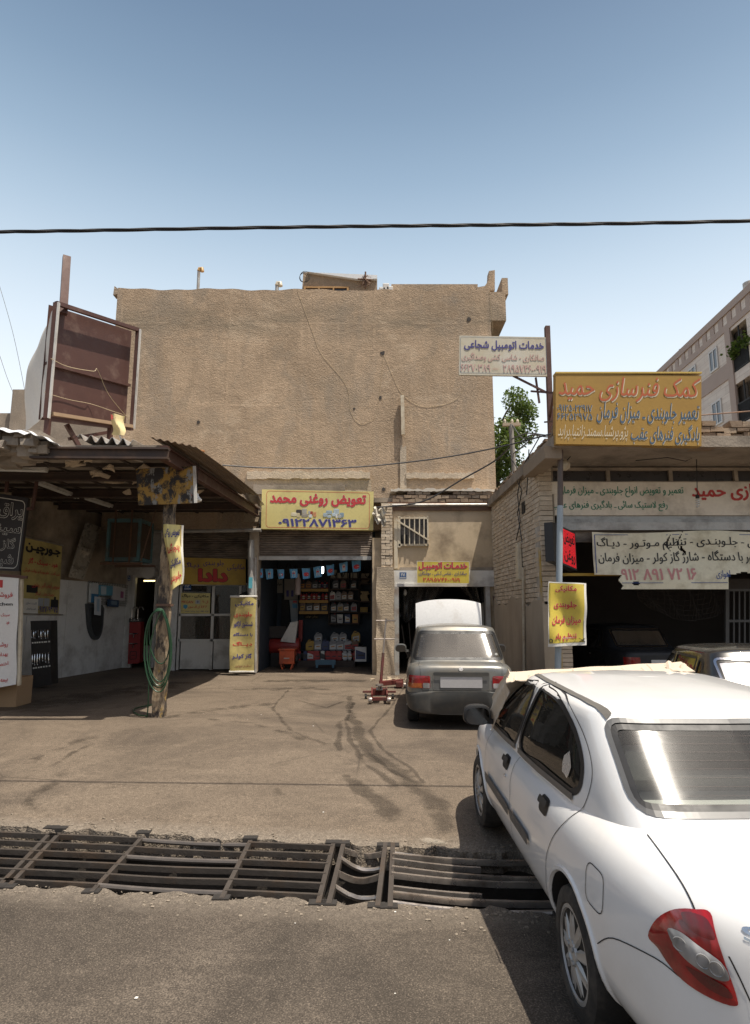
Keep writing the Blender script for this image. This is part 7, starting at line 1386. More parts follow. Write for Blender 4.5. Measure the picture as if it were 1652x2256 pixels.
class Skin:
    """lays trim onto the body panels of one car"""
    def __init__(s, parts):
        vs_, fs = [], []
        for mb in parts: o = len(vs_); vs_ += mb.v; fs += [tuple(i + o for i in f) for f in mb.f]
        s.t = BVHTree.FromPolygons(vs_, fs, epsilon=0)
    def hit(s, frame, a, b, off):
        o, ea, eb, d = frame; p0 = o + ea * a + eb * b; h = s.t.ray_cast(p0, d); 
        if h[0] is None: return None
        n = h[1]; n = -n if n.dot(d) > 0 else n; return h[0] + n * off
    def patch(s, frame, poly, off, rings=6, mb=None, dome=0):
        """fills an outline with a skin following the body"""
        mb = mb or MB(); poly = dens(poly); cx = sum(p[0] for p in poly) / len(poly); cy = sum(p[1] for p in poly) / len(poly); o = len(mb.v); n = len(poly); last = None
        def g(a, b, of):
            nonlocal last
            h = s.hit(frame, a, b, of)
            if h is None: h = last if last is not None else V((0, 0, 0))
            last = h; return h
        mb.v.append(g(cx, cy, off + dome))
        for r in range(1, rings + 1):
            f = r / rings
            for a, b in poly: mb.v.append(g(cx + (a - cx) * f, cy + (b - cy) * f, off + dome * (1 - f ** 3)))
        for j in range(n): mb.face((o, o + 1 + j, o + 1 + (j + 1) % n))
        for r in range(rings - 1):
            for j in range(n): j2 = (j + 1) % n; a = o + 1 + r * n; mb.face((a + j, a + n + j, a + n + j2, a + j2))
        return mb
    def band(s, frame, poly, w0, w1, off, closed=True, mb=None):
        """strip along an outline between offsets w0 and w1 (to its left)"""
        mb = mb or MB(); poly = dens(poly, closed); n = len(poly); o = len(mb.v); A = []
        for i in range(n):
            p = poly[i]; q = poly[(i + 1) % n] if closed or i < n - 1 else poly[i]; r = poly[i - 1] if closed or i > 0 else poly[i]; d = V((q[0] - r[0], q[1] - r[1])); d = d.normalized() if d.length > 1e-9 else V((1, 0)); nx, ny = -d.y, d.x
            for w_ in (w0, w1):
                h = s.hit(frame, p[0] + nx * w_, p[1] + ny * w_, off)
                A.append(h)
        for i in range(len(A)):
            if A[i] is None: A[i] = A[i ^ 1] if A[i ^ 1] is not None else next((x for x in A[i::-1] if x is not None), None)
        ok = [x is not None for x in A]; mb.v += [x if x is not None else V((0, 0, 0)) for x in A]
        for i in range(n if closed else n - 1):
            j = (i + 1) % n; q = (2 * i, 2 * i + 1, 2 * j + 1, 2 * j)
            if all(ok[k] for k in q) and (A[2 * i] - A[2 * j]).length < .3 and (A[2 * i] - A[2 * i + 1]).length < .12 and (A[2 * j] - A[2 * j + 1]).length < .12: mb.face([o + k for k in q])
        return mb
LEFT = (V((-3, 0, 0)), V((0, 1, 0)), V((0, 0, 1)), V((1, 0, 0))); RIGHT = (V((3, 0, 0)), V((0, 1, 0)), V((0, 0, 1)), V((-1, 0, 0)))
REAR = (V((0, -3, 0)), V((1, 0, 0)), V((0, 0, 1)), V((0, 1, 0))); FRONT = (V((0, 9, 0)), V((1, 0, 0)), V((0, 0, 1)), V((0, -1, 0))); TOP = (V((0, 0, 4)), V((1, 0, 0)), V((0, 1, 0)), V((0, 0, -1)))
q2 = sqrt(.5); RLC = (V((-3 * q2, -3 * q2, 0)), V((q2, -q2, 0)), V((0, 0, 1)), V((q2, q2, 0))); RRC = (V((3 * q2, -3 * q2, 0)), V((q2, q2, 0)), V((0, 0, 1)), V((-q2, q2, 0)))
def close_shell(mb, th=.004): return mb
M_tyre = mat('tyre_rubber', (.02, .019, .018), .8, 0, .2, 8, .2, 60, (.10, .085, .07), 4, .5)
M_seal = mat('rubber_seal', (.02, .02, .021), .5, 0, .1); M_cav = mat('wheel_well', (.02, .019, .018), .9, 0, .2)
M_seam = mat('panel_gap', (.015, .014, .014), .8, 0, 0)
M_lens = None
def lensmat(name, col, tr=.0):
    m, t, b = newmat(name); co = coords(t); wv = nd(t, 'ShaderNodeTexWave', Scale=14); wv.bands_direction = 'X'; t.links.new(co, wv.inputs[0])
    t.links.new(mixc(t, ramp(t, noise(t, co, 9, 2), [(.35, 0), (.65, 1)]), [x * .45 for x in col], col), b.inputs['Base Color']); b.inputs['Roughness'].default_value = .12; b.inputs['Coat Weight'].default_value = 1; b.inputs['Coat Roughness'].default_value = .02
    t.links.new(bumpn(t, wv.outputs[0], .12, .01), b.inputs['Normal']); return m
M_rlens = lensmat('red_lens', (.36, .009, .011)); M_rdark = lensmat('dark_red_lens', (.17, .008, .010)); M_clens = lensmat('clear_lens', (.42, .41, .405)); M_alens = lensmat('amber_lens', (.50, .12, .02))
def wheel(root, x, y, R_, rim, w_, m_hub, spokes, side, style='cap'):
    c = V((x, y, R_)); tm = MB(); tyre(tm, R_, w_, rim, c, 'X', 44); wt = tm.build('wheel', M_tyre, root, smooth=35); mb = MB(); xo = side * (w_ / 2 - .02); n = 40
    mb.lathe([(rim + .004, xo - side * .09), (rim + .006, xo + side * .012), (rim - .012, xo + side * .016), (rim - .022, xo - side * .004), (rim - .03, xo - side * .09)], c, 'X', n); hub = mb.build('rim', m_hub, wt, smooth=35)
    MB().lathe([(rim - .025, xo - side * .085), (0, xo - side * .085)], c, 'X', n).build('brake_disc', M_cav, wt); mb = MB()
    for k in range(spokes):
        a = 2 * pi * k / spokes; hw0, hw1 = .5 * (2 * pi / spokes) * .86, .5 * (2 * pi / spokes) * .60
        def pt(r, da, dx): return c + V((xo + side * dx, r * cos(a + da), r * sin(a + da)))
        r0, r1 = rim * .26, rim * .93; cols = []
        for f in (0, .35, .7, 1):
            r = r0 + (r1 - r0) * f; hw = hw0 + (hw1 - hw0) * f; dx = .022 - .018 * f * f - .0
            cols.append([pt(r, -hw, dx - .012), pt(r, -hw * .55, dx), pt(r, 0, dx - .004), pt(r, hw * .55, dx), pt(r, hw, dx - .012)])
        o = len(mb.v)
        for cc in cols: mb.v += cc
        for i in range(3):
            for j in range(4): mb.face((o + i * 5 + j, o + i * 5 + j + 1, o + i * 5 + 6 + j, o + i * 5 + 5 + j))
    mb.lathe([(rim * .30, xo + side * .012), (rim * .28, xo + side * .024), (rim * .16, xo + side * .028), (rim * .13, xo + side * .02), (0, xo + side * .022)], c, 'X', 24)
    for k in range(4): mb.lathe([(.011, xo + side * .026), (.011, xo + side * .034), (0, xo + side * .036)], c + V((0, rim * .21 * cos(pi / 4 + k * pi / 2), rim * .21 * sin(pi / 4 + k * pi / 2))), 'X', 6)
    mb.build('hubcap', m_hub, wt, smooth=40); return wt
def make_car(c):
    body_mb = lower_body(c); gh_mb = greenhouse(c); sk = Skin([body_mb, gh_mb]); root = thing('parked_car', c['label'], 'car', (0, 0, 0))
    paint, inter = c['paint'], c['inter']; o = tmp(body_mb, [paint], 'body'); g = tmp(gh_mb, [paint]); boolean(o, [g], 'UNION')
    cut = []; R_ = c['tyre']; ax = c['axles']
    for y in ax:
        for s in (-1, 1): m = MB().lathe([(0, -.24), (R_ + .045, -.24), (R_ + .045, .3), (0, .3)] if s > 0 else [(0, -.3), (R_ + .045, -.3), (R_ + .045, .24), (0, .24)], (s * (c['W'] / 2 - .02), y, R_ + .01), 'X', 40); cut.append(tmp(m, M_cav))
    cav = greenhouse(c, .05, c.get('floor', .40), .035); cut.append(tmp(cav, inter))
    for poly in c['side']: cut.append(tmp(MB().prism([V((-1.2, a, b)) for a, b in poly], (2.4, 0, 0)), M_seal))
    g_ = c['gh']; cut.append(tmp(MB().prism([V((a, -.5, b)) for a, b in c['rear']], (0, g_['r1'] + .9, 0)), M_seal)); cut.append(tmp(MB().prism([V((a, g_['f1'] - .4, b)) for a, b in c['front']], (0, 3, 0)), M_seal))
    boolean(o, cut); o.name = 'body'; me = o.data
    bm = bmesh.new(); bm.from_mesh(me)
    for f in bm.faces: f.smooth = True
    for e in bm.edges: e.smooth = not (len(e.link_faces) == 2 and (e.calc_face_angle(0) > radians(28) or e.link_faces[0].material_index != e.link_faces[1].material_index))
    bm.to_mesh(me); bm.free(); o.parent = root; ORG[o] = V((0, 0, 0)); bd = o
    # glass
    for poly in c['side']:
        for fr in (LEFT, RIGHT): sk.patch(fr, poly, -.006).build('side_window', c['glass'], root, smooth=True)
    rw = sk.patch(REAR, c['rear'], -.004, 8).build('rear_window', c['rglass'], root, smooth=True); sk.patch(FRONT, c['front'], -.004, 8).build('windscreen', c['rglass'], root, smooth=True)
    # seals
    ccw = lambda p: p if sum(p[i - 1][0] * p[i][1] - p[i][0] * p[i - 1][1] for i in range(len(p))) > 0 else p[::-1]
    for poly in c['side']:
        for fr in (LEFT, RIGHT): sk.band(fr, ccw(poly), -c.get('seal', .022), .012, .003, True).build('window_seal', M_seal, root)
    for fr, k in ((REAR, 'rear'), (FRONT, 'front')): sk.band(fr, ccw(c[k]), -.016, .004, .004, True).build('screen_seal', c.get('sealm', M_seal), root)
    sk.band(REAR, ccw(c['rear']), 0, .028, -.002, True).build('frit_band', M_seal, root)
    for fr, line, cl in c['seams']:
        dn = [line[0]]
        for p, q in zip(line, line[1:]): m_ = max(1, int(sqrt((q[0] - p[0]) ** 2 + (q[1] - p[1]) ** 2) / .03)); dn += [(p[0] + (q[0] - p[0]) * k / m_, p[1] + (q[1] - p[1]) * k / m_) for k in range(1, m_ + 1)]
        mb = sk.band(fr, line if cl else dn, -.0022, .0022, .0028, cl)
        if mb.f: mb.build('panel_gap', M_seam, bd)
    # wheels
    for y in ax:
        for s in (-1, 1): wheel(root, s * (c['W'] / 2 - .105), y, R_, c['rim'], .175, c['hub'], c['spokes'], s)
    # arch lips
    mb = MB()
    for y in ax:
        for fr in (LEFT, RIGHT):
            arc = [(y + (R_ + .058) * cos(radians(a)), R_ + .01 + (R_ + .058) * sin(radians(a))) for a in range(-18, 200, 6)]; pts = [sk.hit(fr, a, b, -.004) for a, b in arc]; pts = [p for p in pts if p is not None]
            if len(pts) > 3: mb.tube(pts, .016, 6)
    mb.build('arch_lip', paint, bd, smooth=True)
    # cabin: seats, shelf, wheel
    W2 = c['gh']['w0'] - .1; im = c['seat']; y_r = c['seat_y']
    def seat(x, y, w_, lab, hd=True):
        mb = MB(); mb.box(x - w_ / 2, x + w_ / 2, y, y + .48, .36, .52); mb.prism([V((x - w_ / 2, y - .02, .5)), V((x - w_ / 2, y + .1, .5)), V((x - w_ / 2, y - .10, 1.06)), V((x - w_ / 2, y - .2, 1.05))], (w_, 0, 0)); s = mb.build(lab, im, root, bevel=.04, smooth=True)
        if hd: MB().box(x - .13, x + .13, y - .24, y - .14, 1.08, 1.24).build('headrest', im, s, bevel=.04, smooth=True)
    seat(-.36, y_r + .85, .5, 'front_seat'); seat(.36, y_r + .85, .5, 'front_seat'); seat(0, y_r, W2 * 1.75, 'rear_seat', False)
    for hx in (-.38, .38): MB().box(hx - .12, hx + .12, y_r - .26, y_r - .14, 1.03, 1.19).build('rear_headrest', im, root, bevel=.04, smooth=True)
    mb = MB(); mb.box(-W2 + .11, W2 - .11, c['gh']['r0'] + .15, y_r - .05, c['shelf_z'] - .03, c['shelf_z']); mb.build('parcel_shelf', c.get('shelfm', im), root); mb = MB(); mb.box(-W2, W2, c['gh']['f0'] - .55, c['gh']['f0'] - .1, .7, .93); mb.build('dashboard', M_seal, root)
    mb = MB(); cx, cy, cz = -.36, y_r + 1.45, .92; mb.tube([V((cx + .19 * cos(k * pi / 12), cy - .08 * sin(k * pi / 12), cz + .17 * sin(k * pi / 12))) for k in range(24)], .015, 6, True); mb.bar((cx - .18, cy, cz), (cx + .18, cy, cz), .04); mb.build('steering_wheel', M_seal, root)
    return root, sk, bd
def place(root, x, y, z, yaw, pitch=0): root.location = (x, y, z); root.rotation_euler = (radians(pitch), 0, radians(yaw)); ORG[root] = V((0, 0, 0))
def rect(a0, a1, b0, b1, r=.03): return rounded([(a0, b0), (a1, b0), (a1, b1), (a0, b1)], r)
def paintmat(name, col, rough, coat, metal=0, dirt=(.3, .26, .2), damt=.25):
    return mat(name, col, rough, metal, .03, 2, 0, 40, dirt, 1.1, damt, coat)
# ---------------------------------------------------------------- white saloon
M_wp, t_, b_ = newmat('white_car_paint'); co = coords(t_); b_.inputs['Roughness'].default_value = .3; b_.inputs['Coat Weight'].default_value = .8; b_.inputs['Coat Roughness'].default_value = .04
sz = nd(t_, 'ShaderNodeSeparateXYZ'); t_.links.new(co, sz.inputs[0]); c = mixc(t_, ramp(t_, noise(t_, co, 2.2, 7, .65), [(.5, 0), (.75, .35)]), (.78, .775, .765), (.62, .585, .53))
gr = mixc(t_, ramp(t_, sz.outputs[2], [(.16, 1), (.42, 0)]), (0, 0, 0), ramp(t_, noise(t_, co, 7, 6, .7), [(.3, .1), (.8, .75)])); c = mixc(t_, gr, c, (.38, .33, .27)); t_.links.new(c, b_.inputs['Base Color'])
M_hub = mat('silver_hubcap', (.46, .455, .44), .4, .5, .08, 6, 0, 40, (.22, .18, .14), 3, .5); M_trim = mat('grey_trim', (.085, .085, .085), .55, 0, .1)
M_beige_int = mat('beige_cabin', (.36, .33, .28), .8, 0, .12); M_grey_int = mat('grey_seat', (.30, .29, .27), .85, 0, .2); M_palesh = mat('pale_shelf', (.50, .49, .46), .8, 0, .06)
G_tint = glass('dark_tinted_glass', (.10, .095, .09), .9, .02, 1.5, .05); G_rear = glass('rear_glass', (.74, .78, .77), .8, .17, 1.5, .03, (.55, .55, .54))
fwin = spl([(2.22, .955), (2.05, 1.32), (2.18, 1.345), (2.40, 1.305), (2.62, 1.185), (2.82, 1.04), (2.90, .945), (2.80, .935), (2.5, .945)], 5)
rwin = spl([(2.10, .96), (1.94, 1.32), (1.82, 1.355), (1.55, 1.335), (1.30, 1.25), (1.15, 1.13), (1.12, 1.02), (1.18, .965), (1.30, .955), (1.7, .955)], 5)
white = dict(L=4.15, W=1.66, p=5.5, pf=4.5, n=5.2, pz=10, top=[(0, .96), (.12, 1.0), (.65, .995), (1.4, .975), (2.6, .955), (3.3, .93), (3.8, .83), (4.15, .66)], bot=[(0, .30), (.5, .20), (3.6, .17), (4.15, .26)], wide=.58, tum=.12,
    gh=dict(zb=.90, zr=1.392, r0=.52, r1=1.06, f0=3.42, f1=2.42, w0=.775, w1=.675, n=9, rc=1.0, wc=1.3, tapb=.17, tap=.06), label='white saloon car with cardboard over its roof edge, nearest at lower right', paint=M_wp, inter=M_beige_int, seat=M_grey_int, shelfm=M_palesh, floor=.40,
    side=[rounded(fwin, .02, 1), rounded(rwin, .02, 1)], rear=rounded([(-.60, 1.026), (.60, 1.026), (.585, 1.33), (-.585, 1.33)], .06), front=rounded([(-.64, 1.0), (.64, 1.0), (.55, 1.32), (-.55, 1.32)], .06), glass=G_tint, rglass=G_rear, tyre=.283, rim=.195, axles=(1.03, 3.38), hub=M_hub, spokes=9, seat_y=1.35, shelf_z=.96, sealm=mat('grey_seal', (.12, .12, .12), .35), seams=[])
door_r = spl([(2.155, .30), (2.15, .93), (1.995, 1.345), (1.84, 1.385)], 6, False); door_b = spl([(1.84, 1.385), (1.5, 1.37), (1.22, 1.27), (1.05, 1.13), (1.03, 1.0), (1.12, .85), (1.30, .66), (1.38, .50), (1.42, .30)], 6, False)
white['seams'] = [(LEFT, door_r, False), (LEFT, door_b, False), (LEFT, [(1.42, .30), (2.155, .27), (2.98, .27)], False), (LEFT, spl([(2.98, .27), (3.0, .6), (2.98, .85), (2.94, .95)], 4, False), False), (LEFT, rect(.64, .81, .63, .79, .05), True), (LEFT, spl([(.70, .50), (.55, .60), (.30, .665), (.17, .66), (.12, .72)], 5, False), False),
    (TOP, spl([(-.61, .62), (-.635, .40), (-.648, .2), (-.65, .10)], 5, False), False), (TOP, spl([(.61, .62), (.635, .40), (.648, .2), (.65, .10)], 5, False), False), (REAR, spl([(-.60, .79), (-.585, .75), (-.53, .60), (-.5, .55)], 5, False), False), (REAR, spl([(.60, .79), (.585, .75), (.53, .60), (.5, .55)], 5, False), False), (REAR, [(-.5, .55), (.5, .55)], False)]
car, sk, bd = make_car(white)
def lights(car, sk, fr, mir):
    s = -1 if mir else 1; T = lambda a, b: (-.765 + (a + .765) * .84, .655 + (b - .61) * .645); f = lambda P_: [(s * T(a, b)[0], T(a, b)[1]) for a, b in P_][::s]
    o = sk.patch(fr, f(spl([(-.765, .715), (-.72, .83), (-.64, .92), (-.55, .965), (-.495, .975), (-.470, .90), (-.435, .77), (-.405, .64), (-.415, .60), (-.50, .595), (-.60, .61), (-.67, .65), (-.715, .69)], 4)), .006, 8, None, .012).build('tail_light', M_rlens, car, smooth=True)
    sk.patch(fr, f(spl([(-.655, .82), (-.60, .845), (-.53, .825), (-.45, .79), (-.425, .73), (-.455, .705), (-.53, .715), (-.60, .745)], 4)), .020, 6, None, .006).build('clear_lens', M_clens, o, smooth=True)
    sk.patch(fr, f(spl([(-.60, .925), (-.52, .95), (-.485, .93), (-.47, .875), (-.55, .87)], 4)), .019, 4).build('reflector', M_rdark, o, smooth=True); sk.patch(fr, f(spl([(-.58, .70), (-.45, .69), (-.42, .64), (-.50, .645)], 4)), .019, 4).build('reflector', M_rdark, o, smooth=True)
    for cx, cz in ((-.595, .79), (-.51, .768), (-.465, .757)):
        h = sk.hit(fr, s * T(cx, cz)[0], T(cx, cz)[1], .027); n = (V((-1 * s, -1, 0)).normalized()); u = V((q2, -q2 * s, 0)); mb = MB(); ring = [h + (u * cos(k * pi / 10) + V((0, 0, 1)) * sin(k * pi / 10)) * .022 for k in range(20)]; mb.tube(ring, .0025, 5, True); mb.build('bulb_ring', M_clens, o, smooth=True)
lights(car, sk, RLC, False); lights(car, sk, RRC, True)
for fr in (LEFT, RIGHT):
    for y0_, y1_ in ((1.70, 2.135), (2.175, 2.95)):
        sk.patch(fr, rect(y0_, y1_, .495, .565, .03), .014, 3).build('side_moulding', M_trim, car, smooth=True)
    for y, z in ((1.46, .80), (2.34, .79)):
        h = sk.patch(fr, rect(y - .075, y + .075, z - .04, z + .045, .04), .004, 3).build('door_handle', M_seal, car, smooth=True); sk.patch(fr, rect(y - .07, y + .07, z + .0, z + .034, .016), .022, 3).build('grip', M_seal, h, smooth=True)
    [sk.band(fr, q_, -.028, .006, .008, False).build('belt_strip', mat('worn_trim', (.15, .135, .12), .5, 0, .15), car) for q_ in ([(1.18, .945), (1.7, .935), (2.12, .94)], [(2.2, .94), (2.5, .93), (2.88, .93)])]
for s in (-1, 1):
    mb = MB(); sk.band(TOP, [(s * .565, 1.09), (s * .58, 1.15), (s * .593, 1.25), (s * .60, 1.5), (s * .60, 1.75), (s * .60, 2.0), (s * .588, 2.3)], -.016, .016, .007, False, mb); mb.build('roof_strip', mat('dusty_trim', (.13, .12, .105), .6, 0, .1), car)
h = sk.hit(LEFT, 2.30, .715, .006); MB().lathe([(0, -.004), (.012, -.004), (.012, .004), (0, .004)], h, 'X', 10).build('key_lock', M_chr, car)
rs_ = lambda u, v: sk.hit(REAR, -.555 + .30 * u, .845 + .04 * v, 0) or V((0, 0, 0))
letter(car, rs_, 'SAIPA', (0, 0, 1, 1), M_chr, .02, rtl=False, lift=.0005, name='badge_lettering')
mb = MB(); sk.patch(REAR, rect(-.25, .25, .62, .73, .02), .006, 4, mb); mb.build('number_plate', M_white, car)
mb = MB()
for i in range(9): z = 1.05 + .26 * i / 9; sk.band(REAR, [(-.50, z), (-.25, z), (0, z), (.25, z), (.50, z)], 0, .0003, .0003, False, mb)
mb.build('heater_line', mat('heater_wire', (.10, .035, .02), .5), car)
def mirror(car, sk, s, y, z, m=M_seal):
    c = V((s * .925, y, z + .05)); mb = MB(); n = 20
    for k, (dy, f) in enumerate(((-.045, .90), (-.04, 1.0), (.0, 1.02), (.05, .9), (.085, .55), (.10, .1))):
        for j in range(n): a = 2 * pi * j / n; mb.v.append(c + V((.105 * f * sg(cos(a)) * abs(cos(a)) ** .7, dy, .075 * f * sg(sin(a)) * abs(sin(a)) ** .7 * (1.1 if sin(a) > 0 else .9))))
    for i in range(5):
        for j in range(n): j2 = (j + 1) % n; mb.face((i * n + j, i * n + j2, i * n + n + j2, i * n + n + j))
    mb.face([j for j in range(n)][::-1]); mb.face([5 * n + j for j in range(n)]); mb.bar((s * .78, y + .02, z), (s * .90, y + .02, z + .01), .07, .04); o = mb.build('door_mirror', m, car, smooth=45)
    MB().add([c + V((.095 * sg(cos(a)) * abs(cos(a)) ** .7, -.047, .067 * sg(sin(a)) * abs(sin(a)) ** .7)) for a in [2 * pi * j / n for j in range(n)]], [tuple(range(n))]) if 0 else None
    g = MB(); g.add([c + V((.09 * sg(cos(a)) * abs(cos(a)) ** .7, -.048, .063 * sg(sin(a)) * abs(sin(a)) ** .7)) for a in [2 * pi * j / n for j in range(n)]], [tuple(range(n))]); g.build('mirror_glass', mat('mirror_silver', (.13, .125, .12), .04, 1, 0), o)
mirror(car, sk, -1, 2.78, .97); mirror(car, sk, 1, 2.78, .97)
mb = MB(); h = [sk.hit(LEFT, 1.30 + .055 * cos(k * .62) * (1 + .15 * sin(k * 3)), 1.06 + .065 * sin(k * .62) * (1 + .2 * cos(k * 2)), .002) for k in range(10)]; mb.add(h, [tuple(range(10))]); mb.build('window_sticker', mat('silver_foil', (.7, .7, .7), .25, .6, .1), car)
MB().box(-.02, .22, .62, .66, 1.0, 1.05).build('brake_lamp', mat('lamp_case', (.3, .3, .3), .5), car)
place(car, 1.765, 2.20, -.235, 1.3, 2.2)
# cardboard sun shade over the windscreen
cb_ = thing('cardboard_sheet', 'torn brown cardboard sheet folded over the windscreen and roof of the white car', 'cardboard', (1.7, 4.75, 1.3)); M_cb = mat('corrugated_cardboard', (.60, .50, .385), .9, 0, .05, 5, .15, 60)
r2 = random.Random(4); jj = [r2.uniform(-.02, .02) for _ in range(60)]; a0, a1, b0_, b1_ = P(1113, 1502, 4.45), P(1530, 1474, 4.45), P(1118, 1480, 4.95), P(1500, 1458, 4.95)
MB().sheet(lambda u, v: a0.lerp(a1, u).lerp(b0_.lerp(b1_, u), v) + V((0, jj[int(u * 40)] * (1 - v) * 2.2, .012 * sin(u * 5) * (1 - v) + .003 * sin(u * 23 + v * 3) + jj[int(u * 40) + 9] * .25 * (1 - v))), 40, 6, .007).build('top_panel', M_cb, cb_)
c0_, c1_ = V((b0_.x, 4.95, b0_.z - .01)), V((b1_.x, 4.95, b1_.z - .01)); MB().sheet(lambda u, v: c0_.lerp(c1_, u) + V((0, .55 * (1 - v) + .02 * sin(u * 9), -.36 * (1 - v))), 20, 5, .007).build('windscreen_panel', M_cb, cb_)
fl = pquad([(1107, 1478), (1119, 1476), (1118, 1532), (1080, 1606)], [4.72, 4.66, 4.60, 4.95]); fq2 = quad(P(1082, 1535, 4.95), P(1118, 1474, 4.62), P(1117, 1534, 4.60), P(1081, 1608, 4.93)); MB().sheet(lambda u, v: fq2(u, v) + V((.012 * sin(v * 9), 0, jj[int(u * 30)] * .5)), 12, 12, .007).build('side_flap', M_cb, cb_)
ev = pquad([(1480, 1462), (1528, 1470), (1510, 1482), (1470, 1480)], 4.6); MB().sheet(lambda u, v: ev(u, v) + V((0, .1 * v, .02 * sin(u * 9))), 8, 4, .006).build('torn_corner', M_cb, cb_)
# ---------------------------------------------------------------- silver saloon, bonnet up
M_sp = paintmat('dusty_silver_paint', (.17, .172, .163), .34, .35, .3, (.26, .22, .165), .5); M_dint = mat('dark_cabin', (.07, .066, .06), .85, 0, .15); G_dusty = glass('dusty_car_glass', (.50, .50, .48), 1, .11, 1.7, .10, (.5, .45, .38))
P_bump = mat('grey_bumper', (.045, .046, .044), .55, 0, .1, 3, 0, 40, (.11, .095, .075), 1.5, .35)
silver = dict(L=3.94, W=1.60, p=10, pf=6, n=6.5, pz=16, top=[(0, .90), (.08, .925), (.5, .928), (1.2, .92), (2.6, .90), (3.2, .86), (3.7, .76), (3.94, .65)], bot=[(0, .28), (.5, .2), (3.5, .19), (3.94, .26)], wide=.60, tum=.10,
    gh=dict(zb=.86, zr=1.425, r0=.36, r1=.83, f0=3.15, f1=2.25, w0=.755, w1=.635, n=9, wc=1.2), label='dusty grey saloon car with its bonnet open, parked nose in at the body shop', paint=M_sp, inter=M_dint, seat=mat('brown_seat', (.18, .15, .115), .9), shelfm=mat('dusty_shelf', (.30, .25, .17), .95, 0, .3, 8, .6, 30), floor=.38,
    side=[rounded([(2.05, .92), (2.02, 1.33), (2.30, 1.33), (2.78, .92)], .04), rounded([(1.15, .94), (1.25, 1.32), (1.94, 1.335), (1.97, .92)], .04), rounded([(.88, .97), (1.13, 1.27), (1.10, .95)], .02)], rear=rounded([(-.68, .952), (.68, .952), (.585, 1.35), (-.585, 1.35)], .05), front=rect(-.58, .58, .98, 1.33, .06), glass=G_tint, rglass=G_dusty, tyre=.27, rim=.175, axles=(.74, 3.04), hub=M_hub, spokes=8, seat_y=1.15, shelf_z=.92, seal=.012, seams=[])
silver['seams'] = [(LEFT, [(2.0, .28), (2.0, .92)], False), (LEFT, spl([(1.10, .95), (1.06, .75), (1.10, .55), (1.16, .3)], 5, False), False), (REAR, spl([(-.60, .93), (-.585, .80), (-.575, .62), (-.56, .545)], 4, False), False), (REAR, spl([(.60, .93), (.585, .80), (.575, .62), (.56, .545)], 4, False), False), (REAR, [(-.56, .545), (.56, .545)], False), (TOP, [(-.60, .30), (-.61, .08)], False), (TOP, [(.60, .30), (.61, .08)], False)]
car, sk, bd = make_car(silver)
lower_body(silver, .0, .62, .025, .535, .215, 24).build('rear_bumper', P_bump, car, smooth=40)
for s in (-1, 1):
    fr = RLC if s < 0 else RRC; o = sk.patch(fr, rect(*sorted((s * .635, s * .315)), .575, .75, .02), .010, 8, None, .006).build('tail_light', M_rlens, car, smooth=True); sk.patch(fr, rect(*sorted((s * .63, s * .40)), .58, .645, .012), .019, 5).build('amber_lens', M_alens, o, smooth=True); sk.patch(fr, rect(*sorted((s * .39, s * .32)), .58, .65, .012), .019, 3).build('clear_lens', M_clens, o, smooth=True)
mb = MB(); sk.patch(REAR, rect(-.40, .40, .555, .80, .04), .002, 4, mb); pr = mb.build('plate_recess', mat('recess_grey', (.11, .11, .105), .5), car); sk.band(REAR, rect(-.40, .40, .555, .80, .04), -.006, .006, .004, True).build('recess_edge', M_sp, pr); sk.patch(REAR, rect(-.40, .40, .755, .80, .02), .022, 3).build('plate_lamp_bar', P_bump, car, smooth=True)
sk.patch(REAR, rect(-.30, .30, .585, .735, .012), .012, 3).build('number_plate', mat('blank_plate', (.42, .41, .41), .5, 0, .06), car)
h = sk.hit(REAR, 0, .845, .004); MB().lathe([(.03, -.006), (.03, .004), (.02, .006), (0, .006)], h, 'Y', 12).build('boot_lock', M_chr, car); mirror(car, sk, -1, 2.70, .93, M_sp); mirror(car, sk, 1, 2.70, .93, M_sp)
bp = lambda u, v: V((-.635 + 1.27 * u, 2.92 - .06 * v + .05 * (2 * u - 1) ** 2 + .22 * v * v, .95 + .95 * v - .03 * (2 * u - 1) ** 4 - .05 * v * (2 * u - 1) ** 2)); bo = MB(); bo.sheet(bp, 16, 14, .02); b_o = bo.build('open_bonnet', mat('white_bonnet_paint', (.76, .755, .74), .25, 0, .03, 3, 0, 40, (.5, .45, .38), 2, .2, .6), car, smooth=True); MB().lathe([(0, 0), (.02, 0), (.02, .015), (0, .02)], bp(.62, .25) + V((0, -.006, 0)), 'Y', 8).build('washer_nozzle', M_seal, b_o)
for s in (-1, 1):
    for y, z in ((1.25, .77), (2.12, .76)): sk.patch((LEFT if s < 0 else RIGHT), rect(y - .08, y + .08, z - .025, z + .025, .02), .012, 3).build('door_handle', M_seal, car, smooth=True)
h = sk.hit(REAR, .575, 1.02, .004); MB().lathe([(.022, 0), (.022, .003), (0, .003)], h, 'Y', 8).build('window_sticker', I_white, car)
place(car, 1.24, 9.15, 0, -3.6)
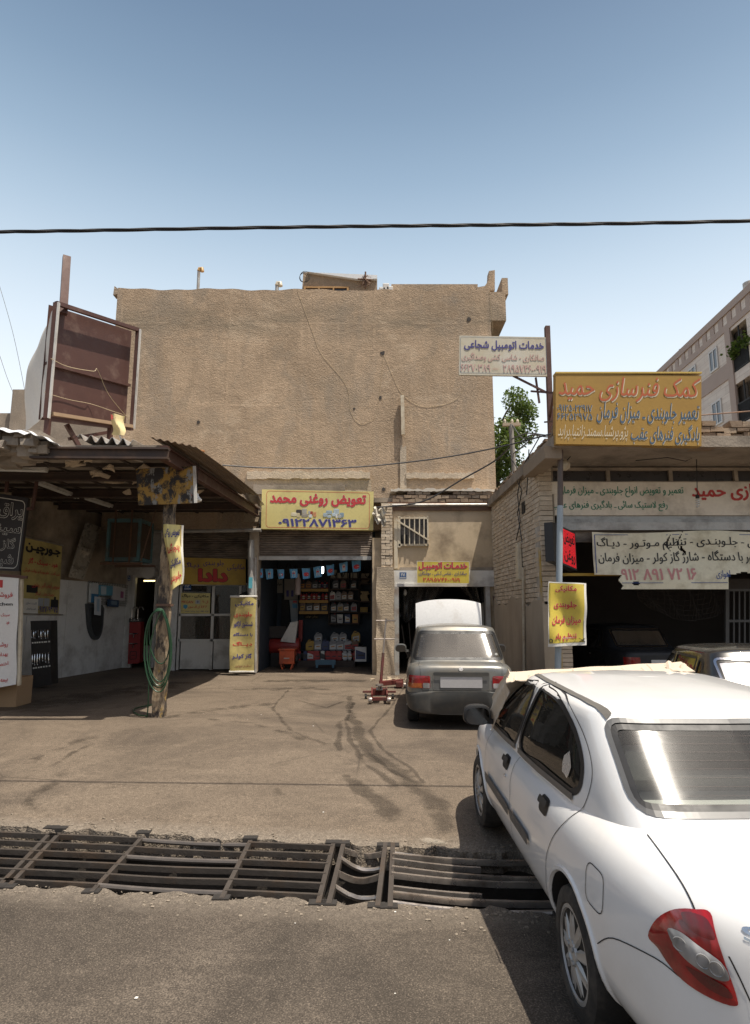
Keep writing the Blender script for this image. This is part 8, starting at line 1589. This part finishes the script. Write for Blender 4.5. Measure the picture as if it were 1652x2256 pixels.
# ---------------------------------------------------------------- black saloon
M_bp = paintmat('dusty_black_paint', (.014, .0135, .013), .3, .8, 0, (.09, .075, .058), .4)
black = dict(L=4.4, W=1.68, p=9, pf=8, n=7, pz=16, top=[(0, .88), (.1, .905), (.8, .90), (1.4, .86), (2.8, .84), (3.2, .82), (4.2, .76), (4.4, .68)], bot=[(0, .3), (.5, .22), (3.9, .2), (4.4, .28)], wide=.6, tum=.06,
    gh=dict(zb=.80, zr=1.36, r0=.72, r1=1.18, f0=3.2, f1=2.55, w0=.77, w1=.62, n=9, wc=1.3), label='dusty black boxy saloon car parked nose in at the right garage', paint=M_bp, inter=M_dint, seat=mat('brown_seat', (.18, .15, .115)), shelfm=M_dint, floor=.36,
    side=[rounded([(2.30, .86), (2.28, 1.27), (2.52, 1.27), (2.95, .86)], .03), rounded([(1.52, .86), (1.52, 1.265), (2.20, 1.27), (2.22, .86)], .03), rounded([(1.20, .88), (1.32, 1.24), (1.44, 1.26), (1.44, .86)], .03)], rear=rect(-.56, .56, .93, 1.275, .05), front=rect(-.58, .58, .9, 1.26, .05), glass=G_tint, rglass=G_dusty, tyre=.29, rim=.18, axles=(.98, 3.45), hub=M_hub, spokes=8, seat_y=1.5, shelf_z=.90, seal=.016, seams=[], sealm=M_chr)
black['seams'] = [(LEFT, [(2.25, .3), (2.25, .86)], False), (LEFT, spl([(1.48, .86), (1.45, .6), (1.48, .3)], 4, False), False)]
car, sk, bd = make_car(black)
lower_body(black, .0, .30, .05, .52, .40, 20).build('rear_bumper', M_chr, car, smooth=40)
for s in (-1, 1): sk.patch(REAR, rect(*sorted((s * .76, s * .48)), .58, .76, .02), .008, 4).build('tail_light', M_rlens, car, smooth=True); sk.patch((LEFT if s < 0 else RIGHT), rect(1.55, 1.68, .72, .75, .01), .01, 3).build('door_handle', M_chr, car, smooth=True)
sk.patch(REAR, rect(-.26, .26, .60, .71, .01), .006, 3).build('number_plate', M_white, car)
place(car, 3.92, 5.40, -.10, -10)
dk = copy_thing(car, (5.75, 12.6, 0), (0, 0, radians(3)), 'dark blue grey saloon car standing deep in the shaded right garage'); M_db = paintmat('dark_blue_paint', (.014, .015, .018), .6, .1, 0, (.03, .028, .025))
for ch in dk.children:
    if ch.name.split('.')[0] == 'body':
        ch.data = ch.data.copy()
        for i, m in enumerate(ch.data.materials):
            if m == M_bp: ch.data.materials[i] = M_db
